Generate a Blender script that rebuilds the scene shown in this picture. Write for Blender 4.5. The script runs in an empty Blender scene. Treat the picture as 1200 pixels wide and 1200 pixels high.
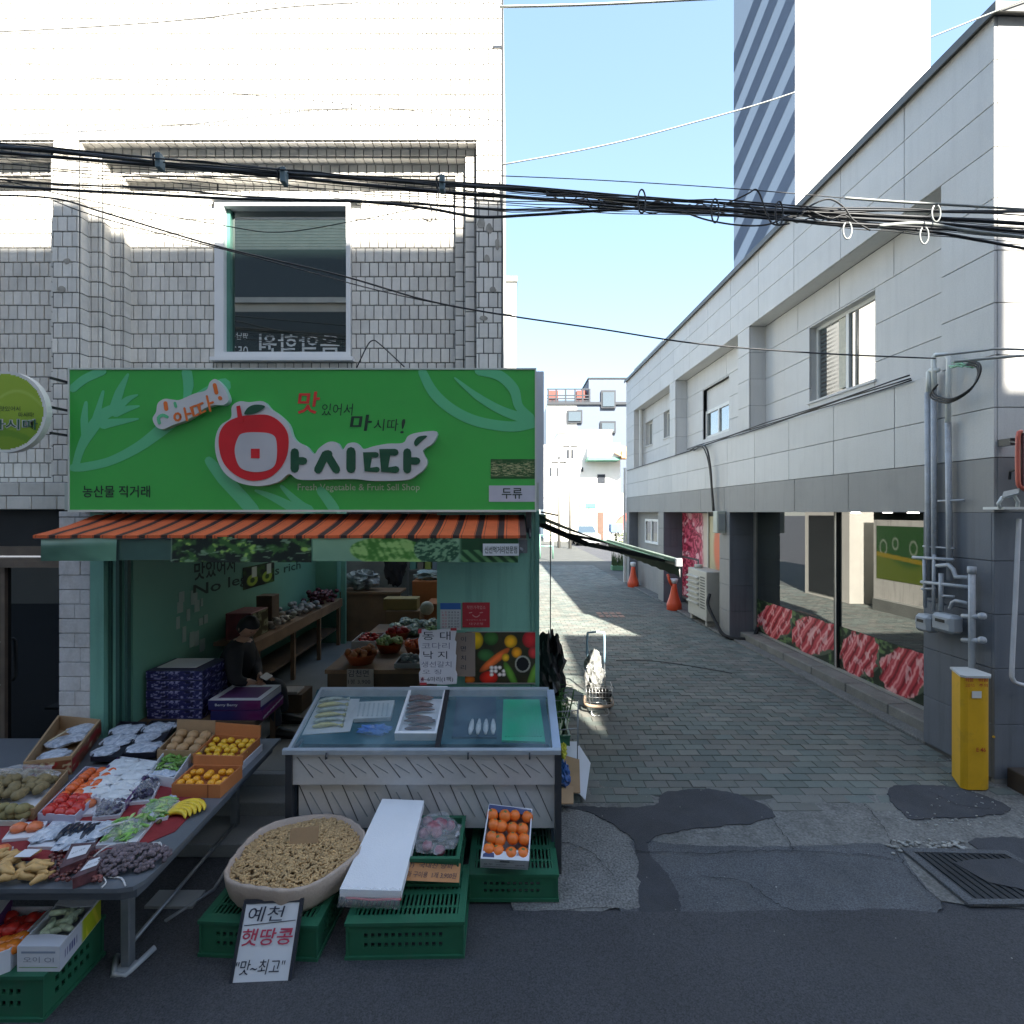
import bpy, math, random
import numpy as np
from mathutils import Vector, Matrix, noise as mnoise
random.seed(7)
R = math.radians
S = bpy.context.scene
COL = S.collection

# ---------------------------------------------------------------- camera, world, sun, exposure
CAMZ = 2.5
cam_data = bpy.data.cameras.new('camera')
cam_data.sensor_width = 36.0
cam_data.lens = 18.0
cam_data.clip_start = 0.05
cam_data.clip_end = 900.0
cam = bpy.data.objects.new('camera', cam_data)
cam.location = (0, 0, CAMZ)
cam.rotation_euler = (R(90), 0, 0)
COL.objects.link(cam)
S.camera = cam

SX, KZ = 0.33, 1.12                       # sun ray: moves -SX in x per metre of y, KZ metres of y per metre of drop
sun_dir = Vector((-SX*KZ, KZ, -1.0)).normalized()
elev = math.asin(-sun_dir.z)
azim = math.atan2(-sun_dir.x, -sun_dir.y)  # clockwise from +y of the direction towards the sun
world = bpy.data.worlds.new('World')
S.world = world
world.use_nodes = True
wn = world.node_tree
bg = wn.nodes['Background']
sky = wn.nodes.new('ShaderNodeTexSky')
sky.sky_type = 'NISHITA'
sky.sun_disc = False
sky.sun_elevation = elev
sky.sun_rotation = azim
sky.altitude = 50
sky.air_density = 1.0
sky.dust_density = 1.0
sky.ozone_density = 1.6
gam = wn.nodes.new('ShaderNodeGamma'); gam.inputs[1].default_value = .52
hsv = wn.nodes.new('ShaderNodeHueSaturation'); hsv.inputs['Saturation'].default_value = 1.38
wn.links.new(sky.outputs[0], gam.inputs[0]); wn.links.new(gam.outputs[0], hsv.inputs['Color']); wn.links.new(hsv.outputs[0], bg.inputs[0])
bg.inputs[1].default_value = 0.145
sun_data = bpy.data.lights.new('sun', 'SUN')
sun_data.energy = 4.2
sun_data.angle = R(0.55)
sun_data.color = (1.0, 0.94, 0.83)
sun = bpy.data.objects.new('sun', sun_data)
sun.rotation_euler = sun_dir.to_track_quat('-Z', 'Y').to_euler()
sun.location = (3, -8, 20)
COL.objects.link(sun)
S.view_settings.view_transform = 'Standard'
S.view_settings.look = 'None'
S.view_settings.exposure = 2.52
S.view_settings.gamma = 1.0
S.view_settings.use_curve_mapping = False
S.cycles.max_bounces = 7
S.cycles.diffuse_bounces = 4
S.cycles.glossy_bounces = 4
S.cycles.transparent_max_bounces = 12
S.cycles.use_denoising = True
S.cycles.caustics_reflective = False
S.cycles.caustics_refractive = False

# ---------------------------------------------------------------- pixel helpers (photo pixels -> world, used once to place things)
def P(px, py, Y): return Vector(((px-600)/600*Y, Y, CAMZ+(600-py)/600*Y))
def G(px, py, z=0.0):
    Y = (CAMZ-z)*600/(py-600)
    return Vector(((px-600)/600*Y, Y, z))

# ---------------------------------------------------------------- colours and materials
def lin(c):
    c = c/255.0
    return c/12.92 if c <= .04045 else ((c+.055)/1.055)**2.4
def C(r, g, b, k=1.0): return (min(.93, lin(r)*k), min(.93, lin(g)*k), min(.93, lin(b)*k))

MATS = {}
def mk(name, col, rough=.6, metal=0., var=.10, vs=3., bump=0., bs=60., spec=.5, fine=.0, fs=90., col2=None, stain=None, ss=1.2, sa=.5, rand=0., isl=0., alpha=None, emit=None, streak=0.):
    if name in MATS: return MATS[name]
    m = bpy.data.materials.new(name); m.use_nodes = True
    nt = m.node_tree; n = nt.nodes; L = nt.links
    b = n['Principled BSDF']
    b.inputs['Roughness'].default_value = rough
    b.inputs['Metallic'].default_value = metal
    b.inputs['Specular IOR Level'].default_value = spec
    tc = n.new('ShaderNodeTexCoord')
    def noise(scale, det=4., r=.55):
        t = n.new('ShaderNodeTexNoise'); t.inputs['Scale'].default_value = scale
        t.inputs['Detail'].default_value = det; t.inputs['Roughness'].default_value = r
        L.new(tc.outputs['Object'], t.inputs['Vector']); return t.outputs['Fac']
    def mr(src, a, b_, c, d):
        t = n.new('ShaderNodeMapRange'); L.new(src, t.inputs[0])
        for i, v in enumerate((a, b_, c, d)): t.inputs[i+1].default_value = v
        return t.outputs[0]
    def mix(f, a, b_, mode='MIX'):
        t = n.new('ShaderNodeMix'); t.data_type = 'RGBA'; t.blend_type = mode
        if isinstance(f, (int, float)): t.inputs[0].default_value = f
        else: L.new(f, t.inputs[0])
        for k, v in ((6, a), (7, b_)):
            if isinstance(v, tuple): t.inputs[k].default_value = (*v, 1)
            else: L.new(v, t.inputs[k])
        return t.outputs[2]
    c = tuple(col)
    out = c
    if col2 is not None:
        out = mix(mr(noise(vs), .35, .65, 0, 1), c, tuple(col2))
    if var:
        f = mr(noise(vs*1.7 if col2 else vs), .3, .7, 1-var, 1+var)
        g = n.new('ShaderNodeCombineColor')
        for i in range(3): L.new(f, g.inputs[i])
        out = mix(1.0, out, g.outputs[0], 'MULTIPLY')
    if fine:
        f = mr(noise(fs, 3.), .3, .7, 1-fine, 1+fine)
        g = n.new('ShaderNodeCombineColor')
        for i in range(3): L.new(f, g.inputs[i])
        out = mix(1.0, out, g.outputs[0], 'MULTIPLY')
    if rand or isl:
        oi = n.new('ShaderNodeObjectInfo'); src = oi.outputs['Random']
        if isl:
            ge = n.new('ShaderNodeNewGeometry')
            ad = n.new('ShaderNodeMath'); ad.operation = 'ADD'; L.new(src, ad.inputs[0]); L.new(ge.outputs['Random Per Island'], ad.inputs[1])
            fr = n.new('ShaderNodeMath'); fr.operation = 'FRACT'; L.new(ad.outputs[0], fr.inputs[0]); src = fr.outputs[0]
        a = max(rand, isl)
        f = mr(src, 0, 1, 1-a, 1+a)
        g = n.new('ShaderNodeCombineColor')
        for i in range(3): L.new(f, g.inputs[i])
        out = mix(1.0, out, g.outputs[0], 'MULTIPLY')
    if streak:
        mp = n.new('ShaderNodeMapping'); mp.inputs['Scale'].default_value = (5, 5, .35); L.new(tc.outputs['Object'], mp.inputs[0])
        t = n.new('ShaderNodeTexNoise'); t.inputs['Scale'].default_value = 2.2; t.inputs['Detail'].default_value = 6; t.inputs['Roughness'].default_value = .65; L.new(mp.outputs[0], t.inputs['Vector'])
        g = n.new('ShaderNodeCombineColor'); f = mr(t.outputs['Fac'], .50, .74, 1, 1-streak)
        for i in range(3): L.new(f, g.inputs[i])
        out = mix(1.0, out, g.outputs[0], 'MULTIPLY')
    if stain is not None:
        out = mix(mr(noise(ss, 6., .65), .52, .72, 0, sa), out, tuple(stain))
    if isinstance(out, tuple): b.inputs['Base Color'].default_value = (*out, 1)
    else: L.new(out, b.inputs['Base Color'])
    if bump:
        bn = n.new('ShaderNodeBump'); bn.inputs['Strength'].default_value = bump; bn.inputs['Distance'].default_value = .01
        L.new(noise(bs, 5., .6), bn.inputs['Height']); L.new(bn.outputs[0], b.inputs['Normal'])
    if alpha is not None:
        b.inputs['Alpha'].default_value = alpha
    if emit:
        b.inputs['Emission Color'].default_value = (*emit[0], 1); b.inputs['Emission Strength'].default_value = emit[1]
    MATS[name] = m
    return m

def mk_glass(name, tint=(.02, .03, .03), refl=.4, see=0., rough=.0):
    """sheet glass: mirror-like coat over a dark body, partly see-through"""
    m = bpy.data.materials.new(name); m.use_nodes = True
    nt = m.node_tree; n = nt.nodes; L = nt.links
    n.remove(n['Principled BSDF'])
    out = n['Material Output']
    gl = n.new('ShaderNodeBsdfGlossy'); gl.inputs['Roughness'].default_value = rough; gl.inputs['Color'].default_value = (1, 1, 1, 1)
    df = n.new('ShaderNodeBsdfDiffuse'); df.inputs['Color'].default_value = (*tint, 1)
    tr = n.new('ShaderNodeBsdfTransparent'); tr.inputs['Color'].default_value = (.85, .95, .95, 1)
    a = n.new('ShaderNodeMixShader'); a.inputs[0].default_value = see
    L.new(df.outputs[0], a.inputs[1]); L.new(tr.outputs[0], a.inputs[2])
    b = n.new('ShaderNodeMixShader')
    fr = n.new('ShaderNodeFresnel'); fr.inputs['IOR'].default_value = 1.5
    mp = n.new('ShaderNodeMapRange'); L.new(fr.outputs[0], mp.inputs[0])
    mp.inputs[1].default_value = .04; mp.inputs[2].default_value = .6; mp.inputs[3].default_value = refl; mp.inputs[4].default_value = min(1, refl+.45)
    L.new(mp.outputs[0], b.inputs[0])
    L.new(a.outputs[0], b.inputs[1]); L.new(gl.outputs[0], b.inputs[2])
    L.new(b.outputs[0], out.inputs[0])
    MATS[name] = m
    return m

def mk_vcol(name, rough=.5, spec=.3):
    m = bpy.data.materials.new(name); m.use_nodes = True
    nt = m.node_tree; b = nt.nodes['Principled BSDF']
    a = nt.nodes.new('ShaderNodeAttribute'); a.attribute_name = 'Col'
    nt.links.new(a.outputs['Color'], b.inputs['Base Color'])
    b.inputs['Roughness'].default_value = rough; b.inputs['Specular IOR Level'].default_value = spec
    MATS[name] = m
    return m
M_PRINT = mk_vcol('printed_vinyl', .45, .4)
M_PAPERPRINT = mk_vcol('printed_paper', .8, .2)

# ---------------------------------------------------------------- object helpers
def org(o):
    v = Vector((0, 0, 0))
    while o is not None:
        v = v + o.location; o = o.parent
    return v
def tag(o, label=None, cat=None, group=None, kind=None):
    if label: o['label'] = label
    if cat: o['category'] = cat
    if group: o['group'] = group
    if kind: o['kind'] = kind
    return o
def thing(name, label, cat, loc=(0, 0, 0), rz=0., group=None):
    o = bpy.data.objects.new(name, None); COL.objects.link(o)
    o.location = loc; o.rotation_euler = (0, 0, rz); o.empty_display_size = .1
    return tag(o, label, cat, group)
def dup(root, loc=None, rot=None, label=None, group=None, scale=None):
    c = root.copy(); COL.objects.link(c)
    if loc is not None: c.location = loc
    if rot is not None: c.rotation_euler = rot
    if scale is not None: c.scale = scale
    if label: c['label'] = label
    if group: c['group'] = group
    for ch in list(root.children):
        d = ch.copy(); COL.objects.link(d); d.parent = c
        for g in list(ch.children):
            e = g.copy(); COL.objects.link(e); e.parent = d
    return c
def link_mesh(name, me, parent=None, loc=(0, 0, 0), rot=(0, 0, 0)):
    o = bpy.data.objects.new(name, me); COL.objects.link(o)
    if parent is not None: o.parent = parent
    o.location = loc; o.rotation_euler = rot
    return o

class MB:
    def __init__(s): s.v = []; s.f = []; s.m = []; s.sm = []; s.X = None
    def add(s, vs, fs, mi=0, smooth=False):
        o = len(s.v)
        if s.X is not None: vs = [s.X @ Vector(p) for p in vs]
        s.v.extend([tuple(p) for p in vs])
        for f in fs: s.f.append(tuple(i+o for i in f)); s.m.append(mi); s.sm.append(smooth)
        return s
    def quad(s, a, b, c, d, mi=0): return s.add([a, b, c, d], [(0, 1, 2, 3)], mi)
    def box(s, x0, x1, y0, y1, z0, z1, mi=0, ch=0.):
        if ch <= 0:
            return s.add([(x0, y0, z0), (x1, y0, z0), (x1, y1, z0), (x0, y1, z0), (x0, y0, z1), (x1, y0, z1), (x1, y1, z1), (x0, y1, z1)],
                [(0, 3, 2, 1), (4, 5, 6, 7), (0, 1, 5, 4), (1, 2, 6, 5), (2, 3, 7, 6), (3, 0, 4, 7)], mi)
        return s.cbox(((x0+x1)/2, (y0+y1)/2, (z0+z1)/2), (x1-x0, y1-y0, z1-z0), ch, mi)
    def cbox(s, c, d, ch, mi=0, smooth=False):
        """box with chamfered edges"""
        hx, hy, hz = d[0]/2, d[1]/2, d[2]/2; ch = min(ch, hx*.49, hy*.49, hz*.49)
        vs = []; idx = {}
        for sx in (-1, 1):
            for sy in (-1, 1):
                for sz in (-1, 1):
                    idx[(sx, sy, sz, 0)] = len(vs); vs.append((c[0]+sx*hx, c[1]+sy*(hy-ch), c[2]+sz*(hz-ch)))
                    idx[(sx, sy, sz, 1)] = len(vs); vs.append((c[0]+sx*(hx-ch), c[1]+sy*hy, c[2]+sz*(hz-ch)))
                    idx[(sx, sy, sz, 2)] = len(vs); vs.append((c[0]+sx*(hx-ch), c[1]+sy*(hy-ch), c[2]+sz*hz))
        fs = []
        g = lambda a, b, c_, k: idx[(a, b, c_, k)]
        for a in (-1, 1):
            q = [g(a, -1, -1, 0), g(a, 1, -1, 0), g(a, 1, 1, 0), g(a, -1, 1, 0)]; fs.append(q if a > 0 else q[::-1])
            q = [g(-1, a, -1, 1), g(1, a, -1, 1), g(1, a, 1, 1), g(-1, a, 1, 1)]; fs.append(q[::-1] if a > 0 else q)
            q = [g(-1, -1, a, 2), g(1, -1, a, 2), g(1, 1, a, 2), g(-1, 1, a, 2)]; fs.append(q if a > 0 else q[::-1])
            for b in (-1, 1):
                q = [g(a, b, -1, 0), g(a, b, -1, 1), g(a, b, 1, 1), g(a, b, 1, 0)]; fs.append(q if a*b > 0 else q[::-1])
                q = [g(a, -1, b, 0), g(a, 1, b, 0), g(a, 1, b, 2), g(a, -1, b, 2)]; fs.append(q if a*b > 0 else q[::-1])
                q = [g(-1, a, b, 1), g(1, a, b, 1), g(1, a, b, 2), g(-1, a, b, 2)]; fs.append(q[::-1] if a*b > 0 else q)
                for e in (-1, 1):
                    q = [g(a, b, e, 0), g(a, b, e, 1), g(a, b, e, 2)]; fs.append(q if a*b*e > 0 else q[::-1])
        return s.add(vs, fs, mi, smooth)
    def beam(s, p0, p1, w, h, mi=0, up=(0, 0, 1)):
        p0 = Vector(p0); p1 = Vector(p1); d = (p1-p0).normalized(); u = Vector(up)
        a = d.cross(u)
        if a.length < 1e-4: a = d.cross(Vector((1, 0, 0)))
        a.normalize(); b = a.cross(d).normalized()
        vs = []
        for p in (p0, p1):
            for i, j in ((-1, -1), (1, -1), (1, 1), (-1, 1)): vs.append(p+a*(i*w/2)+b*(j*h/2))
        return s.add(vs, [(3, 2, 1, 0), (4, 5, 6, 7), (0, 1, 5, 4), (1, 2, 6, 5), (2, 3, 7, 6), (3, 0, 4, 7)], mi)
    def cyl(s, p0, p1, r0, r1=None, n=12, mi=0, caps=True, smooth=True):
        if r1 is None: r1 = r0
        p0 = Vector(p0); p1 = Vector(p1); d = (p1-p0).normalized()
        a = d.orthogonal().normalized(); b = d.cross(a)
        vs = []
        for p, r in ((p0, r0), (p1, r1)):
            for i in range(n):
                t = 2*math.pi*i/n; vs.append(p+a*(math.cos(t)*r)+b*(math.sin(t)*r))
        s.add(vs, [(i, (i+1) % n, n+(i+1) % n, n+i) for i in range(n)], mi, smooth)
        if caps:
            o = len(s.v)-2*n
            s.f.append(tuple(o+n-1-i for i in range(n))); s.m.append(mi); s.sm.append(False)
            s.f.append(tuple(o+n+i for i in range(n))); s.m.append(mi); s.sm.append(False)
        return s
    def tube(s, pts, r, n=8, mi=0, caps=True):
        pts = [Vector(p) for p in pts]; k = len(pts)
        rs = r if isinstance(r, (list, tuple)) else [r]*k
        vs = []; prev = None
        for i, p in enumerate(pts):
            d = (pts[min(i+1, k-1)]-pts[max(i-1, 0)])
            if d.length < 1e-9: d = Vector((0, 0, 1))
            d.normalize()
            if prev is None: a = d.orthogonal().normalized()
            else:
                a = prev-d*prev.dot(d)
                a = a.normalized() if a.length > 1e-6 else d.orthogonal().normalized()
            prev = a; b = d.cross(a)
            for j in range(n):
                t = 2*math.pi*j/n; vs.append(p+a*(math.cos(t)*rs[i])+b*(math.sin(t)*rs[i]))
        fs = [(i*n+j, i*n+(j+1) % n, (i+1)*n+(j+1) % n, (i+1)*n+j) for i in range(k-1) for j in range(n)]
        if caps: fs += [tuple(range(n-1, -1, -1)), tuple((k-1)*n+j for j in range(n))]
        return s.add(vs, fs, mi, True)
    def lathe(s, prof, c=(0, 0, 0), n=20, mi=0, smooth=True, sx=1., sy=1.):
        vs = []; k = len(prof)
        for r, z in prof:
            for j in range(n):
                t = 2*math.pi*j/n; vs.append((c[0]+r*math.cos(t)*sx, c[1]+r*math.sin(t)*sy, c[2]+z))
        fs = [(i*n+j, i*n+(j+1) % n, (i+1)*n+(j+1) % n, (i+1)*n+j) for i in range(k-1) for j in range(n)]
        if prof[0][0] > 1e-5: fs.append(tuple(range(n-1, -1, -1)))
        if prof[-1][0] > 1e-5: fs.append(tuple((k-1)*n+j for j in range(n)))
        return s.add(vs, fs, mi, smooth)
    def ell(s, c, r, n=10, k=7, mi=0, jit=0., M=None):
        vs = []; 
        for i in range(k+1):
            ph = math.pi*i/k
            for j in range(n):
                t = 2*math.pi*j/n
                p = Vector((math.sin(ph)*math.cos(t), math.sin(ph)*math.sin(t), math.cos(ph)))
                q = 1+(mnoise.noise(p*2.3+Vector(c)*9)*jit if jit else 0)
                p = Vector((p.x*r[0]*q, p.y*r[1]*q, p.z*r[2]*q))
                if M is not None: p = M @ p
                vs.append(p+Vector(c))
        fs = [(i*n+j, (i+1)*n+j, (i+1)*n+(j+1) % n, i*n+(j+1) % n) for i in range(k) for j in range(n)]
        return s.add(vs, fs, mi, True)
    def prism(s, poly, fn, d0, d1, mi=0, mside=None, front_only=False):
        """poly 2-D (ccw seen from the front); fn(u, v, depth) -> point"""
        n = len(poly)
        a = sum(poly[i][0]*poly[(i+1) % n][1]-poly[(i+1) % n][0]*poly[i][1] for i in range(n))
        if a < 0: poly = poly[::-1]
        vs = [fn(u, v, d1) for u, v in poly]+[fn(u, v, d0) for u, v in poly]
        s.add(vs, [tuple(range(n))], mi)
        if not front_only:
            o = len(s.v)-2*n
            for i in range(n):
                j = (i+1) % n
                s.f.append((o+i, o+n+i, o+n+j, o+j)); s.m.append(mi if mside is None else mside); s.sm.append(False)
        return s
    def mesh(s, name, mats, off=None):
        me = bpy.data.meshes.new(name)
        v = s.v if off is None else [(p[0]-off[0], p[1]-off[1], p[2]-off[2]) for p in s.v]
        me.from_pydata(v, [], s.f)
        for m in (mats if isinstance(mats, (list, tuple)) else [mats]): me.materials.append(m)
        me.polygons.foreach_set('material_index', s.m)
        me.polygons.foreach_set('use_smooth', s.sm)
        me.update()
        return me
    def build(s, name, mats, parent=None, world=True):
        off = org(parent) if (parent is not None and world) else None
        return link_mesh(name, s.mesh(name, mats, off), parent)
    def top(s, name, mats, label, cat, group=None, base=None):
        """one-mesh top-level thing, origin at its base"""
        if base is None:
            a = np.array(s.v); base = ((a[:, 0].min()+a[:, 0].max())/2, (a[:, 1].min()+a[:, 1].max())/2, a[:, 2].min())
        o = link_mesh(name, s.mesh(name, mats, base)); o.location = base
        return tag(o, label, cat, group)
    def struct(s, name, mats):
        o = link_mesh(name, s.mesh(name, mats)); o['kind'] = 'structure'; return o

def stroke_poly(pts, w, cap=4):
    """outline of a thick polyline with round ends; w number or list of half widths"""
    n = len(pts); ws = w if isinstance(w, (list, tuple)) else [w]*n
    L_, R_ = [], []
    for i in range(n):
        a = pts[max(i-1, 0)]; b = pts[min(i+1, n-1)]
        dx, dy = b[0]-a[0], b[1]-a[1]; l = math.hypot(dx, dy) or 1; nx, ny = -dy/l, dx/l
        k = 1.0
        if 0 < i < n-1:
            ax, ay = pts[i][0]-a[0], pts[i][1]-a[1]; la = math.hypot(ax, ay) or 1
            k = 1/max(.55, abs((ax*dx+ay*dy)/(la*l)))
        L_.append((pts[i][0]+nx*ws[i]*k, pts[i][1]+ny*ws[i]*k)); R_.append((pts[i][0]-nx*ws[i]*k, pts[i][1]-ny*ws[i]*k))
    def capf(p, q, c, r):
        a0 = math.atan2(p[1]-c[1], p[0]-c[0]); out = []
        for j in range(1, cap): out.append((c[0]+r*math.cos(a0-math.pi*j/cap), c[1]+r*math.sin(a0-math.pi*j/cap)))
        return out
    poly = L_+(capf(L_[-1], R_[-1], pts[-1], ws[-1]) if ws[-1] > 1e-4 else [])+R_[::-1]+(capf(R_[0], L_[0], pts[0], ws[0]) if ws[0] > 1e-4 else [])
    return poly
def smooth_pts(pts, k=5, closed=False):
    out = []; n = len(pts)
    rng = range(n) if closed else range(n-1)
    for i in rng:
        if closed: p0, p1, p2, p3 = pts[i-1], pts[i], pts[(i+1) % n], pts[(i+2) % n]
        else: p0, p1, p2, p3 = pts[max(i-1, 0)], pts[i], pts[i+1], pts[min(i+2, n-1)]
        for j in range(k):
            t = j/k
            out.append(tuple(.5*((2*p1[d])+(-p0[d]+p2[d])*t+(2*p0[d]-5*p1[d]+4*p2[d]-p3[d])*t*t+(-p0[d]+3*p1[d]-3*p2[d]+p3[d])*t**3) for d in range(len(p1))))
    if not closed: out.append(tuple(pts[-1]))
    return out

TEXTS = []
def text(body, h, origin, udir, vdir, mat, name='lettering', parent=None, depth=.002, width=None, align='LEFT', bold=0., shear=0.):
    """flat lettering; origin = lower-left (or centre) of the line, h = height of a capital / hangul block"""
    cu = bpy.data.curves.new('t', 'FONT'); cu.body = body; cu.align_x = align; cu.size = 1.0; cu.resolution_u = 2
    cu.extrude = 0.0; cu.offset = bold; cu.shear = shear
    ob = bpy.data.objects.new('t', cu); COL.objects.link(ob)
    bpy.context.view_layer.update()
    me = bpy.data.meshes.new_from_object(ob.evaluated_get(bpy.context.evaluated_depsgraph_get()))
    bpy.data.objects.remove(ob); bpy.data.curves.remove(cu)
    me.materials.clear(); me.materials.append(mat)
    n = len(me.vertices); co = np.empty(n*3); me.vertices.foreach_get('co', co); co = co.reshape(-1, 3)
    y0, y1 = co[:, 1].min(), co[:, 1].max(); s = h/(y1-y0); x0, x1 = co[:, 0].min(), co[:, 0].max()
    sx = s if width is None else width/(x1-x0)
    u = (co[:, 0]-x0)*sx if align == 'LEFT' else (co[:, 0]-(x0+x1)/2)*sx
    v = (co[:, 1]-y0)*s if align == 'LEFT' else (co[:, 1]-(y0+y1)/2)*s
    U = Vector(udir).normalized(); V = Vector(vdir).normalized(); N = U.cross(V).normalized()
    o3 = Vector(origin)+N*depth
    if parent is not None: o3 = o3-org(parent)
    w = np.outer(u, U)+np.outer(v, V)+np.array(o3)
    me.vertices.foreach_set('co', w.ravel()); me.update()
    me.name = name
    return link_mesh(name, me, parent)

def fbm(x, y, s, seed=0, o=3):
    """cheap numpy value noise"""
    out = np.zeros_like(x, dtype=float); a = 1.; tot = 0
    for k in range(o):
        X = x*s*2**k+seed*13.7; Y = y*s*2**k+seed*7.3
        xi = np.floor(X); yi = np.floor(Y); fx = X-xi; fy = Y-yi
        fx = fx*fx*(3-2*fx); fy = fy*fy*(3-2*fy)
        h = lambda i, j: np.modf(np.abs(np.sin(i*127.1+j*311.7+k*17.3)*43758.5453))[0]
        out += a*((h(xi, yi)*(1-fx)+h(xi+1, yi)*fx)*(1-fy)+(h(xi, yi+1)*(1-fx)+h(xi+1, yi+1)*fx)*fy); tot += a; a *= .5
    return out/tot

def painted(name, O, U, V, nx, ny, fn, parent=None, mat=None, world=True, wave=0.):
    """sheet printed by fn(u, v)->(r,g,b) arrays in sRGB 0..255 ; O lower-left corner, U/V full edge vectors"""
    O = Vector(O); U = Vector(U); V = Vector(V)
    if parent is not None and world: O = O-org(parent)
    u, v = np.meshgrid(np.linspace(0, 1, nx+1), np.linspace(0, 1, ny+1))
    N = np.array(U.cross(V).normalized())
    co = np.array(O)+u[..., None]*np.array(U)+v[..., None]*np.array(V)
    if wave: co = co+(fbm(u*U.length, v*V.length, 4, 5)-.5)[..., None]*wave*N
    me = bpy.data.meshes.new(name)
    idx = np.arange((nx+1)*(ny+1)).reshape(ny+1, nx+1)
    f = np.stack([idx[:-1, :-1], idx[:-1, 1:], idx[1:, 1:], idx[1:, :-1]], -1).reshape(-1, 4)
    me.from_pydata(co.reshape(-1, 3).tolist(), [], f.tolist())
    r, g, b = fn(u, v)
    c = np.stack([r+0*u, g+0*u, b+0*u], -1)/255.; c = np.clip(c, 0, 1)
    c = np.where(c <= .04045, c/12.92, ((c+.055)/1.055)**2.4)
    at = me.color_attributes.new('Col', 'FLOAT_COLOR', 'POINT')
    at.data.foreach_set('color', np.concatenate([c, np.ones(c.shape[:2]+(1,))], -1).ravel().astype(np.float32))
    me.materials.append(mat or M_PRINT)
    me.polygons.foreach_set('use_smooth', [True]*len(me.polygons))
    me.update()
    return link_mesh(name, me, parent)

def mixc(base, col, m):
    return tuple(b*(1-m)+c*m for b, c in zip(base, col))
def sm(x, a, b):
    t = np.clip((x-a)/(b-a), 0, 1); return t*t*(3-2*t)
# ---------------------------------------------------------------- ground
m_street = mk('street_asphalt', (.056, .058, .065), .88, var=.14, vs=1.1, bump=.9, bs=120, fine=.5, fs=130, stain=(.072, .072, .075), ss=1.6, sa=.5)
m_base = mk('alley_ground', (.075, .078, .072), .9, var=.15, vs=1.5, bump=.3, bs=80, fine=.15, fs=60)
g = MB(); g.box(-220, 220, -60, 320, -.3, 0.0); g.struct('street', m_street)
g = MB()
g.quad((.0, 4.2, .004), (5.1, 4.2, .004), (4.2, 60, .004), (-14, 60, .004)); g.struct('alley_ground', m_base)

def gpoly(name, pts, z, mat, jit=.004, k=14):
    pl = smooth_pts([(G(*p).x, G(*p).y) for p in pts], k, True)
    rnd = random.Random(len(pts)*7+int(z*1e4))
    pl = [(x+rnd.uniform(-jit, jit)+.022*mnoise.noise(Vector((x*7, y*7, z*99)))+.012*mnoise.noise(Vector((x*23, y*23, z*99))), y+rnd.uniform(-jit, jit)+.022*mnoise.noise(Vector((y*7, x*7, z*55)))+.012*mnoise.noise(Vector((y*23, x*23, 3)))) for x, y in pl]
    b = MB(); b.prism(pl, lambda u, v, d: (u, v, d), z-.004, z); return b.struct(name, mat)
m_agg = mk('exposed_aggregate_concrete', (.17, .17, .165), .92, var=.15, vs=6, bump=.9, bs=55, fine=.55, fs=70)
m_conc = mk('worn_concrete', (.16, .16, .152), .9, var=.18, vs=5, bump=.8, bs=45, fine=.40, fs=60, stain=(.07, .07, .066), ss=4, sa=.7)
m_coarse = mk('coarse_old_asphalt', (.085,.09,.098), .9, var=.2, vs=3, bump=.6, bs=90, fine=.5, fs=110, stain=(.10, .10, .095), ss=5, sa=.4)
m_patch = mk('fresh_asphalt_patch', (.046, .049, .057), .9, var=.18, vs=3, bump=.7, bs=150, fine=.3, fs=170, stain=(.07, .07, .07), ss=5, sa=.4)
gpoly('concrete_apron', [(650, 900), (800, 940), (1020, 925), (1200, 915), (1290, 960), (1290, 1060), (1000, 1050), (760, 1056), (640, 1060)], .008, m_conc)
gpoly('coarse_asphalt_strip', [(735, 990), (800, 992), (905, 994), (1010, 990), (1050, 998), (1075, 1030), (1105, 1066), (1060, 1073), (900, 1075), (730, 1073)], .012, m_coarse)
gpoly('aggregate_patch', [(600, 938), (652, 940), (690, 955), (722, 972), (744, 1000), (750, 1035), (749, 1067), (700, 1064), (600, 1064)], .013, m_agg, .006)
gpoly('asphalt_patch', [(652, 946), (700, 948), (765, 946), (780, 930), (835, 927), (880, 938), (908, 958), (870, 968), (800, 975), (765, 985), (760, 1000), (790, 1040), (795, 1074), (752, 1074), (746, 1000), (725, 972), (690, 954)], .016, m_patch, .008)
gpoly('asphalt_patch', [(1040, 930), (1060, 922), (1110, 923), (1150, 933), (1185, 950), (1150, 958), (1100, 961), (1070, 962), (1050, 948)], .016, m_patch, .008)
gpoly('asphalt_patch', [(1140, 988), (1200, 983), (1290, 990), (1290, 1032), (1200, 1020), (1160, 1005)], .016, m_patch, .008)
# road edge: street asphalt laps up to the apron
b = MB(); rnd = random.Random(2)
pl = [(x, 3.185+.035*mnoise.noise(Vector((x*2, 3, 0)))+rnd.uniform(-.008, .008)) for x in np.linspace(-.36, 6, 90)]+[(6, -6), (-9, -6), (-9, 3.66), (-.40, 3.66)]
b.prism(pl, lambda u, v, d: (u, v, d), .0, .019); b.struct('street_edge', m_street)

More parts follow.
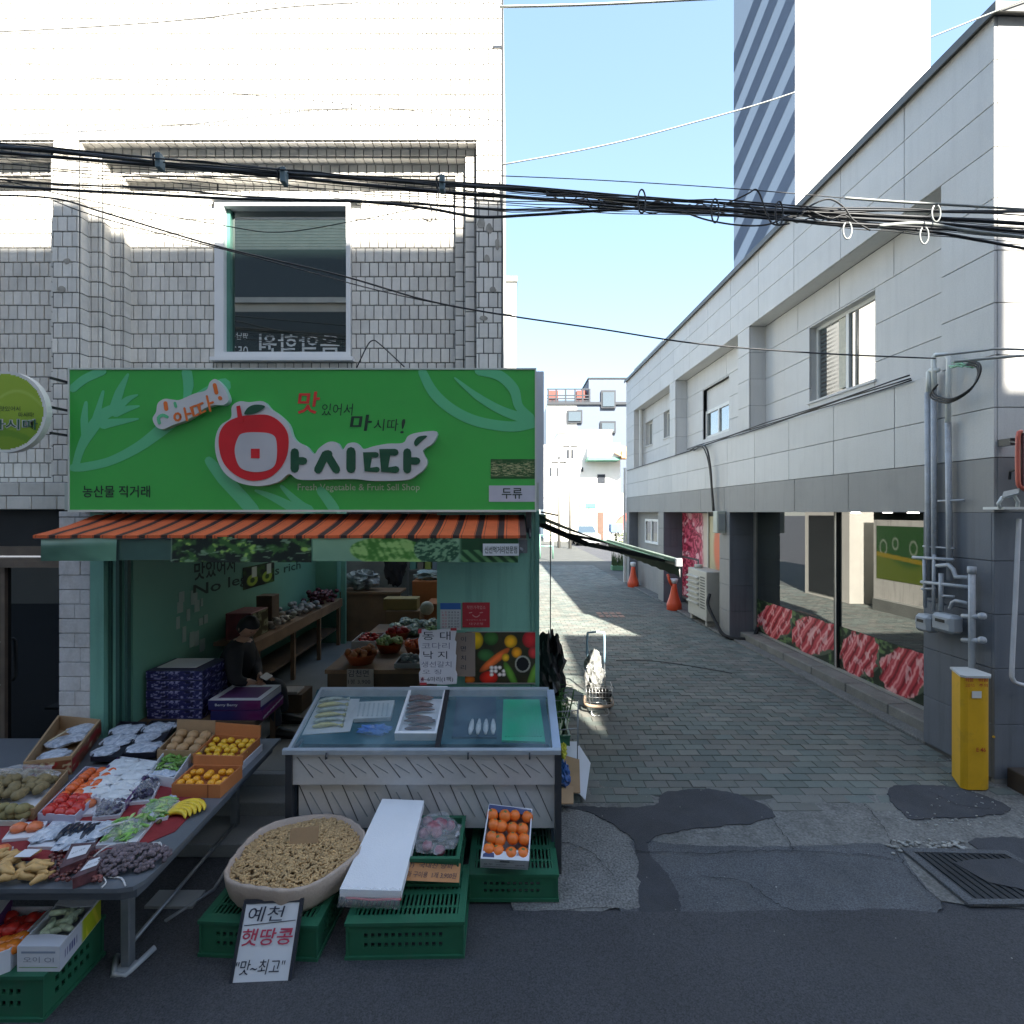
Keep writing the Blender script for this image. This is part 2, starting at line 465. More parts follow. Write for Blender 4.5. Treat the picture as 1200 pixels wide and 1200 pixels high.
# drain with slotted cover at the kerb
m_cast = mk('cast_iron', (.035, .04, .045), .6, .4, var=.2, bump=.3, bs=80)
m_debris = mk('pale_debris', (.33, .33, .31), .9, var=.3, vs=20)
dr = thing('storm_drain', 'rusty slotted storm drain cover sunk into the broken concrete by the kerb', 'drain', (2.9, 3.45, .0))
a, b_, c_, d_ = G(1060, 1000), G(1135, 1062), G(1290, 1062), G(1180, 1003)
def dq(u, v, z): 
    p = (a*(1-u)+d_*u)*(1-v)+(b_*(1-u)+c_*u)*v; return (p.x, p.y, z)
q = MB(); q.prism([(0, 0), (1, 0), (1, 1), (0, 1)], lambda u, v, z: dq(u, v, z), .014, .018); q.build('pit', m_patch, dr)
q = MB()
for (u0, v0, u1, v1) in ((-.02, -.04, 1.02, .05), (-.02, .95, 1.02, 1.04), (-.02, .0502, .06, .9498), (.94, .0502, 1.02, .9498)):
    q.add([dq(u0, v0, .014), dq(u1, v0, .014), dq(u1, v1, .014), dq(u0, v1, .014), dq(u0, v0, .03), dq(u1, v0, .03), dq(u1, v1, .03), dq(u0, v1, .03)], [(4, 7, 6, 5), (0, 1, 5, 4), (1, 2, 6, 5), (2, 3, 7, 6), (3, 0, 4, 7)])
q.build('frame', m_coarse, dr)
for i in range(13):
    u = .1+i*.065
    q = MB(); u1 = u+.032
    for v0, v1 in ((.06, .94),):
        q.add([dq(u, v0, .018), dq(u1, v0, .018), dq(u1, v1, .018), dq(u, v1, .018), dq(u, v0, .028), dq(u1, v0, .028), dq(u1, v1, .028), dq(u, v1, .028)], [(4, 7, 6, 5), (0, 1, 5, 4), (1, 2, 6, 5), (2, 3, 7, 6), (3, 0, 4, 7)])
    q.build('bar', m_cast, dr)
q = MB(); q.prism([(.30, .28), (.52, .20), (.93, .16), (.93, .80), (.66, .86), (.36, .66)], lambda u, v, z: dq(u, v, z), .0282, .033); q.build('tar_patch', m_patch, dr)
q = MB(); rnd = random.Random(4)
for i in range(260):
    t = rnd.random()
    if i < 80:
        p = G(rnd.uniform(1040, 1130), rnd.gauss(993, 4))
    elif i < 150: p = G(rnd.gauss(1100, 60), rnd.gauss(966, 5))
    elif i < 220: p = G(rnd.uniform(1085, 1170), 890+rnd.uniform(0, 60))
    else: p = Vector((rnd.uniform(.4, 3.4), rnd.uniform(2.6, 5), 0))
    r = rnd.uniform(.003, .009)*(1.5 if i < 80 else .45 if i >= 220 else .8)
    q.ell((p.x, p.y, .02), (r*1.5, r, r*.7), 6, 4)
tag(q.struct('grit', m_debris), kind='stuff')
# thin chalky scrape on the street, leaf litter
q = MB(); q.tube([G(706, 1120, .004), G(708, 1135, .004), G(707, 1156, .004)], .0025, 5); tag(q.struct('twig', m_debris), 'thin pale twig lying on the street asphalt', 'twig', kind='thing')

# zig-zag interlocking pavers
m_pav = []
for i, c in enumerate([(.134, .154, .140), (.162, .168, .150), (.148, .150, .136), (.116, .138, .128)]):
    m_pav.append(mk('paver_%s' % 'abcd'[i], c, .85, var=.12, vs=2.5, bump=.4, bs=110, fine=.16, fs=120, isl=.16, stain=(.058, .064, .058), ss=1.3, sa=.65))
pav = bpy.data.objects.new('alley_paving', None); COL.objects.link(pav); pav.location = (2.2, 8, .006); tag(pav, kind='structure')
PW, PH = .21, .122
def tri(t): t = t % 1.0; return 4*abs(t-.5)-1
A_ = .023
def paver_poly():
    g_ = .0045
    pts = []
    nx_ = 4
    h = lambda x: A_*tri(x/PW*2+.25)
    w = lambda y: A_*.8*tri(y/PH+.25)
    for i in range(nx_+1): x = -PW/2+PW*i/nx_; pts.append((x, -PH/2+h(x)))
    pts.append((PW/2+w(0), 0))
    for i in range(nx_, -1, -1): x = -PW/2+PW*i/nx_; pts.append((x, PH/2+h(x)))
    pts.append((-PW/2+w(0), 0))
    return [(x*(1-2*g_/PW), y*(1-2*g_/PH)) for x, y in pts]
pp = paver_poly()
paver_me = []
def paver_geo(b, cx, cy, z, mi, tilt=(0, 0), ang=0.):
    n = len(pp); ca, sa_ = math.cos(ang), math.sin(ang)
    vs = []
    for s_, dz in ((1.0, -.014), (1.0, -.002), (.95, 0.)):
        for x, y in pp:
            x2, y2 = x*s_, y*s_
            vs.append((cx+x2*ca-y2*sa_, cy+x2*sa_+y2*ca, z+dz+tilt[0]*x+tilt[1]*y))
    fs = [tuple(range(2*n, 3*n))]
    for k in (0, 1):
        for i in range(n): j = (i+1) % n; fs.append((k*n+i, k*n+j, (k+1)*n+j, (k+1)*n+i))
    b.add(vs, fs, mi)
for i in range(4):
    b = MB(); paver_geo(b, 0, 0, 0, 0); paver_me.append(b.mesh('paver', m_pav[i]))
ang = 0.0317+0.0
rnd = random.Random(11)
cells = []
for r_ in range(0, 168):
    y = 4.20+r_*PH
    if y > 24: break
    off = (r_ % 2)*PW/2
    nmax = 24
    for c__ in range(-2, nmax):
        x = .06+c__*PW+off - .0317*(y-4.7)
        xr = 4.4-.0317*(y-4.69)+(.28 if 5.4 < y < 10 else 0)
        if x > xr-.02 or x < -.14: continue
        # ragged lower edge where asphalt and apron cover the paving
        px = 600+600*x/y; py = 600+1500/y
        lim = 946+10*mnoise.noise(Vector((px*.02, 1, 0)))+(-14 if 770 < px < 905 else 0)+(-18 if px > 1035 else 0)
        if py > lim: continue
        if px < 652 and py > 860: continue
        cells.append((x, y))
cells.sort(key=lambda t: t[1])
stuff = MB(); npart = 0
for x, y in cells:
    mi = rnd.choice([0, 0, 1, 2, 2, 3]); z = .012+rnd.uniform(-.0025, .0025)+.004*mnoise.noise(Vector((x*1.3, y*1.3, 0)))
    t = (rnd.uniform(-.02, .02), rnd.uniform(-.02, .02))
    if npart < 300 and .35 < x:
        o = link_mesh('paver', paver_me[mi], pav, Vector((x, y, z))-pav.location, (t[1], -t[0], 0)); npart += 1
    else:
        paver_geo(stuff, x, y, z, mi, t)
o = stuff.build('paver_field', m_pav, pav); o['kind'] = 'stuff'
# small iron manhole with brick ring far up the alley
gp = G(715, 721)
q = MB()
for i in range(4):
    for j in range(2): q.box(gp.x-.3+i*.16, gp.x-.18+i*.16, gp.y-.3+j*.35, gp.y-.05+j*.35, .012, .02)
q.top('manhole_cover', mk('reddish_cast_cover', (.30, .19, .15), .8, var=.3, vs=9), 'small reddish manhole cover set in the sunlit alley paving', 'manhole cover')

# cracks: thin dark jagged seams in the old surfaces
m_crack = mk('crack_dark', (.018, .019, .02), .95)
rnd = random.Random(44)
for pts in ([(745, 1000), (820, 1003), (900, 1000), (1000, 1004), (1050, 1010)], [(905, 962), (918, 980), (930, 1000)], [(1012, 945), (1030, 965), (1050, 1000), (1075, 1035), (1108, 1066)], [(820, 1030), (870, 1036), (905, 1060), (930, 1072)],
            [(660, 990), (690, 1000), (720, 1030)], [(1090, 930), (1120, 945), (1160, 950)]):
    w3 = [G(a, b) for a, b in pts]; ln = smooth_pts([(p.x, p.y) for p in w3], 9); ln = [(x+rnd.uniform(-.012, .012), y+rnd.uniform(-.012, .012)) for x, y in ln]
    q = MB(); n = len(ln); z = .0225
    for i in range(n-1):
        w = rnd.uniform(.0012, .0035); (x0, y0), (x1, y1) = ln[i], ln[i+1]; d = math.hypot(x1-x0, y1-y0) or 1; nx, ny = -(y1-y0)/d*w, (x1-x0)/d*w
        q.add([(x0-nx, y0-ny, z), (x1-nx, y1-ny, z), (x1+nx, y1+ny, z), (x0+nx, y0+ny, z)], [(0, 1, 2, 3)])
    q.struct('crack', m_crack)
# ---------------------------------------------------------------- tiled shop building (left)
m_tile = mk('white_glazed_tile', (.72, .70, .655), .42, streak=.12, var=.07, vs=2.2, bump=.12, bs=25, rand=.07, isl=.10, stain=(.42, .40, .36), ss=3.2, sa=.35, fine=.03, fs=30)
m_grout = mk('dark_grout', (.035, .035, .035), .9, var=.2, vs=8)
m_render = mk('cream_render', (.62, .60, .55), .8, streak=.35, var=.08, vs=1.2, bump=.2, bs=40, stain=(.38, .36, .32), ss=1.1, sa=.4)
m_dark = mk('dark_interior', (.02, .022, .024), .8, var=.2)
YU = 4.5
TW, TH, TG = .083, .1335, .0078
shop = thing('tiled_shop_building', 'two storey white tiled building carrying the large green shop sign', 'building', (-2.6, 6.5, 0))
core = MB()
# solid core behind the tiles: pieces butt end to end
ST = [YU, YU+.093, YU+.187, YU+.28]
LX = [-3.80, -3.67, -3.56]; RX = [-.315, -.42, -.52]; SZ = [5.76, 5.685, 5.57]
def mass(x0, x1, y0, z0, z1): core.box(x0, x1, y0, 5.2, z0, z1)
GZ = 2.52     # top of the ground-floor opening
mass(-9.0, -.09, ST[0], 5.76, 7.75)
mass(-.315, -.09, ST[0], GZ, 5.76)
mass(-4.035, -3.80, ST[0], GZ, 5.76)
mass(-3.80, -3.67, ST[1], GZ, 5.76); mass(-.42, -.315, ST[1], GZ, 5.76)
mass(-3.67, -.42, ST[1], SZ[1], 5.76)
mass(-3.67, -3.56, ST[2], GZ, SZ[1]); mass(-.52, -.42, ST[2], GZ, SZ[1])
mass(-3.56, -.52, ST[2], SZ[2], SZ[1])
# recessed wall with the window hole
WX0, WX1, WZ0, WZ1 = -2.75, -1.495, 3.93, 5.38
mass(-3.56, WX0, ST[3], GZ, SZ[2]); mass(WX1, -.52, ST[3], GZ, SZ[2]); mass(WX0, WX1, ST[3], GZ, WZ0); mass(WX0, WX1, ST[3], WZ1, SZ[2])
# next bay to the left
mass(-9.0, -4.13, ST[1], SZ[1], 5.76); mass(-9.0, -4.13, ST[2], SZ[2], SZ[1]); mass(-4.13, -4.035, ST[1], GZ, 5.76)
mass(-9.0, -4.13, ST[3], GZ, SZ[2])
core.build('masonry', m_grout, shop)
rear = MB()
rear.box(-9.0, -.09, 5.2, 5.4, 2.75, 7.75); rear.box(-9.0, -.30, 7.4, 7.6, 2.75, 7.55)  # upper block cut short so sky reaches the added roof gap
# alley side wall of the shop, with openings seen mirrored in the butcher's window
rear.box(-.30, -.09, 5.4, 7.6, 2.75, 7.75); rear.box(-.30, -.09, 7.6, 13, 2.3, 2.75); rear.box(-.30, -.09, 9.0, 9.6, 0, 2.75); rear.box(-.30, -.09, 11.3, 13.0, 0, 2.75)
rear.box(-9, -.3, 12.8, 13.0, 0, 2.75)
rear.box(-9.0, -.30, 5.4, 7.6, 7.55, 7.75)
rear.build('rear_wall', m_render, shop)
q = MB(); q.box(-9.0, -.09, 4.5, 7.6, 7.751, 7.9); q.build('roof_slab', mk('roof_concrete', (.35, .34, .32), .9, var=.1), shop)

# tiles
tile_cache = {}
tiles = []   # (centre, w, h, orientation)
def tile_run(x0, x1, z0, z1, y, key='front', bond=True, w=TW, h=TH, z_ref=0.0, skip=None):
    """tiles on a plane facing the camera"""
    r0 = int(math.floor((z0-z_ref)/h)); r1 = int(math.ceil((z1-z_ref)/h))
    for r_ in range(r0, r1):
        za = max(z0, z_ref+r_*h); zb = min(z1, z_ref+(r_+1)*h)
        if zb-za < .02: continue
        off = (r_ % 2)*w*.5 if bond else 0
        k0 = int(math.floor((x0-off)/w))-1; k1 = int(math.ceil((x1-off)/w))+1
        for k in range(k0, k1):
            xa = max(x0, k*w+off); xb = min(x1, (k+1)*w+off)
            if xb-xa < .014: continue
            cx, cz = (xa+xb)/2, (za+zb)/2
            if skip and skip(cx, cz): continue
            tiles.append((key, cx, y, cz, xb-xa-TG, zb-za-TG))
def tile_side(x, y0, y1, z0, z1, w=None, z_ref=0.0):
    """tiles on a reveal facing +x"""
    r0 = int(math.floor((z0-z_ref)/TH)); r1 = int(math.ceil((z1-z_ref)/TH))
    for r_ in range(r0, r1):
        za = max(z0, z_ref+r_*TH); zb = min(z1, z_ref+(r_+1)*TH)
        if zb-za < .02: continue
        tiles.append(('side', x, (y0+y1)/2, (za+zb)/2, y1-y0-TG, zb-za-TG))
def tile_soffit(x0, x1, y0, y1, z):
    k = int(round((x1-x0)/TW)); w = (x1-x0)/k
    for i in range(k): tiles.append(('soffit', x0+w*(i+.5), (y0+y1)/2, z, w-TG, y1-y0-TG))
zr = 5.76-TH*40
tile_run(-5.6, -.09, 5.76, 7.75, ST[0], z_ref=zr)
tile_run(-.315, -.09, 3.55, 5.76, ST[0], z_ref=zr)
tile_run(-4.035, -3.80, 2.75, 5.76, ST[0], z_ref=zr)
tile_run(-3.80, -3.67, 3.6, 5.685, ST[1], z_ref=zr, bond=False, w=.065); tile_run(-.42, -.315, 3.6, 5.685, ST[1], z_ref=zr, bond=False, w=.11)
tile_run(-3.80, -.315, SZ[1], 5.76, ST[1], z_ref=5.685, h=.075)
tile_run(-3.67, -3.56, 3.6, SZ[2], ST[2], z_ref=zr, bond=False, w=.055); tile_run(-.52, -.42, 3.6, SZ[2], ST[2], z_ref=zr, bond=False, w=.11)
tile_run(-3.67, -.42, SZ[2], SZ[1], ST[2], z_ref=SZ[2], h=.115)
inwin = lambda x, z: WX0-.01 < x < WX1+.01 and z > WZ0 and z < WZ1
for (xa, xb, za, zb) in ((-3.56, WX0, 3.6, SZ[2]), (WX1, -.52, 3.6, SZ[2]), (WX0, WX1, 3.6, WZ0), (WX0, WX1, WZ1, SZ[2])):
    tile_run(xa, xb, za, zb, ST[3], z_ref=zr)
tile_side(-3.80, ST[0], ST[1], 3.6, 5.76, z_ref=zr); tile_side(-3.67, ST[1], ST[2], 3.6, SZ[1], z_ref=zr); tile_side(-3.56, ST[2], ST[3], 3.6, SZ[2], z_ref=zr)
tile_soffit(-3.80, -.315, ST[0], ST[1], 5.76); tile_soffit(-3.67, -.42, ST[1], ST[2], SZ[1]); tile_soffit(-3.56, -.52, ST[2], ST[3], SZ[2])
# left bay
tile_soffit(-5.6, -4.035, ST[0], ST[1], 5.76); tile_soffit(-5.6, -4.13, ST[1], ST[2], SZ[1]); tile_soffit(-5.6, -4.13, ST[2], ST[3], SZ[2])
tile_run(-5.6, -4.13, SZ[1], 5.76, ST[1], z_ref=5.685, h=.075); tile_run(-5.6, -4.13, SZ[2], SZ[1], ST[2], z_ref=SZ[2], h=.115)
tile_run(-5.6, -4.78+.0, 2.75, SZ[2], ST[3], z_ref=zr); tile_run(-4.78, -4.13, 2.75, SZ[2], ST[3], z_ref=zr)
tile_run(-4.13, -4.035, 2.75, 5.685, ST[1], z_ref=zr, bond=False, w=.095)
tile_run(-5.6, -3.6, 2.52, 2.76, 4.465, z_ref=2.52, h=.12, w=.22)
q = MB(); q.box(-5.6, -3.6, 4.465, 4.4985, 2.519, 2.761); q.build('band_backing', m_grout, shop)
# front pillar courses are proud plain blocks below the band

def put_tile(b, t, grow=.012):
    k, x, y, z, w, h = t
    e = .0035
    dep = grow+random.uniform(-.0012, .0012)
    if k == 'front':
        b.add([(x-w/2, y, z-h/2), (x+w/2, y, z-h/2), (x+w/2, y, z+h/2), (x-w/2, y, z+h/2),
               (x-w/2, y-dep+e, z-h/2), (x+w/2, y-dep+e, z-h/2), (x+w/2, y-dep+e, z+h/2), (x-w/2, y-dep+e, z+h/2),
               (x-w/2+e, y-dep, z-h/2+e), (x+w/2-e, y-dep, z-h/2+e), (x+w/2-e, y-dep, z+h/2-e), (x-w/2+e, y-dep, z+h/2-e)],
              [(0, 1, 5, 4), (1, 2, 6, 5), (2, 3, 7, 6), (3, 0, 4, 7), (4, 5, 9, 8), (5, 6, 10, 9), (6, 7, 11, 10), (7, 4, 8, 11), (8, 9, 10, 11)])
    elif k == 'side': b.box(x, x+dep, y-w/2, y+w/2, z-h/2, z+h/2)
    else: b.box(x-w/2, x+w/2, y-h/2, y+h/2, z-dep, z)
# the 300 that show largest: lower, nearer tiles of the front plane in view
def vis(t):
    k, x, y, z, w, h = t
    px = 600+600*x/y; py = 600-600*(z-CAMZ)/y
    if px < 2 or py < 2 or k != 'front' or w < .07 or h < .12: return -1
    if py > 430 and px > 82: return -1
    return w*h/(y*y)*(1 if py > 100 or px > 300 else .9)
order = sorted(range(len(tiles)), key=lambda i: -vis(tiles[i]))
big = set(order[:296])
st = MB(); cache = {}
for i, t in enumerate(tiles):
    if i in big:
        key = (round(t[4], 3), round(t[5], 3))
        if key not in cache:
            b = MB(); put_tile(b, ('front', 0, 0, 0, t[4], t[5])); cache[key] = b.mesh('tile', m_tile)
        link_mesh('tile', cache[key], shop, Vector((t[1], t[2]-random.uniform(0, .0015), t[3]))-org(shop), (random.uniform(-.004, .004), 0, random.uniform(-.006, .006)))
    else: put_tile(st, t)
o = st.build('tile_field', m_tile, shop); o['kind'] = 'stuff'
# patched, weathered tiles on the right pilaster
m_worn = mk('mortar_patch', (.36, .34, .30), .9, var=.3, vs=8, bump=.6, bs=30)
q = MB()
for (x, z, w, h) in ((-.27, 5.03, .07, .1), (-.20, 4.98, .06, .09), (-.13, 4.85, .04, .1), (-.22, 4.72, .05, .07), (-.17, 4.45, .06, .05), (-.25, 4.2, .07, .04), (-3.9, 4.7, .06, .05), (-3.95, 4.45, .07, .06)):
    pl = [(x+math.cos(a)*w/2*(1+.4*mnoise.noise(Vector((a, x*9, z)))), z+math.sin(a)*h/2*(1+.4*mnoise.noise(Vector((a, z*9, x))))) for a in np.linspace(0, 6.2, 12)]
    q = MB(); q.prism(pl, lambda u, v, d: (u, ST[0]-.012-d, v), 0, .004); q.build('mortar_patch', m_worn, shop)

# upper window
m_upvc = mk('white_upvc', (.78, .79, .80), .35, var=.03, spec=.5)
m_winglass = mk_glass('dark_window_glass', (.012, .022, .020), refl=.30)
q = MB(); wy = ST[3]
win = MB(); f = .085
win.box(WX0, WX0+f, wy-.05, wy+.10, WZ0, WZ1); win.box(WX1-f*.45, WX1, wy-.05, wy+.10, WZ0, WZ1)
win.box(WX0+f, WX1-f*.45, wy-.05, wy+.10, WZ0, WZ0+.05); win.box(WX0+f, WX1-f*.45, wy-.05, wy+.10, WZ1-.05, WZ1)
win.box(WX0-.03, WX1+.03, wy-.075, wy-.0, WZ0-.035, WZ0-.001); win.box(WX0-.03, WX1+.1, wy-.075, wy, WZ1+.001, WZ1+.025)
wf = win.build('window', m_upvc, shop)
q.box(WX0+f, WX1-f*.45, wy+.04, wy+.05, WZ0+.05, WZ1-.05); q.build('pane', m_winglass, wf)
q = MB(); q.box(WX0+.086, WX0+.12, wy+.0, wy+.039, WZ0+.051, WZ1-.051); q.build('sash', mk('green_sash', (.08, .22, .18), .4), wf)
# left neighbouring window edge
q = MB(); q.box(-4.86, -4.79, ST[3]-.05, ST[3]+.02, 3.6, 5.1); q.build('window_trim', m_upvc, shop)
q = MB(); q.box(-6.2, -4.86, ST[3]-.03, ST[3]-.02, 3.6, 5.1); q.build('window_pane', m_winglass, shop)

# ground floor: front walls round the opening
m_green = mk('mint_painted_metal', (.19, .44, .36), .45, streak=.22, var=.06, vs=1.5, bump=.08, bs=12, stain=(.13, .30, .25), ss=2, sa=.4, fine=.04)
m_green2 = mk('darker_green_panel', (.10, .26, .21), .5, var=.08, vs=2)
q = MB()
q.box(-.63, .229, 4.30, 4.36, 0, 2.515); q.box(.169, .229, 4.36, 5.35, 0, 2.515)
q.build('front_wall', m_green, shop)
q = MB()
for x in (.155,): q.box(x, x+.012, 4.292, 4.2995, .1, 2.5)
q.box(.195, .229, 4.285, 4.2995, .0, 2.5)
q.build('wall_edge_trim', m_green2, shop)
# plastered bricks pillar left of the door
q = MB(); q.box(-3.81, -3.545, 4.34, 4.62, 0, 2.515); q.build('pillar', m_grout, shop)
m_pbrick = mk('thick_white_painted_brick', (.60, .60, .62), .6, var=.10, vs=5, bump=.5, bs=18, isl=.05, stain=(.30, .29, .28), ss=6, sa=.5, fine=.06, fs=40)
z = .02; row = 0
while z < 2.5:
    z2 = min(z+.122, 2.51)
    cuts = [-3.81, -3.675, -3.545] if row % 2 else [-3.81, -3.63, -3.545]
    if row % 3 == 0: cuts = [-3.81, -3.545]
    for xa, xb in zip(cuts, cuts[1:]):
        q = MB(); q.box(xa+.002, xb-.002, 4.30+random.uniform(0, .004), 4.34, z, z2-.006, ch=.003); q.build('brick', m_pbrick, shop)
    z = z2; row += 1
# green jambs and rolled-up door guides
q = MB()
q.box(-3.543, -3.43, 4.30, 4.40, 0, 2.515); q.box(-3.43, -3.36, 4.36, 4.46, 0, 2.515, 0); q.build('door_jamb', m_green, shop)
q = MB(); q.box(-3.36, -3.33, 4.34, 4.37, 0, 2.5); q.box(-3.30, -3.275, 4.36, 4.4, 0, 2.5); q.box(-3.425, -3.40, 4.345, 4.359, 0, 2.5)
q.build('door_track', mk('dark_green_track', (.03, .09, .075), .4), shop)
q = MB(); q.cyl((-3.505, 4.30, 2.24), (-3.505, 4.292, 2.24), .018, n=10); q.build('door_lock', mk('black_plastic', (.015, .015, .016), .4), shop)
# lintel + ground floor ceiling, with a gap added to light the interior, + floor
m_ceil = mk('dim_ceiling', (.55, .6, .56), .8)
q = MB(); q.box(-3.81, .229, 4.36, 4.5, 2.516, 2.75); q.box(-9.0, .10, 4.5, 7.0, 2.6, 2.75); q.box(-9, -.3, 9.4, 12.8, 2.6, 2.75); q.box(-9, -3.4, 7.0, 9.4, 2.6, 2.75); q.build('ceiling', m_ceil, shop)
m_floor = mk('grey_screed', (.20, .205, .19), .7, var=.15, vs=2, bump=.1, bs=60, fine=.1)
m_step = mk('grey_tile_step', (.25, .26, .26), .6, var=.08, vs=3, bump=.1, bs=90, fine=.1)
q = MB()
q.box(-3.9, .1, 4.36, 12.8, 0, .30); q.build('interior_floor', m_floor, shop)
q = MB(); q.box(-3.5, -.65, 3.70, 4.0499, .0, .1, ch=.006); q.build('step', m_step, shop)
q = MB(); q.box(-3.5, -.65, 4.05, 4.299, .0, .2, ch=.006); q.build('step', m_step, shop)
q = MB(); q.box(-3.36, -.63, 4.30, 4.359, .0, .30, ch=.004); q.build('threshold', m_step, shop)
# inner walls
m_inwall = mk('green_inner_wall', (.15, .36, .27), .5, var=.06, vs=1)
q = MB(); q.box(-3.40, -3.30, 4.46, 9.0, .3, 2.6); q.box(-3.3, -2.94, 8.6, 9.0, .3, 2.6); q.build('inner_wall', m_inwall, shop)
q = MB(); q.box(-4.1, -.30, 10.2, 10.3, .3, 2.6); q.build('back_wall', mk('dim_back_wall', (.26, .28, .28), .7, var=.3, vs=1.5), shop)
# dark glass shopfront at far left
m_bronze = mk('weathered_brown_frame', (.16, .125, .10), .5, .3, var=.2, vs=6)
df = thing('neighbouring_shopfront', 'dark glazed shopfront with brown frame left of the white brick pillar', 'shopfront', (-5.0, 4.45, 0))
q = MB(); q.box(-6.5, -3.812, 4.46, 4.52, 2.12, 2.2); q.box(-6.5, -3.812, 4.42, 4.52, 2.02, 2.1); q.box(-6.5, -3.812, 4.50, 4.52, .1, .2)
q.box(-4.46, -4.42, 4.46, 4.52, .2, 2.02); q.build('frame', m_bronze, df)
m_dglass = mk_glass('shopfront_glass', (.006, .008, .009), refl=.07)
q = MB(); q.box(-6.5, -4.46, 4.49, 4.50, .2, 2.02); q.build('pane', m_dglass, df)
q = MB(); q.box(-4.42, -3.812, 4.49, 4.50, .2, 2.02); q.build('pane', m_dglass, df)
q = MB(); q.box(-6.5, -3.812, 4.50, 4.51, 2.2, 2.549); q.build('transom', m_dark, df)
q = MB(); q.box(-6.5, -3.812, 4.25, 4.5, .0, .1); q.build('doorstep', m_step, df)
q = MB(); q.tube([(-4.44, 4.43, 1.0), (-4.44, 4.40, 1.03), (-4.44, 4.40, 1.35), (-4.44, 4.43, 1.38)], .012); q.build('handle', mk('brushed_steel', (.5, .5, .5), .35, .9), df)

# ---------------------------------------------------------------- main sign
m_sgreen = mk('sign_green', C(54, 156, 66, 1.3), .3, var=.05, vs=1.2, spec=.5)
m_smotif = mk('sign_light_green', C(88, 178, 128, 1.2), .3, var=.04, spec=.5)
m_sframe = mk('sign_pale_frame', (.62, .66, .62), .35, var=.04)
sign = thing('shop_sign', 'large green sign board with a red apple logo above the striped awning', 'sign', (-1.69, 4.15, 2.5))
sx0, sx1, sz0, sz1, sy = -3.585, .197, 2.5, 3.662, 4.15
q = MB(); q.box(sx0, sx1, sy, 4.485, sz0, sz1); q.build('cabinet', mk('sign_cabinet', (.30, .33, .32), .5), sign)
q = MB(); q.box(sx0+.012, sx1-.012, sy-.012, sy, sz0+.018, sz1-.012); q.build('face', m_sgreen, sign)
q = MB(); q.box(sx0, sx0+.012, sy-.02, sy, sz0, sz1); q.box(sx1-.012, sx1, sy-.02, sy, sz0, sz1); q.box(sx0+.012, sx1-.012, sy-.02, sy, sz0, sz0+.018); q.box(sx0+.012, sx1-.012, sy-.02, sy, sz1-.012, sz1)
q.build('frame', m_sframe, sign)
sf = sy-.0125
def sp(px, py): p = P(px, py, sy-.012); return (p.x, p.z)
def sprint(polys, mat, name, d0=0., d1=.0015, mats=None, k=.0004):
    q = MB()
    for i, pl in enumerate(polys):
        q.prism(pl, lambda u, v, d: (u, sf-d, v), d0, d1+i*k)
    return q.build(name, mat, sign)
def clipx(pl): return [(min(max(x, sx0+.013), sx1-.013), min(max(z, sz0+.019), sz1-.013)) for x, z in pl]
def ss(pts, w, k=6):
    """stroke in photo pixels on the sign"""
    p = smooth_pts([(a, b) for a, b in pts], k) if k > 1 else pts
    n = len(p)
    if isinstance(w, (list, tuple)):
        ws = [np.interp(i/(n-1), np.linspace(0, 1, len(w)), w) for i in range(n)]
    else: ws = [w]*n
    s_ = (sy-.012)/600
    return stroke_poly([sp(a, b) for a, b in p], [x*s_ for x in ws])
mot = [ss([(86, 548), (100, 547), (130, 540), (165, 522), (200, 495), (232, 470), (262, 452)], [4.5, 5, 5, 6, 8, 9, 9]),
       ss([(88, 548), (95, 525), (106, 505), (120, 487), (138, 478)], [4, 5, 7, 7, 6]),
       ss([(100, 515), (99, 492), (101, 472)], [4, 4.5, 2]), ss([(108, 505), (114, 485), (121, 459)], [4.5, 4, 1.6]),
       ss([(133, 482), (140, 460), (150, 439)], [6, 5, 1.5]), ss([(138, 478), (150, 468), (161, 463)], [5, 3.5, 1]),
       ss([(136, 484), (150, 479), (163, 476)], [5, 3.5, 1]), ss([(122, 497), (142, 494), (162, 491)], [6, 3.5, 1]),
       ss([(86, 455), (100, 444), (120, 435)], [5, 5, 5]), ss([(219, 436), (221, 452), (218, 470)], [6, 6, 3]),
       ss([(245, 540), (262, 560), (285, 585), (296, 598)], [5, 8, 8, 8]), ss([(330, 570), (350, 590), (362, 598)], [2, 5, 6]),
       ss([(300, 575), (320, 583), (345, 596)], [1.5, 4, 6]), ss([(376, 575), (386, 588), (392, 597)], [5, 6, 6]),
       ss([(495, 436), (508, 460), (530, 480), (560, 494), (600, 500), (626, 495)], [5, 6, 6, 6, 6, 6]),
       ss([(533, 443), (560, 465), (590, 482), (620, 492)], [1, 4, 5, 6]), ss([(562, 434), (585, 440), (602, 456), (608, 476), (622, 490)], [6, 6, 6, 5, 5])]
for i, m in enumerate(mot): sprint([clipx(m)], m_smotif, 'leaf_motif', 0, .0012+i*.00015)
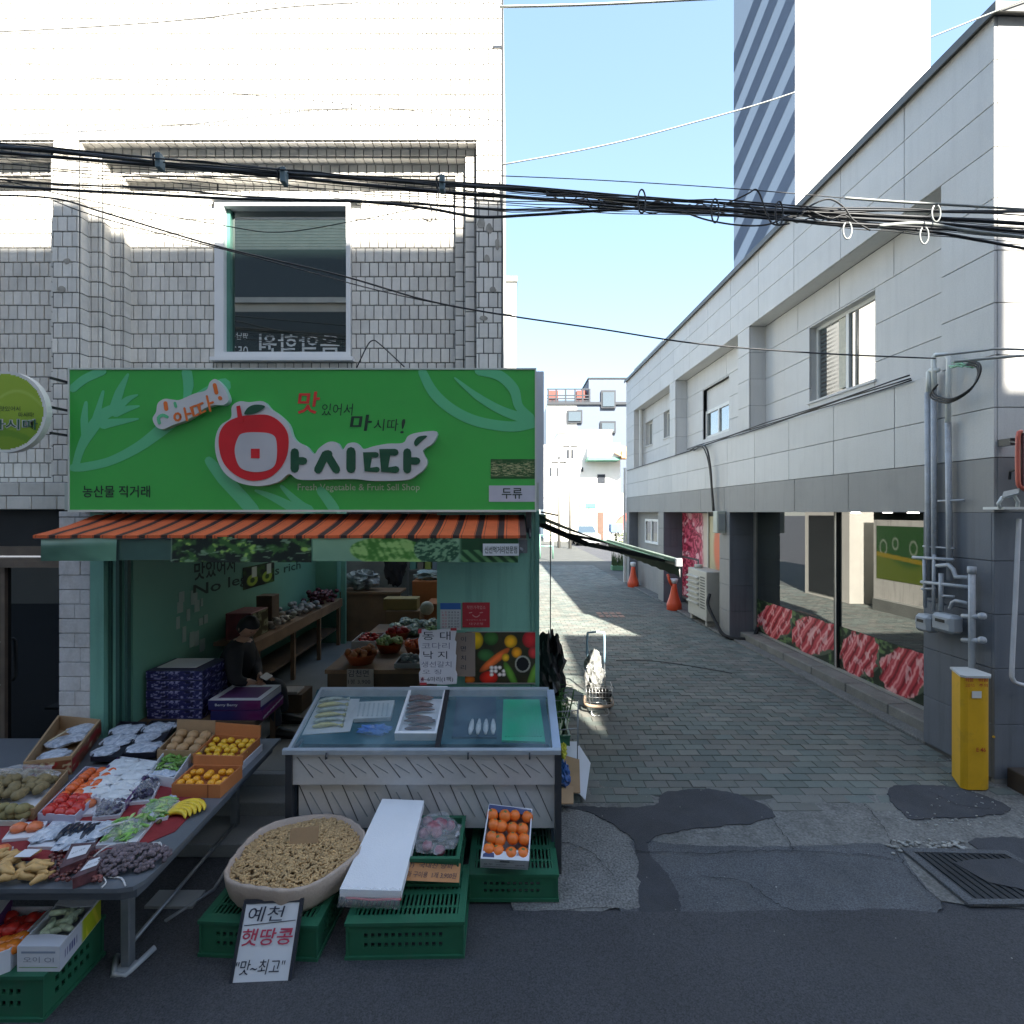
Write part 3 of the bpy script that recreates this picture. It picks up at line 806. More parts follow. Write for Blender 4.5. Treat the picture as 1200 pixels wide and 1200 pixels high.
# raised logo
m_lwhite = mk('logo_white', (.62, .62, .64), .35, var=.03)
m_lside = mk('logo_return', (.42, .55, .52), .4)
m_lred = mk('logo_red', C(190, 22, 34, 1.25), .35)
m_lgreen = mk('logo_dark_green', C(22, 74, 50, 1.2), .35)
m_lgrey = mk('logo_inner_grey', (.50, .50, .53), .4)
m_orange = mk('logo_orange', C(208, 104, 40, 1.2), .4)
def raised(pxpoly, d0, d1, mat, name, k=4, parent=None, side=None):
    pl = [sp(*p) for p in (smooth_pts(pxpoly, k, True) if k > 1 else pxpoly)]
    q = MB(); q.prism(pl, lambda u, v, d: (u, sf-d, v), d0, d1, 0, 1 if side else None)
    return q.build(name, [mat, side] if side else mat, sign)
back = [(276, 478), (285, 472), (296, 473), (312, 472), (320, 480), (330, 487), (341, 498), (346, 512), (352, 519), (362, 524), (371, 533), (377, 526), (388, 519), (398, 520), (404, 528), (410, 521), (420, 520), (428, 527),
        (440, 524), (456, 521), (474, 520), (480, 512), (492, 508), (513, 507), (509, 520), (497, 529), (502, 541), (498, 551), (490, 557), (478, 563), (440, 564), (420, 562), (396, 562), (370, 563), (352, 562), (342, 556), (330, 565), (308, 570), (284, 566), (267, 554), (258, 535), (257, 515), (263, 500), (275, 491)]
raised(back, .002, .055, m_lwhite, 'logo_backplate', 4, side=m_lside)
apple = [(285, 490), (300, 488), (318, 488), (332, 496), (341, 510), (341, 530), (334, 547), (320, 560), (300, 564), (282, 558), (268, 545), (262, 528), (262, 510), (270, 497)]
raised(apple, .056, .060, m_lred, 'apple')
raised([(284, 514), (290, 509), (306, 508), (322, 510), (328, 518), (328, 540), (322, 550), (306, 554), (290, 551), (283, 543), (280, 528)], .0605, .064, m_lgrey, 'letter_counter')
raised([(299, 527), (309, 527), (309, 538), (299, 538)], .0645, .067, m_lred, 'letter_dot', 1)
raised([(282, 478), (286, 477), (290, 496), (284, 497)], .0608, .064, m_lred, 'apple_stalk', 1)
raised([(291, 487), (296, 479), (305, 476), (315, 478), (308, 484), (300, 487)], .0608, .064, m_lgreen, 'apple_leaf')
# letters: vowel bar, si, tta
lett = [ss([(349, 531), (349, 550)], 4.8, 1), ss([(351, 541), (359, 541)], 4.4, 1),
        ss([(376, 551), (385, 533), (388, 533)], 4.6, 1), ss([(386, 533), (397, 551)], 4.6, 1), ss([(414, 530), (414, 550)], 5.2, 1),
        ss([(443, 534), (433, 534), (433, 551), (444, 551)], 3.2, 1), ss([(465, 531), (453, 531), (453, 551), (466, 551)], 4.0, 1),
        ss([(479, 531), (479, 551)], 4.6, 1), ss([(482, 541), (490, 541)], 4.2, 1)]
q = MB()
for i, pl in enumerate(lett): q.prism(pl, lambda u, v, d: (u, sf-d, v), .0565, .060+i*.0003)
q.build('logo_lettering', m_lgreen, sign)
raised([(487, 519), (492, 513), (502, 512), (496, 518), (489, 524)], .0565, .060, m_lgreen, 'sprout_leaf')
# tilted splash badge
raised([(184, 492), (188, 484), (190, 474), (198, 469), (208, 470), (216, 470), (232, 463), (246, 459), (250, 450), (256, 446), (262, 450), (268, 458), (272, 470), (266, 476), (256, 476), (244, 480), (234, 487), (222, 494), (208, 499), (196, 504), (188, 501)], .002, .05, m_lwhite, 'badge_backplate', 4, side=m_lside)
b0 = P(210, 497, sf-.05)
def hangul_strokes(strokes, w, mat, name, d0=.051, kk=1):
    q = MB()
    for i, s_ in enumerate(strokes): q.prism(ss(s_, w, kk), lambda u, v, d: (u, sf-d, v), d0, d0+.003+i*.0003)
    return q.build(name, mat, sign)
ring = [(213+3.6*math.cos(a), 490+4.2*math.sin(a)) for a in np.linspace(0, 6.283, 10)]
hangul_strokes([ring, [(221, 480), (224, 494)], [(223, 487), (228, 486)]], 1.2, m_orange, 'badge_lettering')
hangul_strokes([[(234, 477), (229, 479), (232, 489), (237, 487)], [(242, 474), (237, 476), (240, 486), (245, 483)], [(247, 466), (251, 483)], [(249, 475), (254, 473)]], 1.2, m_orange, 'badge_lettering')
hangul_strokes([[(256, 453), (258, 462)]], 2.2, m_orange, 'badge_exclamation'); hangul_strokes([[(262, 468), (262.6, 468.6)]], 2.2, m_orange, 'badge_exclamation')
hangul_strokes([[(199, 474), (200, 481)]], 2.2, m_orange, 'badge_drop')
hangul_strokes([[(210, 474), (211, 478)]], 1.6, m_smotif, 'badge_drop'); hangul_strokes([[(192, 497), (191, 491), (196, 488), (201, 490)]], 1.8, m_smotif, 'badge_drop', kk=3)
# slogan, brush style
m_ink = mk('brush_ink', (.012, .035, .02), .5); m_redink = mk('brush_red', C(200, 50, 45, 1.2), .5)
def T(body, x0, y1, x1, y0, mat, name='lettering', bold=.0, dep=.0025, parent=sign, Y=None, shear=0):
    Y = sf if Y is None else Y
    a = P(x0, y1, Y); b = P(x1, y0, Y)
    return text(body, b.z-a.z, a, (1, 0, 0), (0, 0, 1), mat, name, parent, dep, b.x-a.x, bold=bold, shear=shear)
T('맛', 349, 485, 375, 459, m_redink, 'slogan_lettering', .018, shear=.12); T('있어서', 377, 487, 414, 473, m_ink, 'slogan_lettering', .0, shear=.1)
T('마', 410, 505, 436, 486, m_ink, 'slogan_lettering', .018, shear=.1); T('시따', 438, 505, 467, 491, m_ink, 'slogan_lettering', .0, shear=.1); T('!', 469, 508, 475, 491, m_ink, 'slogan_lettering', shear=.1)
T('농산물 직거래', 97, 583, 176, 569, m_ink, 'trade_lettering', .012)
T('Fresh Vegetable & Fruit Sell Shop', 349, 577, 492, 567, mk('pale_print', (.45, .58, .42), .5), 'subtitle_lettering', .004)
# bean photo and 두류 plate
def beans(u, v):
    n = fbm(u*9, v*26+u*5, 1.4, 3, 4); n2 = fbm(u*9+v*6, v*30-u*9, 1.2, 8, 3)
    base = (40, 90, 45); m = sm(n, .46, .56)*sm(v, .05, .2)*(1-sm(v, .72, .98+.1*np.sin(u*9)))
    c = mixc(base, (176, 176, 130), m); c = mixc(c, (60, 80, 45), sm(n2, .52, .62)*.7)
    return c
a = P(575, 561, sf-.002); b = P(627, 538, sf-.002)
painted('bean_photo', (a.x, a.y, a.z), (b.x-a.x, 0, 0), (0, 0, b.z-a.z), 90, 46, beans, sign)
raised([(573, 569), (627, 569), (627, 588), (573, 588)], .0005, .004, mk('plate_grey', (.55, .57, .66), .4), 'product_plate', 1)
T('두류', 588, 584.5, 612, 572, m_ink, 'product_lettering', .01, dep=.0055)

# pale side lightbox behind the sign
q = MB(); a = P(628, 597, 4.42); b = P(637, 437, 4.42)
q.box(a.x-.03, b.x, 4.36, 4.48, a.z, b.z, ch=.006)
q.top('side_lightbox', mk('pale_lightbox', (.60, .63, .70), .4, var=.03), 'narrow pale blank lightbox standing behind the right end of the green sign', 'lightbox')

# round sign at the far left
rs = thing('round_sign', 'round lime green projecting sign with a white rim, left of the big sign', 'sign', (-3.9, 4.0, 3.28))
cy = 4.0; c = P(14, 484, cy); rr = 38/600*cy*1.24
q = MB(); q.cyl((c.x, cy, c.z), (c.x, cy-.05, c.z), rr, n=48, smooth=False); q.build('rim', mk('white_rim', (.7, .7, .68), .4), rs)
def lime(u, v):
    x = (u-.5)*2; y = (v-.5)*2
    n = fbm(u*4, v*4, 1, 2); c_ = mixc((118, 150, 30), (150, 178, 52), sm(y+n*.4, -.6, .6))
    sw = np.abs(y-.55+.9*(x-.3)**2); c_ = mixc(c_, (172, 196, 90), (1-sm(sw, .02, .06))*.7)
    sw = np.abs(y+.55+.35*x*x+.1*x); c_ = mixc(c_, (98, 140, 26), (1-sm(sw, .08, .1)))
    return c_
q = MB(); o = None
me_pts = 40
u_, v_ = [], []
disc = painted('face', (c.x-rr*.93, cy-.0505, c.z-rr*.93), (rr*1.86, 0, 0), (0, 0, rr*1.86), 60, 60, lime, rs)
import bmesh
bm = bmesh.new(); bm.from_mesh(disc.data)
oc = org(rs); bmesh.ops.delete(bm, geom=[v for v in bm.verts if math.hypot(v.co.x+oc.x-c.x, v.co.z+oc.z-c.z) > rr*.94], context='VERTS'); bm.to_mesh(disc.data); bm.free()
T('마시따', -12, 504, 45, 491, mk('white_ink', (.62, .62, .62), .5), 'lettering', .055, dep=.002, parent=rs, Y=cy-.0505)
T('마시따', -12, 503.5, 45, 491.5, m_lgreen, 'lettering', .01, dep=.004, parent=rs, Y=cy-.0505)
T('맛있어서', 0, 482, 24, 476, m_ink, 'lettering', .0, dep=.002, parent=rs, Y=cy-.0505)
T('마시따!', 22, 489, 40, 483, m_ink, 'lettering', .0, dep=.002, parent=rs, Y=cy-.0505)
q = MB()
for py in (444, 478, 508):
    a = P(50, py, 4.05); b = P(86, py, 4.45)
    q.beam((c.x+rr*.9, 4.02, P(0, py, 4.05).z), (-3.6, 4.3, P(0, py, 4.05).z-.0), .018, .018)
q.build('bracket', mk('dark_steel', (.05, .05, .055), .5, .6), rs)

# ---------------------------------------------------------------- orange striped awning
m_aw = mk('awning_orange', C(204, 94, 48, 1.05), .75, var=.10, vs=6, bump=.1, bs=40, fine=.05)
m_awb = mk('awning_brown', C(62, 38, 32, .9), .75, var=.1, vs=6)
aw = thing('striped_awning', 'orange and brown striped awning under the green sign', 'awning', (-1.69, 4.1, 2.4))
ax0, ax1 = -3.50, .105
q = MB(); n = 22; w = (ax1-ax0)/n
def awz(y, x): t = (4.33-y)/(4.33-3.74); return 2.485-.155*t-.012*math.sin(t*math.pi)+.006*mnoise.noise(Vector((x*3, y*4, 0)))*(1 if x < -3 else .4)
for i in range(n):
    for (f0, f1, mi) in ((0, .10, 0), (.10, .125, 1), (.125, .66, 0), (.66, .685, 1), (.685, .71, 0), (.71, 1, 1)):
        xa, xb = ax0+w*(i+f0), ax0+w*(i+f1)
        ys = [4.33-.59*k/6 for k in range(7)]
        vs = [(x, y, awz(y, x)) for y in ys for x in (xa, xb)]+[(x, y, awz(y, x)-.003) for y in ys for x in (xa, xb)]
        fs = [(2*k, 2*k+2, 2*k+3, 2*k+1) for k in range(6)]+[(14+2*k, 14+2*k+1, 14+2*k+3, 14+2*k+2) for k in range(6)]
        q.add(vs, fs, mi)
        q.quad((xa, 3.7395, awz(3.74, xa)-.022), (xb, 3.7395, awz(3.74, xb)-.022), (xb, 3.7395, awz(3.74, xb)), (xa, 3.7395, awz(3.74, xa)), mi)
q.build('canopy', [m_aw, m_awb], aw)
q = MB(); q.cyl((ax0, 3.76, 2.315), (ax1, 3.76, 2.315), .016, n=10); q.build('front_bar', mk('dull_aluminium', (.35, .36, .37), .4, .8), aw)
q = MB()
for x in (-2.9, -1.2, -.1): q.beam((x, 4.33, 2.42), (x+.02, 3.78, 2.32), .02, .02)
q.build('arm', MATS['dark_steel'], aw)
# winding gear at the right end
q = MB(); q.box(.115, .16, 4.2, 4.29, 2.33, 2.5, ch=.004); q.cyl((.14, 4.2, 2.36), (.14, 4.0, 2.30), .009); q.build('gear_box', MATS['dark_steel'], aw)

# printed valance pieces hanging from the front bar
vz0 = P(0, 659, 3.74).z; vz1 = 2.318
def pxX(px, Y=3.74): return (px-600)/600*Y
def veg_dark(u, v):
    n = fbm(u*14, v*3.2, 1, 1, 4); n2 = fbm(u*20, v*5, 1, 5, 3); n3 = fbm(u*9+v*3, v*6-u*7, 1.3, 9, 3)
    c = mixc((20, 32, 26), (60, 100, 50), sm(n, .45, .62)); c = mixc(c, (150, 190, 90), sm(n2, .60, .7)*sm(n, .5, .6))
    c = mixc(c, (130, 160, 130), sm(n3, .62, .72)*.8)
    return mixc(c, (126, 150, 134), 1-sm(u, .0, .012))
def veg_light(u, v):
    x = u*2.35; n = fbm(x*10, v*6, 1, 3, 4)
    c = mixc((120, 158, 132), (134, 172, 140), v)
    # cabbage leaf
    yy = .5-.22*((x-.95)/.45)**2; leaf = sm(.95-np.abs((x-.95)/.55)**2-np.abs((v-.35-.2*(.95-x))/.62)**2, 0, .1)
    vein = np.abs(np.sin((x-.95)*38+v*6)); c = mixc(c, mixc((70, 125, 50), (150, 190, 110), sm(n+.2*vein, .45, .75)), leaf)
    dk = sm(x-.95-(1-v)*.9, 0, .05)*(1-sm(x, 1.2, 1.5)); c = mixc(c, (24, 44, 36), dk)
    ball = sm(1-((x-1.42)/.27)**2-((v-.48)/.62)**2, 0, .12)
    cell = fbm(x*34, v*14, 1, 7, 2); c = mixc(c, mixc((38, 78, 56), (118, 158, 122), sm(cell, .4, .62)), ball)
    right = sm(x, 1.66, 1.72); st = np.abs(np.sin((x*4+v*1.3)*6)); c = mixc(c, mixc((24, 66, 38), (90, 140, 90), sm(st, .5, .9)*(v < .5)), right)
    return c
val = thing('vegetable_print_valance', 'printed vegetable valance hanging below the striped awning', 'valance', (-1.2, 3.75, 2.14))
painted('print', (pxX(200), 3.742, vz0), (pxX(365)-pxX(200), 0, 0), (0, 0, vz1-vz0), 130, 28, veg_dark, val, wave=.02)
painted('print', (pxX(366), 3.744, vz0+.01), (pxX(607)-pxX(366), 0, -.012), (0, 0, vz1-vz0), 200, 36, veg_light, val, wave=.015)
q = MB(); a = P(566, 651, 3.738); b = P(608, 637, 3.738); q.box(a.x, b.x, 3.726, 3.732, a.z, b.z); q.build('label', mk('label_white', (.6, .62, .66), .5), val)
T('신선먹거리전문점', 568, 648.5, 606, 640, m_ink, 'lettering', .01, dep=.001, parent=val, Y=3.7255)
def film(u, v):
    n = fbm(u*3, v*2, 1, 4); s = np.exp(-((v-.75-.1*u+.05*n)/.12)**2)
    c = mixc((66, 104, 88), (96, 142, 118), sm(u+n*.4, .2, 1.1)); return mixc(c, (190, 214, 200), s*.8*(1-sm(u, .1, .95)*.4))
cl = painted('clear_side_curtain', (pxX(47), 3.745, vz0+.01), (pxX(136)-pxX(47), 0, .0), (0, 0, vz1-vz0), 30, 12, film, None, wave=.03)
tag(cl, 'greenish clear plastic curtain rolled at the left end of the awning', 'curtain')
q = MB(); q.box(pxX(136), pxX(200), 3.76, 3.768, vz0+.015, 2.31); q.top('plain_green_curtain', mk('dark_green_vinyl', (.05, .115, .095), .4, var=.2, vs=4), 'plain dark green vinyl strip between the clear curtain and the vegetable print', 'curtain')

# ---------------------------------------------------------------- lettering and prints on the inner green wall
WXl = -3.30
def onwall(px, py):   # inner left wall plane x = WXl
    Y = WXl*600/(px-600); return Vector((WXl, Y, CAMZ+(600-py)/600*Y))
def wtext(body, p0, p1, mat, **k):
    a = onwall(*p0); b = onwall(*p1)
    text(body, k.pop('h'), a, (0, 1, 0), (0, 0, 1), mat, 'wall_lettering', shop, .004, b.y-a.y, **k)
m_wl = mk('wall_print_ink', (.012, .05, .035), .5)
wtext('맛있어서', (227, 681), (275, 650), m_wl, bold=.02, h=.19)
wtext('No legacy is rich', (226, 704), (352, 672), m_wl, bold=.012, h=.16)
def avo(u, v):
    c = mixc((14, 26, 20), (50, 84, 30), sm(fbm(u*5, v*5, 1, 3), .45, .7))
    for cx in (.28, .75):
        d = np.hypot((u-cx)*1.6, v-.34); c = mixc(c, (150, 176, 60), 1-sm(d, .24, .28)); c = mixc(c, (40, 70, 20), 1-sm(d, .1, .13))
        t = (np.abs(u-cx-.06) < .07)*(v > .45)*(v < .95); c = mixc(c, (196, 206, 196), t*1.)
    return c
a = onwall(284, 690); b = onwall(321, 656)
painted('avocado_poster', (WXl+.006, a.y, a.z-.02), (0, b.y-a.y, 0), (0, 0, b.z-a.z), 40, 40, avo, shop)
m_tape = mk('translucent_tape', (.35, .48, .43), .4)
rnd = random.Random(3)
for i in range(16):
    q = MB(); a = onwall(rnd.uniform(196, 240), rnd.uniform(705, 765)); q.box(WXl, WXl+.003+i*.0004, a.y, a.y+rnd.uniform(.03, .09), a.z, a.z+rnd.uniform(.06, .16)); q.build('torn_paper', m_tape, shop)
# ---------------------------------------------------------------- panelled building on the right
A0 = 0.0317; RB0 = Vector((4.42, 4.69, 0))
m_panel = mk('pale_stone_panel', (.55, .545, .53), .6, streak=.09, var=.03, vs=1.5, bump=.12, bs=35, rand=.04, stain=(.46, .45, .43), ss=1.6, sa=.3, fine=.05, fs=70)
m_gpanel = mk('taupe_grey_panel', (.265, .26, .25), .6, streak=.12, var=.05, vs=1.2, bump=.1, bs=50, rand=.03, stain=(.15, .155, .155), ss=1.5, sa=.3, fine=.04)
m_dpanel = mk('slate_blue_panel', (.135, .15, .175), .55, streak=.25, var=.06, vs=1.5, bump=.1, bs=50, rand=.05, fine=.05, stain=(.09, .10, .12), ss=2, sa=.35)
m_joint = mk('panel_joint', (.12, .12, .12), .9, var=.1)
rb = thing('panelled_building', 'two storey pale panelled building with grey ground floor lining the alley', 'building', RB0, A0)
JW = .007
class RB:
    """local frame: x = depth into the building, y = along the alley"""
def rbx(name, mat, x0, x1, y0, y1, z0, z1, ch=0., par=None):
    q = MB(); q.box(x0, x1, y0, y1, z0, z1, ch=ch); o = q.build(name, mat, par or rb, world=False); return o
LEN = 13.25; TOP = 7.05; RXE = 9.0
# core volumes, set back 30 mm behind the panels
c0 = .03
cor = MB()
bays = [(.57, 4.55), (4.98, 8.35), (8.78, 12.25)]
IB = .30   # recess depth
BZ0, BZ1 = 3.94, 5.85
cor.box(c0, RXE, 0.03, LEN, BZ1+.03, TOP); cor.box(c0, RXE, .03, LEN, 2.52, BZ0-.03); cor.box(IB+c0+.12, RXE, .03, LEN, BZ0-.03, BZ1+.03)
prev = .03
wins = []
for (a, b) in bays: cor.box(c0, IB+c0+.12, prev, a-.01, BZ0-.03, BZ1+.03); prev = b+.01
cor.box(c0, IB+c0+.12, prev, LEN, BZ0-.03, BZ1+.03)
cor.box(.6, RXE, .03, LEN, 0, 2.519)
o = cor.build('core_wall', m_joint, rb, world=False)
panels = []
def panel_strip(y0, y1, z0, z1, x=0., L=1.06, mat=m_panel, off=0., t=.028, name='panel'):
    y = y0
    k = max(1, int(round((y1-y0)/L))); w = (y1-y0)/k if off == 0 else L
    edges = [y0]
    if off: 
        e = y0+off
        while e < y1-.2: edges.append(e); e += L
        edges.append(y1)
    else: edges = [y0+w*i for i in range(k+1)]
    for a, b in zip(edges, edges[1:]): rbx(name, mat, x+random.uniform(0, .0015), x+t, a+JW/2, b-JW/2, z0+JW/2, z1-JW/2, ch=.003)
for z0, z1 in ((5.85, 6.25), (6.25, 6.65), (6.65, TOP)): panel_strip(0, LEN, z0, z1, off=1.04)
panel_strip(0, LEN, 3.0, 3.46, off=1.18); panel_strip(0, LEN, 3.46, 3.94, off=1.18)
panel_strip(0, LEN, 2.5, 3.0, mat=m_gpanel, off=.75, L=1.2)
zr_ = [3.94, 4.42, 4.9, 5.38, 5.85]
segs = [(0, .57), (4.55, 4.98), (8.35, 8.78), (12.25, LEN)]
for a, b in segs:
    for z0, z1 in zip(zr_, zr_[1:]): panel_strip(a, b, z0+.0, z1, L=2)
# windows: (y0, y1, z0, z1)
wdef = [(1.88, 3.25, 4.2, 5.35), (6.0, 7.35, 4.2, 5.35)]
small = [(9.6, 10.15, 4.62, 5.38), (11.2, 11.95, 4.62, 5.38)]
for bi, (a, b) in enumerate(bays):
    holes = [w for w in wdef+small if a < w[0] < b]
    for z0, z1 in zip(zr_, zr_[1:]):
        hs = sorted([(h[0], h[1]) for h in holes if h[2] < z1-.03 and h[3] > z0+.03])
        edges = [(a, b)]
        for h0, h1 in hs:
            e2 = []
            for (p, q_) in edges:
                if p < h0 < q_: e2 += [(p, h0), (h1, q_)]
                else: e2.append((p, q_))
            edges = e2
        for p, q_ in edges: panel_strip(p, q_, z0, z1, x=IB, L=1.06, t=.025)
    # pieces above / below windows inside the strip
    for h in holes:
        for z0, z1 in zip(zr_, zr_[1:]):
            if h[2] < z1-.03 and h[3] > z0+.03:
                if h[2] > z0+.02: panel_strip(h[0], h[1], z0, h[2], x=IB, t=.025)
                if h[3] < z1-.02: panel_strip(h[0], h[1], h[3], z1, x=IB, t=.025)
    # far reveal (faces the street) and soffit, sill
    for z0, z1 in zip(zr_, zr_[1:]): rbx('reveal_panel', m_panel, .031, IB-.001, b-.008, b+.002, z0+.003, z1-.003)
    rbx('soffit', m_panel, .031, IB-.001, a, b, BZ1+.002, BZ1+.028)
    rbx('ledge', m_panel, .031, IB-.001, a, b-.01, BZ0-.028, BZ0-.002)
m_upvc2 = mk('cream_upvc', (.66, .66, .63), .4, var=.04)
m_wg = mk_glass('upper_window_glass', (.05, .07, .07), refl=.35)
def sash_window(y0, y1, z0, z1, x=IB, d=.11, split=.42):
    w = bpy.data.objects.new('window', None); COL.objects.link(w); w.parent = rb
    q = MB(); f = .05
    q.box(x+d, x+d+.05, y0, y0+f, z0, z1); q.box(x+d, x+d+.05, y1-f, y1, z0, z1); q.box(x+d, x+d+.05, y0+f, y1-f, z0, z0+f); q.box(x+d, x+d+.05, y0+f, y1-f, z1-f, z1)
    m = y0+(y1-y0)*split
    q.box(x+d-.01, x+d+.05, m-.03, m+.03, z0+f, z1-f)
    q.build('frame', m_upvc2, w, world=False)
    q = MB(); q.box(x+d+.02, x+d+.026, y0+f, m-.03, z0+f, z1-f); q.build('pane', m_wg, w, world=False)
    q = MB(); q.box(x+d+.03, x+d+.036, m+.03, y1-f, z0+f, z1-f); q.build('pane', m_wg, w, world=False)
    # reveals
    q = MB(); q.box(x+.026, x+d, y1, y1+.004, z0, z1); q.box(x+.026, x+d, y0-.004, y0, z0, z1); q.box(x+.026, x+d, y0, y1, z1, z1+.004); q.box(x-.03, x+d, y0-.03, y1+.03, z0-.03, z0-.0005)
    q.build('sill', m_panel, w, world=False)
    return w
w1 = sash_window(*wdef[0], split=.48)
q = MB(); q.box(IB+.105, IB+.125, 2.58, 2.72, 4.28, 5.28); q.build('curtain', mk('cream_blind', (.55, .52, .42), .8, var=.1, vs=20), w1, world=False)
q = MB()
for i in range(16): q.box(IB+.14, IB+.15, 2.75, 3.18, 4.27+i*.062, 4.27+i*.062+.03)
q.build('blind', mk('brown_louvre', (.20, .18, .15), .6), w1, world=False)
w2 = bpy.data.objects.new('window', None); COL.objects.link(w2); w2.parent = rb
q = MB(); y0, y1 = 6.0, 7.35; x = IB+.1
q.box(x, x+.03, y0, y1, 4.86, 5.35); q.build('infill_panel', m_panel, w2, world=False)
q = MB()
for (a, b, c, d) in ((y0, y0+.06, 4.2, 4.86), (y1-.06, y1, 4.2, 4.86), (y0+.06, y1-.06, 4.2, 4.27), (y0+.06, y1-.06, 4.79, 4.86), (6.62, 6.68, 4.27, 4.79)): q.box(x-.03, x+.02, a, b, c, d)
q.build('frame', m_upvc2, w2, world=False)
q = MB(); q.box(x, x+.005, 6.68, y1-.06, 4.27, 4.79); q.build('pane', m_wg, w2, world=False)
q = MB(); q.box(x, x+.005, y0+.06, 6.62, 4.27, 4.79); q.build('pane', m_wg, w2, world=False)
for s_ in small: sash_window(*s_, split=.5)
rbx('downpipe', m_upvc2, .12, .19, 12.0, 12.07, 3.95, 5.84)
# dark grey roof capping
q = MB(); q.box(-.05, .30, -.06, LEN+.05, TOP+.002, TOP+.05); q.box(-.065, -.05, -.075, LEN+.05, TOP-.03, TOP+.06); q.box(.301, RXE, -.06, LEN+.05, TOP+.002, TOP+.04); q.box(-.05, RXE, -.075, -.06, TOP-.03, TOP+.06)
q.build('parapet_cap', mk('dark_metal_capping', (.12, .12, .115), .5, .2, var=.15), rb, world=False)
q = MB(); q.box(.1, .9, 9.6, 12.6, TOP+.05, TOP+.28, ch=.01); q.build('roof_plant', mk('roof_box', (.5, .5, .49), .6), rb, world=False)
# front face towards the street
def fpanel(x0, x1, z0, z1, mat, name='panel', y=0.):
    q = MB(); q.box(x0+JW/2, x1-JW/2, y+random.uniform(0, .001), y+.028, z0+JW/2, z1-JW/2, ch=.003); q.build(name, mat, rb, world=False)
for z0, z1 in zip([5.85, 6.25, 6.65], [6.25, 6.65, TOP]):
    for x0, x1 in ((.0285, 1.1), (1.1, 2.3), (2.3, 3.6)): fpanel(x0, x1, z0, z1, m_panel)
for z0, z1 in zip([3.0, 3.46, 3.94, 4.42, 4.9, 5.38], [3.46, 3.94, 4.42, 4.9, 5.38, 5.85]):
    for x0, x1 in ((.0285, 1.3), (1.3, 2.5), (2.5, 3.6)): fpanel(x0, x1, z0, z1, m_panel)
for x0, x1 in ((.0285, 1.3), (1.3, 2.5), (2.5, 3.6)): fpanel(x0, x1, 2.5, 3.0, m_gpanel)
# ground floor piers (slate panels) and shop window
rows = [0.05, .55, 1.06, 1.56, 2.05, 2.498]
def pier(y0, y1, side=m_dpanel, face=m_dpanel, x1=.6, front=True):
    q = MB(); q.box(.03, x1, y0+.03, y1-.0, 0, 2.498); q.build('pier', m_joint, rb, world=False)
    for z0, z1 in zip(rows, rows[1:]):
        q = MB(); q.box(0, .029, y0+.0285, y1, z0+.003, z1-.003, ch=.003); q.build('panel', side, rb, world=False)
        if front:
            q = MB(); q.box(0.0, x1, y0, y0+.028, z0+.003, z1-.003, ch=.003); q.build('panel', face, rb, world=False)
pier(0, .78, side=m_dpanel, face=m_dpanel)
pier(5.31, 5.77, side=m_gpanel); pier(9.25, 9.72, side=m_gpanel)
pier(12.85, LEN, side=m_gpanel)
for x0, x1 in ((.605, 1.5), (1.5, 2.6)):
    for z0, z1 in zip(rows, rows[1:]): fpanel(x0, x1, z0, z1, m_dpanel, y=.35)
q = MB(); q.box(.0, 3.6, .0, .03, 0.0, .048); q.build('plinth', mk('plinth_concrete', (.24, .24, .23), .9, var=.2, bump=.4, bs=30), rb, world=False)
q = MB(); q.box(.0, .6, .001, LEN-.02, 2.4985, 2.52); q.build('overhang_soffit', m_gpanel, rb, world=False)
# glazing at inset .5
GX = .50
m_shopglass = mk_glass('butcher_window_glass', (.02, .025, .022), refl=.22)
m_black = mk('black_frame', (.015, .015, .016), .4)
m_alu = mk('pale_aluminium', (.45, .45, .43), .4, .6)
gw = bpy.data.objects.new('shop_window', None); COL.objects.link(gw); gw.parent = rb
q = MB()
q.box(GX-.03, GX+.03, .78, .82, .2, 2.498); q.box(GX-.03, GX+.03, 2.86, 2.93, .2, 2.498); q.build('frame', m_black, gw, world=False)
q = MB(); q.box(GX-.03, GX+.03, 5.26, 5.31, .2, 2.498); q.box(GX-.04, GX+.03, .82, 5.26, .17, .20); q.box(GX-.045, GX-.031, 2.86, 2.885, .2, 2.498)
q.build('frame', m_alu, gw, world=False)
q = MB(); q.box(GX, GX+.012, .82, 2.86, .201, 2.498); q.build('pane', m_shopglass, gw, world=False)
q = MB(); q.box(GX, GX+.012, 2.93, 5.26, .201, 2.498); q.build('pane', m_shopglass, gw, world=False)
m_kerb = mk('worn_kerb_stone', (.20, .195, .175), .9, var=.2, vs=4, bump=.5, bs=30, fine=.2, stain=(.11, .11, .10), ss=3, sa=.6)
for i in range(6):
    q = MB(); y = .78+i*.755; q.box(.20, GX-.041 if False else GX+.03, y+.004, min(y+.751, 5.31), 0, .165, ch=.012); q.build('kerb_stone', m_kerb, rb, world=False)
q = MB(); q.box(.02, .20, .78, 5.31, 0, .05, ch=.01); q.build('kerb_footing', m_conc, rb, world=False)
q = MB(); q.box(-.02, .6, 5.31, 13.2, 0, .04, ch=.01); q.build('kerb_footing', m_conc, rb, world=False)
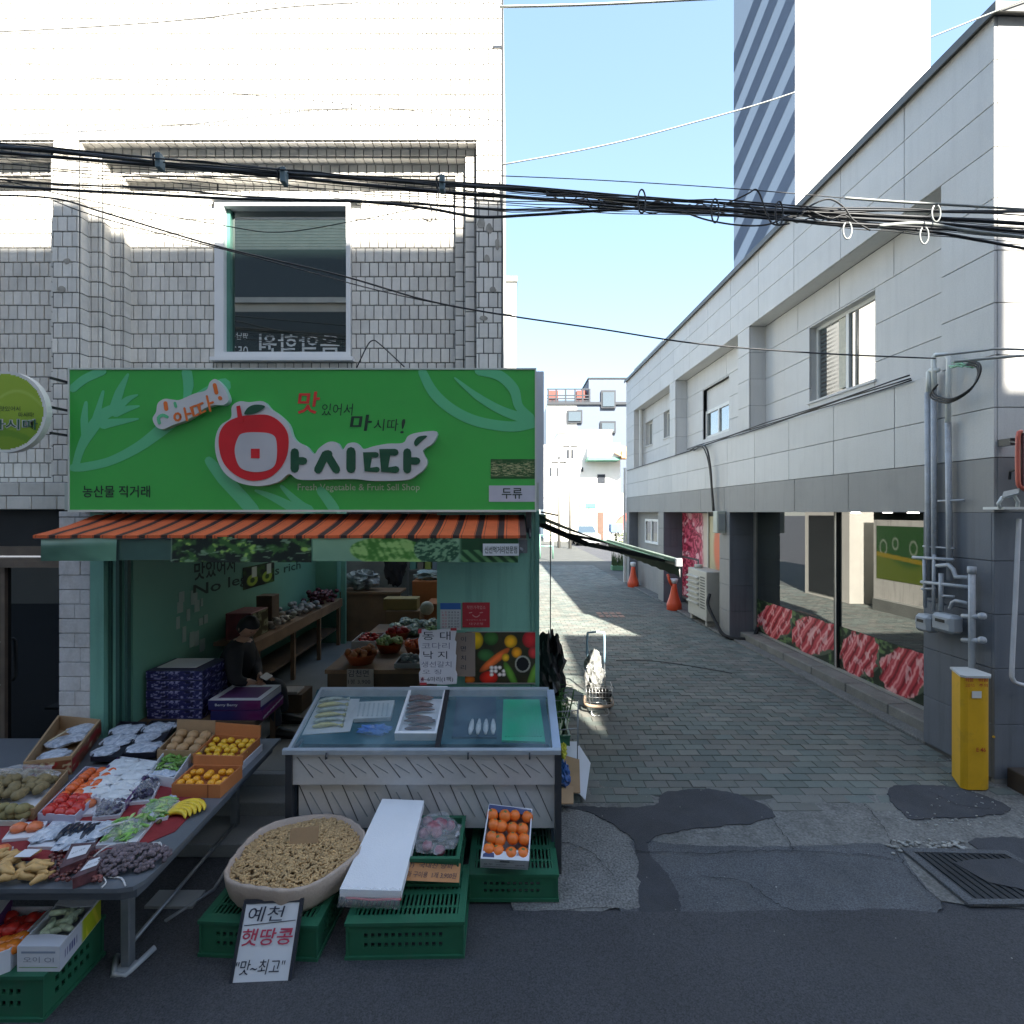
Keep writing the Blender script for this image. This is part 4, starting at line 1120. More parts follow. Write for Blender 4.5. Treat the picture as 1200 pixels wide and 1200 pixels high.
# meat photographs along the bottom of the window (printed film)
def meat(seed, streak=1.0, zoom=1.):
    def fn(u, v):
        x = u; y = v
        n = fbm(x*7*zoom, y*7*zoom, 1, seed, 4)
        bgc = mixc((22, 38, 24), (96, 122, 74), sm(fbm(x*9, y*9, 1, seed+3, 3), .5, .72))
        cx, cy_ = .48, .50; X = (x-cx)*1.0+.35*(y-.5); Y = y-cy_
        d = (np.abs(X/.47)**2.2+np.abs(Y/.52)**2.6)+1.5*(fbm(x*6, y*6, 1, seed+5)-.5)
        rim = 1-sm((np.abs((X+.03)/.5)**2+np.abs(Y/.52)**2), .92, .98); c = mixc(bgc, (104, 112, 92), rim*.75)
        m = 1-sm(d, .86, 1.0)
        ph = (X*1.0+.10*Y+.10*(fbm(x*3, y*3, 1, seed+9)-.5))*30*streak
        st = np.sin(ph+n*1.3)+.5*np.sin(ph*2.7+n*4+seed)
        mc = mixc((186, 56, 66), (232, 150, 148), sm(st, .1, 1.2)); mc = mixc(mc, (112, 20, 30), sm(-np.sin(ph+n*1.3), .6, 1.)*.9)
        mc = mixc(mc, (236, 196, 190), sm(fbm(x*14, y*5, 1, seed+2, 3), .58, .68)*.7)
        return mixc(c, mc, m)
    return fn
strip = [(.84, 1.28, 4, .7), (1.28, 2.06, 1, 1.), (2.06, 2.84, 2, 1.), (2.95, 4.05, 3, 1.1), (4.05, 5.22, 5, 1.2)]
for (y0, y1, sd, sk) in strip:
    painted('meat_photo', (GX-.004, y0, .20), (0, y1-y0, 0), (0, 0, .62), 90, 60, meat(sd, sk), rb, world=False)
def dkstrip(u, v):
    n = fbm(u*8, v*3, 1, 4, 3); return mixc((30, 34, 26), (90, 92, 70), sm(n, .5, .8))
# two small ceiling lamps under the overhang are lit
m_lamp = mk('lit_downlight', (.9, .9, .9), .4, emit=((1, .98, .9), 4.0))
for y in (1.25, 2.2):
    q = MB(); q.cyl((.28, y, 2.497), (.28, y, 2.485), .055, n=16); o = q.build('downlight', m_lamp, rb, world=False)
# meat shop door and posters in the far bay
m_wallin = mk('dim_taupe_wall', (.22, .22, .21), .7, var=.06)
q = MB(); q.box(GX, .598, 5.77, 9.25, .17, 2.498); q.build('bay_wall', m_joint, rb, world=False)
def meat2(u, v):
    n = fbm(u*4, v*7, 1, 12, 4); st = np.sin((u*9+v*4+n*9)*2.2)
    c = mixc((160, 22, 58), (216, 96, 120), sm(st, -.2, .8)); c = mixc(c, (232, 180, 186), sm(n, .6, .68)); return mixc(c, (92, 8, 36), sm(-st, .5, 1)*.8)
painted('meat_poster', (GX-.004, 9.2, 1.32), (0, -1.15, 0), (0, 0, 1.15), 50, 50, meat2, rb, world=False)
painted('meat_poster', (GX-.004, 9.2, .25), (0, -1.05, 0), (0, 0, 1.02), 50, 50, lambda u, v: meat2(u+3, v+2), rb, world=False)
painted('meat_poster', (GX-.004, 8.04, .62), (0, -.55, 0), (0, 0, 1.85), 30, 70, lambda u, v: mixc(meat2(u+1, v+5), (206, 190, 176), sm(u+.2*fbm(u*3, v*5, 1, 3), .25, .7)), rb, world=False)
q = MB(); q.box(GX-.03, GX-.001, 7.44, 7.49, .17, 2.498); q.box(GX-.03, GX-.001, 6.4, 6.45, .17, 2.498); q.build('door_frame', m_alu, rb, world=False)
painted('door_poster', (GX-.004, 7.43, .5), (0, -.95, 0), (0, 0, 1.9), 30, 50, lambda u, v: mixc(mixc((170, 160, 124), (206, 196, 160), v), (222, 120, 84), (1-sm(np.hypot((u-.5)*1.1, (v-.62)*1.0), .2, .34))), rb, world=False)
q = MB(); q.box(.3, .598, 9.72, 12.85, .04, 2.498); q.build('bay_wall', m_gpanel, rb, world=False)
sm_w = bpy.data.objects.new('window', None); COL.objects.link(sm_w); sm_w.parent = rb
q = MB(); y0, y1, z0, z1, x = 10.5, 11.85, 1.52, 2.28, .25
for (a, b, c, d) in ((y0, y0+.07, z0, z1), (y1-.07, y1, z0, z1), (y0+.07, y1-.07, z0, z0+.07), (y0+.07, y1-.07, z1-.07, z1), (11.14, 11.22, z0+.07, z1-.07)): q.box(x, x+.049, a, b, c, d)
q.build('frame', m_upvc, sm_w, world=False)
q = MB(); q.box(x+.03, x+.045, y0+.07, 11.14, z0+.07, z1-.07); q.build('pane', m_wg, sm_w, world=False)
q = MB(); q.box(x+.03, x+.045, 11.22, y1-.07, z0+.07, z1-.07); q.build('pane', m_wg, sm_w, world=False)
rbx('rainwater_pipe', mk('white_pvc_pipe', (.60, .60, .58), .4), -.09, -.02, LEN-.02, LEN+.05, 0.05, 4.05)

# cables clipped along the ledge, black drop loop and meter box
m_redd = 0
m_cable = mk('black_cable', (.012, .012, .013), .45)
def RL(x, y, z):   # rb local -> world
    c, s_ = math.cos(A0), math.sin(A0); return Vector((RB0.x+x*c-y*s_, RB0.y+x*s_+y*c, z))
q = MB()
for k in range(3):
    pts = [RL(-.03-.012*k, y, 3.955+.02*k-.02*abs(math.sin(y*1.1+k))) for y in np.linspace(.9, 7.4, 30)]
    q.tube(pts, .009, 6)
q.tube([RL(-.03, y, 3.93) for y in np.linspace(7.2, 13, 6)], .012, 6)
q.tube(smooth_pts([tuple(RL(-.05, 7.2, 3.94)), tuple(RL(-.1, 6.6, 3.96)), tuple(RL(-.14, 6.1, 3.86)), tuple(RL(-.12, 5.95, 3.5)), tuple(RL(-.1, 5.9, 3.0)), tuple(RL(-.08, 5.85, 2.52))], 5), .02, 7)
q.tube(smooth_pts([tuple(RL(-.05, 7.0, 3.9)), tuple(RL(-.1, 6.5, 3.92)), tuple(RL(-.12, 6.2, 3.8)), tuple(RL(-.1, 6.02, 3.4)), tuple(RL(-.08, 5.9, 2.52))], 5), .014, 7)
q.top('wall_cable', m_cable, 'black cables clipped along the ledge of the panelled building, looping down to a small box', 'cable')
mb_ = thing('meter_box', 'pale grey meter box on the pier above the air conditioner', 'meter box', RL(-.05, 5.6, 2.1))
q = MB(); q.box(-.13, .045, -.14, .06, -.02, .42, ch=.01); q.build('case', mk('pale_green_plastic', (.40, .43, .38), .5, var=.06), mb_, world=False)
q = MB(); q.box(-.10, .03, -.152, -.141, .03, .36, ch=.004); q.build('cover', mk('grey_plastic', (.28, .31, .31), .5), mb_, world=False)
# air conditioner outdoor unit
m_ac = mk('cream_metal', (.46, .45, .40), .5, var=.06, vs=3, stain=(.3, .29, .25), ss=4, sa=.3)
ac = thing('outdoor_unit', 'cream louvred air conditioner outdoor unit beside the slate pier', 'air conditioner', RL(-.02, 6.75, 0), A0)
q = MB(); q.box(-.06, .34, -.52, .52, .16, 1.22, ch=.012); q.build('case', m_ac, ac, world=False)
for i in range(6):
    q = MB(); z = .42+i*.115; q.add([(-.062, -.12, z), (-.062, .5, z), (-.11, .5, z+.03), (-.11, -.12, z+.03), (-.062, -.12, z+.075), (-.062, .5, z+.075), (-.11, .5, z+.055), (-.11, -.12, z+.055)], [(0, 1, 2, 3), (3, 2, 6, 7), (7, 6, 5, 4), (0, 3, 7, 4), (1, 5, 6, 2)]); q.build('louvre', m_ac, ac, world=False)
q = MB()
for i in range(12): q.box(-.064, -.061, -.44, -.2, .4+i*.06, .43+i*.06)
q.build('side_grille', mk('grille_shadow_grey', (.12, .12, .11), .6), ac, world=False)
for y in (-.42, .42):
    q = MB(); q.box(-.03, .3, y-.05, y+.05, 0.04, .16, ch=.01); q.build('foot', mk('pale_concrete_foot', (.35, .34, .31), .8), ac, world=False)
q = MB(); q.cyl((.1, .3, 1.22), (.1, .3, 1.30), .09, n=12); q.build('cap', m_ac, ac, world=False)
q = MB(); q.tube(smooth_pts([tuple(RL(-.02, 6.2, .75)), tuple(RL(-.12, 6.05, .55)), tuple(RL(-.1, 5.7, .25)), tuple(RL(-.08, 5.4, .08)), tuple(RL(.1, 5.15, .06)), tuple(RL(.35, 5.1, .1)), tuple(RL(.45, 5.1, .3))], 5), .035, 8)
q.top('insulated_pipe', mk('black_foam', (.015, .015, .016), .8), 'black insulated pipe running from the air conditioner round the pier foot', 'pipe')

# grey service pipes, gas meters, yellow gas cabinet on the corner pier
m_gpipe = mk('grey_painted_pipe', (.40, .42, .45), .45, var=.10, vs=9, fine=.06, stain=(.26, .25, .23), ss=12, sa=.5)
def WP(px, py, x=-.05):   # point at depth x in front of the side wall plane
    Xp = 4.5687+x; Y = Xp/((px-600)/600+.0317); return Vector(((px-600)/600*Y, Y, CAMZ+(600-py)/600*Y))
def tubepx(pts, r, x=-.05): q = MB(); q.tube([WP(a, b, x) for a, b in pts], r, 9); return q
mast = thing('service_mast', 'three grey conduits rising up the corner pier to white weatherheads', 'conduit', WP(1100, 700))
tubepx([(1088, 700), (1087, 460)], .028).build('conduit', m_gpipe, mast)
tubepx([(1095, 700), (1094, 440)], .026).build('conduit', m_gpipe, mast)
tubepx([(1113, 680), (1111, 495)], .027).build('conduit', m_gpipe, mast)
m_whead = mk('white_weatherhead', (.68, .70, .68), .35)
tubepx([(1111, 495), (1112, 420), (1109, 416), (1096, 416), (1094, 419), (1095, 456)], .024, -.09).build('weatherhead', m_whead, mast)
tubepx([(1088, 459), (1088, 436), (1090, 434), (1100, 434)], .022, -.09).build('weatherhead', m_whead, mast)
tubepx([(1099, 587), (1130, 586)], .010).build('clamp', m_gpipe, mast)
tubepx([(1082, 640), (1118, 643)], .010).build('clamp', m_gpipe, mast)
q = MB()
loop = [(1096, 455), (1090, 462), (1094, 468), (1108, 472), (1122, 468), (1138, 456), (1146, 440), (1144, 430), (1132, 428)]
for k in range(3): q.tube([WP(a+k*1.5, b-k*2.2, -.14-.02*k) for a, b in smooth_pts(loop, 4)], .0085, 6)
q.top('cable_loop', m_cable, 'black slack cable loop hanging at the white weatherheads', 'cable')
q = MB(); rnd = random.Random(5)
for k in range(7):
    q.tube([WP(1112+k*2, 428+rnd.uniform(-3, 3), -.1), WP(1122+k*2, 421+rnd.uniform(0, 10), -.15), WP(1130+k*3, 424+rnd.uniform(-4, 6), -.12), WP(1140, 431, -.1)], .007, 5)
q.top('cable_splice', mk('green_tape', (.25, .48, .34), .6, var=.4, vs=30), 'bunch of green taped cable splices beside the weatherheads', 'cable splice')
gm = thing('gas_meter_set', 'two grey gas meters with pipework on the corner pier above the yellow cabinet', 'gas meter', WP(1105, 730))
m_meter = mk('meter_grey', (.34, .36, .38), .45, var=.05)
for (a, b) in ((1077, 1096), (1096, 1124)):
    c = WP((a+b)/2, 730, -.12); w = abs(WP(a, 730, -.12).y-WP(b, 730, -.12).y)
    q = MB(); q.X = Matrix.Translation(c) @ Matrix.Rotation(A0, 4, 'Z')
    q.box(-.07, .07, -w*.46, w*.46, -.09, .09, ch=.03); q.box(-.075, -.06, -w*.3, w*.3, .0, .05); m_ = q.build('meter', m_meter, gm)
    q = MB(); q.X = Matrix.Translation(c) @ Matrix.Rotation(A0, 4, 'Z'); q.box(-.078, -.0755, -w*.2, w*.2, .01, .04); q.build('dial', m_black, gm)
for pts, r in (([(1084, 712), (1083, 655)], .016), ([(1094, 716), (1095, 650)], .016), ([(1103, 716), (1103, 672)], .022), ([(1080, 690), (1096, 690)], .012), ([(1070, 653), (1117, 656)], .016), ([(1080, 682), (1136, 688)], .018),
               ([(1098, 663), (1112, 662), (1117, 667), (1120, 676), (1136, 677)], .02), ([(1113, 714), (1116, 706), (1120, 704), (1134, 707)], .017), ([(1102, 698), (1118, 699)], .012)):
    tubepx(pts, r, -.10).build('pipe', m_gpipe, gm)
q = tubepx([(1139, 790), (1139, 668)], .028, -.10); q.tube([WP(1139, 672, -.10), WP(1139, 664, -.10)], .036, 9)
for y in (722, 750): q.tube([WP(1128, y, -.1), WP(1150, y+1, -.1)], .022, 8); q.tube([WP(1149, y, -.1), WP(1153, y, -.1)], .032, 8)
q.build('riser', m_gpipe, gm)
gc = thing('gas_cabinet', 'tall yellow gas cabinet with red warning lettering at the building corner', 'gas cabinet', (4.20, 4.70, 0))
cw = WP(1141, 900, -.1)
m_yel = mk('yellow_paint', (.66, .37, .012), .45, var=.07, vs=4, bump=.05, bs=20, stain=(.30, .19, .03), ss=4, sa=.6)
gY = 4.58
q = MB()
gx0, gx1 = (1128-600)/600*gY, (1164-600)/600*gY
pl = [(gx0+.005, gY+.03), (gx0+.015, gY+.005), (gx0+.04, gY-.01)]+[(gx1-.10+.10*math.sin(a), gY+.085-.10*math.cos(a)) for a in np.linspace(0, 1.57, 9)]+[(gx1+.0, gY+.24), (gx0+.11, gY+.24)]
q.prism(pl, lambda u, v, d: (u, v, d), .02, 1.02); q.build('shell', m_yel, gc)
q = MB(); q.prism([(gx0-.01, gY+.015), (gx0+.02, gY-.02), (gx1-.05, gY-.03), (gx1+.01, gY+.03), (gx1+.01, gY+.25), (gx0+.10, gY+.25)], lambda u, v, d: (u, v, d), 1.021, 1.04); q.build('lid', mk('dirty_white_lid', (.5, .5, .48), .5, var=.1), gc)
m_redp = mk('red_print', (.45, .04, .02), .5)
GT = lambda body, x0, y1, x1, y0, mat: T(body, x0, y1, x1, y0, mat, 'lettering', .01, dep=.003, parent=gc, Y=gY-.02)
GT('위험', 1131, 799, 1140, 794, m_redp); GT('고압가스', 1131, 805, 1142, 801, m_redp); GT('위험', 1146, 799, 1157, 794, m_redp); GT('주의', 1147, 805, 1157, 801, m_redp)
GT('E 46', 1144, 881, 1155, 876, m_redp)
q = MB(); a = P(1139, 818, gY-.021); b = P(1150, 810, gY-.021); q.box(a.x, b.x, gY-.024, gY-.0205, a.z, b.z); q.build('sticker', mk('paper_white', (.6, .6, .58), .7), gc)
q = MB(); q.tube([(gx1+.012, gY+.1, .14), (gx1+.012, gY+.1, .9)], .012, 6); q.cyl((gx1-.02, gY-.02, .5), (gx1-.02, gY-.03, .5), .01); q.build('hinge', m_yel, gc)
# things at the right edge on the street front
q = MB(); a = P(1184, 800, 4.55)
q.tube(smooth_pts([tuple(P(1194, 608, 4.6)), tuple(P(1190, 700, 4.6)), tuple(P(1186, 780, 4.6)), tuple(P(1187, 796, 4.6)), tuple(P(1196, 802, 4.6)), tuple(P(1225, 806, 4.6))], 4), .018, 8)
q.top('drain_hose', mk('white_hose', (.58, .58, .60), .4), 'white hose running down the front of the slate corner', 'hose')
fl = thing('floodlight', 'small white floodlight on a bracket under the red framed sign', 'floodlight', P(1182, 592, 4.5))
q = MB(); a = P(1176, 586, 4.5); b = P(1197, 574, 4.4); q.add([P(1174, 583, 4.45), P(1194, 578, 4.45), P(1195, 572, 4.45), P(1176, 576, 4.45), P(1174, 585, 4.6), P(1194, 580, 4.6), P(1195, 572, 4.6), P(1176, 576, 4.6)], [(0, 1, 2, 3), (4, 7, 6, 5), (0, 4, 5, 1), (1, 5, 6, 2), (2, 6, 7, 3), (3, 7, 4, 0)]); q.build('housing', m_whead, fl)
q = MB(); q.tube([P(1172, 596, 4.55), P(1170, 590, 4.5), P(1175, 582, 4.5)], .014); q.tube([P(1192, 596, 4.55), P(1193, 588, 4.5), P(1188, 580, 4.5)], .014); q.box(P(1170, 0, 4.55).x, P(1200, 0, 4.55).x, 4.5, 4.7, P(0, 597, 4.55).z, P(0, 594, 4.55).z); q.build('bracket', m_whead, fl)
rs2 = thing('red_framed_sign', 'rounded red framed sign jutting out at the right edge above the floodlight', 'sign', P(1197, 540, 4.5))
m_rf = mk('red_frame', (.55, .12, .08), .35)
q = MB(); q.tube([P(x, y, 4.45) for x, y in smooth_pts([(1197, 506), (1193, 512), (1193, 562), (1197, 571), (1210, 575), (1260, 575)], 3)], .018); q.build('frame', m_rf, rs2)
q = MB(); q.box(P(1196, 0, 4.45).x, P(1280, 0, 4.45).x, 4.43, 4.47, P(0, 570, 4.45).z, P(0, 508, 4.45).z); q.build('face', mk('sign_dark_red', (.10, .03, .03), .4), rs2)
q = MB(); q.beam(P(1181, 517, 4.6), P(1195, 519, 4.45), .015, .015); q.box(P(1179, 0, 4.6).x, P(1187, 0, 4.6).x, 4.56, 4.68, P(0, 522, 4.6).z, P(0, 514, 4.6).z); q.tube([P(1183, 562, 4.6), P(1184, 552, 4.6), P(1194, 550, 4.45)], .01); q.build('bracket', m_black, rs2)
dw = thing('sunken_planter', 'dark brown edging box at the foot of the slate corner', 'planter', (4.6, 4.6, 0))
q = MB(); q.box(4.50, 5.6, 4.40, 4.66, .0, .18, ch=.008); q.build('box', mk('dark_brown_timber', (.06, .045, .035), .6, var=.2), dw)
q = MB(); q.box(4.45, 5.6, 4.33, 4.40, .0, .03, ch=.006); q.build('kerb', m_conc, dw)

# traffic bollards in the alley
m_bol = mk('orange_plastic', (.62, .075, .025), .4, var=.06, vs=4, stain=(.4, .06, .03), ss=5, sa=.4)
m_bolw = mk('bollard_white_band', (.62, .63, .66), .4)
def bollard(c, label, torn=False):
    t = thing('bollard', label, 'bollard', c, 0, 'orange water filled bollards along the panelled building')
    q = MB(); q.lathe([(.17, 0), (.185, .02), (.185, .16), (.17, .20), (.14, .28), (.10, .42), (.068, .60), (.062, .68)], n=20); q.build('base', m_bol, t, world=False)
    q = MB(); q.lathe([(.062, .68), (.08, .72), (.095, .78), (.09, .82), (.05, .835), (0.0, .84)] if not torn else [(.062, .68), (.085, .73), (.1, .80), (.085, .80)], n=20); q.build('head', m_bolw, t, world=False)
    if torn:
        q = MB(); q.tube([(-.06, 0, .62), (-.12, -.02, .74), (-.17, -.02, .92)], [.03, .035, .03], 8); q.build('loose_strap', m_bol, t, world=False)
    return t
bollard(G(790, 715), 'orange bollard with a torn white head nearest the air conditioner', True)
bollard(G(742, 688), 'farther orange bollard with a white rounded top, by the rainwater pipe')
# ---------------------------------------------------------------- across the street (behind the camera): casts the street shade, seen mirrored in the glass
m_brick2 = mk('buff_brick_wall', (.42, .40, .36), .8, var=.08, vs=1.2)
m_band = mk('ribbed_concrete_band', (.42, .42, .40), .8, var=.1)
def pts_box(x0, x1, y0, y1, z0, z1, b): b.box(x0, x1, y0, y1, z0, z1)
acr = thing('brick_building_opposite', 'buff brick block standing across the street from the greengrocer', 'building', (-8, -8, 0))
q = MB(); q.box(-34, 4.55, -14, -5.0, 0, 13.72); q.build('walls', m_brick2, acr)
q = MB()
for i in range(44): 
    z = 10.0+i*.085
    if z < 13.6: q.box(-16, 2.9, -5.0, -4.985, z, z+.07)
q.build('brick_courses', m_band, acr)
q = MB(); q.box(-16, 2.9, -5.0, -4.9, 8.45, 8.6); q.box(-16, 2.9, -5.0, -4.9, 5.0, 5.3); q.build('storey_band', m_band, acr)
for i in range(5):
    q = MB(); x0 = -16+i*3.6; q.box(x0, x0+3.6, -5.0, -4.97, 8.3+.301, 9.99); q.build('window', mk('opposite_dark_window', (.03, .035, .04), .3), acr)
q = MB(); q.box(-12, -1.2, -5.0, -4.93, 6.4, 8.2); q.build('signboard', mk('black_signboard', (.012, .014, .016), .4), acr)
m_wl2 = mk('white_letters', (.75, .75, .75), .5)
# mirrored in the window: reads reversed there, is written the right way round here
text('음악학원', .62, (-4.9, -4.92, 6.95), (-1, 0, 0), (0, 0, 1), m_wl2, 'lettering', acr, .01, 2.3, bold=.01)
text('드', .8, (-4.1, -4.92, 6.85), (-1, 0, 0), (0, 0, 1), m_wl2, 'lettering', acr, .01, .7, bold=.01)
text('053.653', .26, (-7.5, -4.92, 6.95), (-1, 0, 0), (0, 0, 1), m_wl2, 'lettering', acr, .01, 1.0)
text('영남음악', .2, (-7.5, -4.92, 7.4), (-1, 0, 0), (0, 0, 1), m_wl2, 'lettering', acr, .01, .7)
ac2 = thing('second_building_opposite', 'pale rendered block beyond the narrow gap across the street', 'building', (6, -8, 0))
q = MB()
for (a, b, z) in ((4.78, 5.05, 9.9), (5.05, 5.4, 10.9), (5.4, 5.75, 11.9), (5.75, 6.05, 12.8), (6.05, 7.74, 13.72), (7.74, 24, 12.3)): q.box(a, b, -9, -5.0, 0, z)
q.build('walls', mk('pale_render_b', (.42, .41, .38), .8, var=.06), ac2)
for i in range(5):
    for j in range(3):
        q = MB(); q.box(7+i*2.6, 8.6+i*2.6, -5.0, -4.97, 4+j*2.8, 5.4+j*2.8); q.build('window', MATS['opposite_dark_window'], ac2)

# ---------------------------------------------------------------- far end of the alley
def PB(name, mat, par, px0, px1, py0, py1, Y, d=.3, out=0.):
    a = P(px0, py1, Y); b = P(px1, py0, Y); q = MB(); q.box(a.x, b.x, Y-out, Y-out+d, a.z, b.z); return q.build(name, mat, par)
m_far = mk('far_shade_toned_panels', (.10, .125, .17), .7, var=.03)  # shade on the far house is put into this wall colour
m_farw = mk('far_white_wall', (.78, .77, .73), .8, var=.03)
m_fard = mk('far_dark_trim', (.012, .018, .028), .6)
m_farg = mk_glass('far_window_glass', (.03, .05, .06), refl=.2)
fa = thing('far_apartment_house', 'shade toned four storey house with roof terrace at the far end of the alley', 'building', P(688, 600, 62))
# one flat front: the shade on its right part is put into the wall colour
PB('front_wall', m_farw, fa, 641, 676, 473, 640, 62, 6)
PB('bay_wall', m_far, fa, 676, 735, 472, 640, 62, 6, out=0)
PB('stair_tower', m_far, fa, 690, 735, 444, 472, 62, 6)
PB('tower_cap', m_fard, fa, 689, 736, 442.6, 444, 62, 6.2, .1)
PB('storey_band', m_fard, fa, 641, 736, 471.5, 474.5, 62, .2, .25)
for (x0, x1, y0, y1) in ((704, 721, 458, 479), (703, 721, 494, 508), (664, 682, 481, 496)):
    f = PB('window', m_fard, fa, x0, x1, y0, y1, 62, .2, .3)
    a = P(x0+1.8, y1-2, 62); b = P(x1-1.8, y0+2.4, 62); q = MB(); q.box(a.x, b.x, 61.6, 61.7, a.z, b.z); q.build('pane', m_farg, f)
q = MB()
for px in (641.5, 651, 662, 673, 682, 690): a = P(px, 473, 61.9); q.box(a.x, a.x+.18, 61.8, 62, a.z, P(0, 456, 62).z)
for py in (456, 463.5, 467, 470): a = P(641, py, 61.9); b = P(690, py, 61.9); q.box(a.x, b.x, 61.85, 61.95, a.z-.07, a.z+.07)
q.build('terrace_rail', m_fard, fa)
for px in (643, 676): a = P(px, 473, 63); q = MB(); q.box(a.x, a.x+1.2, 63, 64, a.z, P(0, 457.5, 63).z); q.build('terrace_cabin', mk('faded_red_cladding', (.20, .06, .05), .8), fa)
fb = thing('far_white_house', 'sunlit white house with a mint underside balcony behind the parked car', 'building', P(680, 600, 48))
PB('wall', m_farw, fb, 637.5, 727, 521, 640, 48, 6); PB('upper_storey', m_farw, fb, 653, 717, 505, 521, 48.5, 5)
PB('parapet', m_farw, fb, 652, 718, 503.5, 506, 48.2, 1, .1)
q = MB(); a = P(690, 540, 47); b = P(725, 520, 47); q.box(a.x, b.x, 46.4, 48, a.z+.25, b.z); q.build('balcony', m_farw, fb)
q = MB(); q.box(a.x-.2, b.x, 46.3, 48, a.z, a.z+.25); q.build('balcony_slab', mk('mint_slab', (.10, .26, .20), .7), fb)
q = MB(); q.box(P(726, 0, 47).x, P(738, 0, 47).x, 46, 47.5, P(0, 538, 47).z, P(0, 530, 47).z); q.add([P(719, 530, 46), P(738, 540, 46), P(738, 524, 47.5), P(726, 522, 47.5)], [(0, 1, 2, 3)]); q.build('tile_roof', mk('terracotta_tiles', (.50, .28, .15), .8, var=.2, vs=6), fb)
PB('vent_grille', mk('vent_grey', (.5, .5, .5), .6), fb, 688, 701, 511, 516, 48.5, .05, .08)
PB('wall_lamp', m_fard, fb, 681, 683, 548, 553, 48, .2, .3)
for px in (642, 646.5): PB('pipe', mk('pipe_offwhite', (.6, .6, .58), .6), fb, px, px+.7, 541, 560, 48, .1, .15)
PB('string_course', mk('grey_course', (.4, .38, .33), .8), fb, 637, 690, 582.5, 584, 48, .3, .35)
gwall = thing('far_yard_wall', 'white yard wall with shutter door behind the parked car', 'wall', P(690, 600, 44))
PB('wall', m_farw, gwall, 637.5, 731, 588, 636, 44, .3); PB('coping', mk('tan_coping', (.52, .40, .26), .8), gwall, 680, 731, 578, 584, 44.5, .4); PB('upper_wall', m_farw, gwall, 637.5, 731, 584, 588, 44.2, .3)
PB('shutter', mk('cream_shutter', (.62, .58, .48), .7, var=.05), gwall, 640, 676, 590, 636, 44, .05, .07)
PB('post', m_fard, gwall, 678.3, 679.3, 586, 620, 44, .08, .15)
bk = thing('rear_stair_block', 'cream stair block rising behind the tiled building', 'building', P(599, 600, 13.6))
q = MB(); a = P(588, 0, 13.6); b = P(605, 330, 13.6); q.box(-2, b.x, 13.6, 15.5, 0, b.z); q.build('wall', mk('cream_wall', (.66, .64, .58), .8, var=.05), bk)
q = MB(); q.box(-2, b.x+.03, 13.55, 15.5, b.z, b.z+.12); q.build('coping', m_farw, bk)
q = MB(); q.box(b.x+.001, b.x+.012, 14.1, 15.3, .1, 2.4); q.build('doorway_shade_panel', m_dark, bk)  # flat panel; the shade inside the opening is put into its colour
q = MB(); q.tube([P(591.5, 335, 13.5), P(592, 500, 13.5)], .03); q.build('rainwater_pipe', m_black, bk)
# tall tower block
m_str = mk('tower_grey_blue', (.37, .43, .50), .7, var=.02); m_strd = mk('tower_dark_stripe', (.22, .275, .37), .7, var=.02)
tw = thing('tower_block', 'tall white tower block with diagonal blue stripes on its narrow side', 'tower block', P(975, 600, 88))
YT = 88
a = P(932, 0, YT).x; b = P(1090, 0, YT).x; zt = P(0, -150, YT).z
# front slab is turned so that its broad side catches the sun; the striped side stays in shade
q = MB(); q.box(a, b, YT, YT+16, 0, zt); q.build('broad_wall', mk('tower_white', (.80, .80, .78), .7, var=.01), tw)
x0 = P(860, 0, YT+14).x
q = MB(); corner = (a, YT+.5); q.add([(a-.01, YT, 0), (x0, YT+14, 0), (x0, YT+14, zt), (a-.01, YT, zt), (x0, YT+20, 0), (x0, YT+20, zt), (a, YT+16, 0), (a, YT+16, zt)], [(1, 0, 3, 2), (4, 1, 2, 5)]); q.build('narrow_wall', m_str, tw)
x0, yb = P(860, 0, YT+14).x, YT+14
q = MB(); q.add([(a-.01, YT, 0), (x0, yb, 0), (x0, yb, zt), (a-.01, YT, zt), (x0+4, yb+8, 0), (x0+4, yb+8, zt)], [(1, 0, 3, 2), (4, 1, 2, 5)])
tw.children[1].data = q.mesh('narrow_wall', m_str, org(tw))
for i in range(-6, 30):
    # stripes rise to the right; cut to the wall
    z0 = i*7.5; q = MB()
    pts = []
    W = 1.0; rise = 15.5; th = 3.9
    def wp(t, z): return (x0+(a-x0)*t-.05, yb+(YT-yb)*t-.05, z)
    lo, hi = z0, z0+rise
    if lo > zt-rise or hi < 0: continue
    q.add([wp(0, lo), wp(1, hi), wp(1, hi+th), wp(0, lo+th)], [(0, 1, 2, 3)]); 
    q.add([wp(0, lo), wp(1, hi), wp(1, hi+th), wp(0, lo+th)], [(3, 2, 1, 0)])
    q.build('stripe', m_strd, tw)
# parked car far up the alley
cr = thing('parked_car', 'pale silver hatchback parked facing the far white wall', 'car', G(690, 640, 0))
m_carp = mk('silver_car_paint', (.55, .57, .58), .25, .5, var=.02); m_cg = mk_glass('car_glass', (.04, .06, .06), refl=.4)
q = MB()
prof = [(-.85, .25), (.85, .25), (.88, .6), (.84, .85), (.66, .95), (-.66, .95), (-.84, .85), (-.88, .6)]
q.prism(prof, lambda u, v, d: (u, d, v), 3.8, 0); q.build('body', m_carp, cr, world=False)
q = MB(); vs = []
for (y, w, z) in ((.9, .72, .95), (3.5, .72, .95)): vs += [(-w, y, z), (w, y, z)]
for (y, w, z) in ((1.35, .55, 1.42), (3.0, .55, 1.42)): vs += [(-w, y, z), (w, y, z)]
q.add(vs, [(0, 1, 5, 4), (3, 2, 6, 7), (2, 0, 4, 6), (1, 3, 7, 5)]); q.build('windscreen', m_cg, cr, world=False)
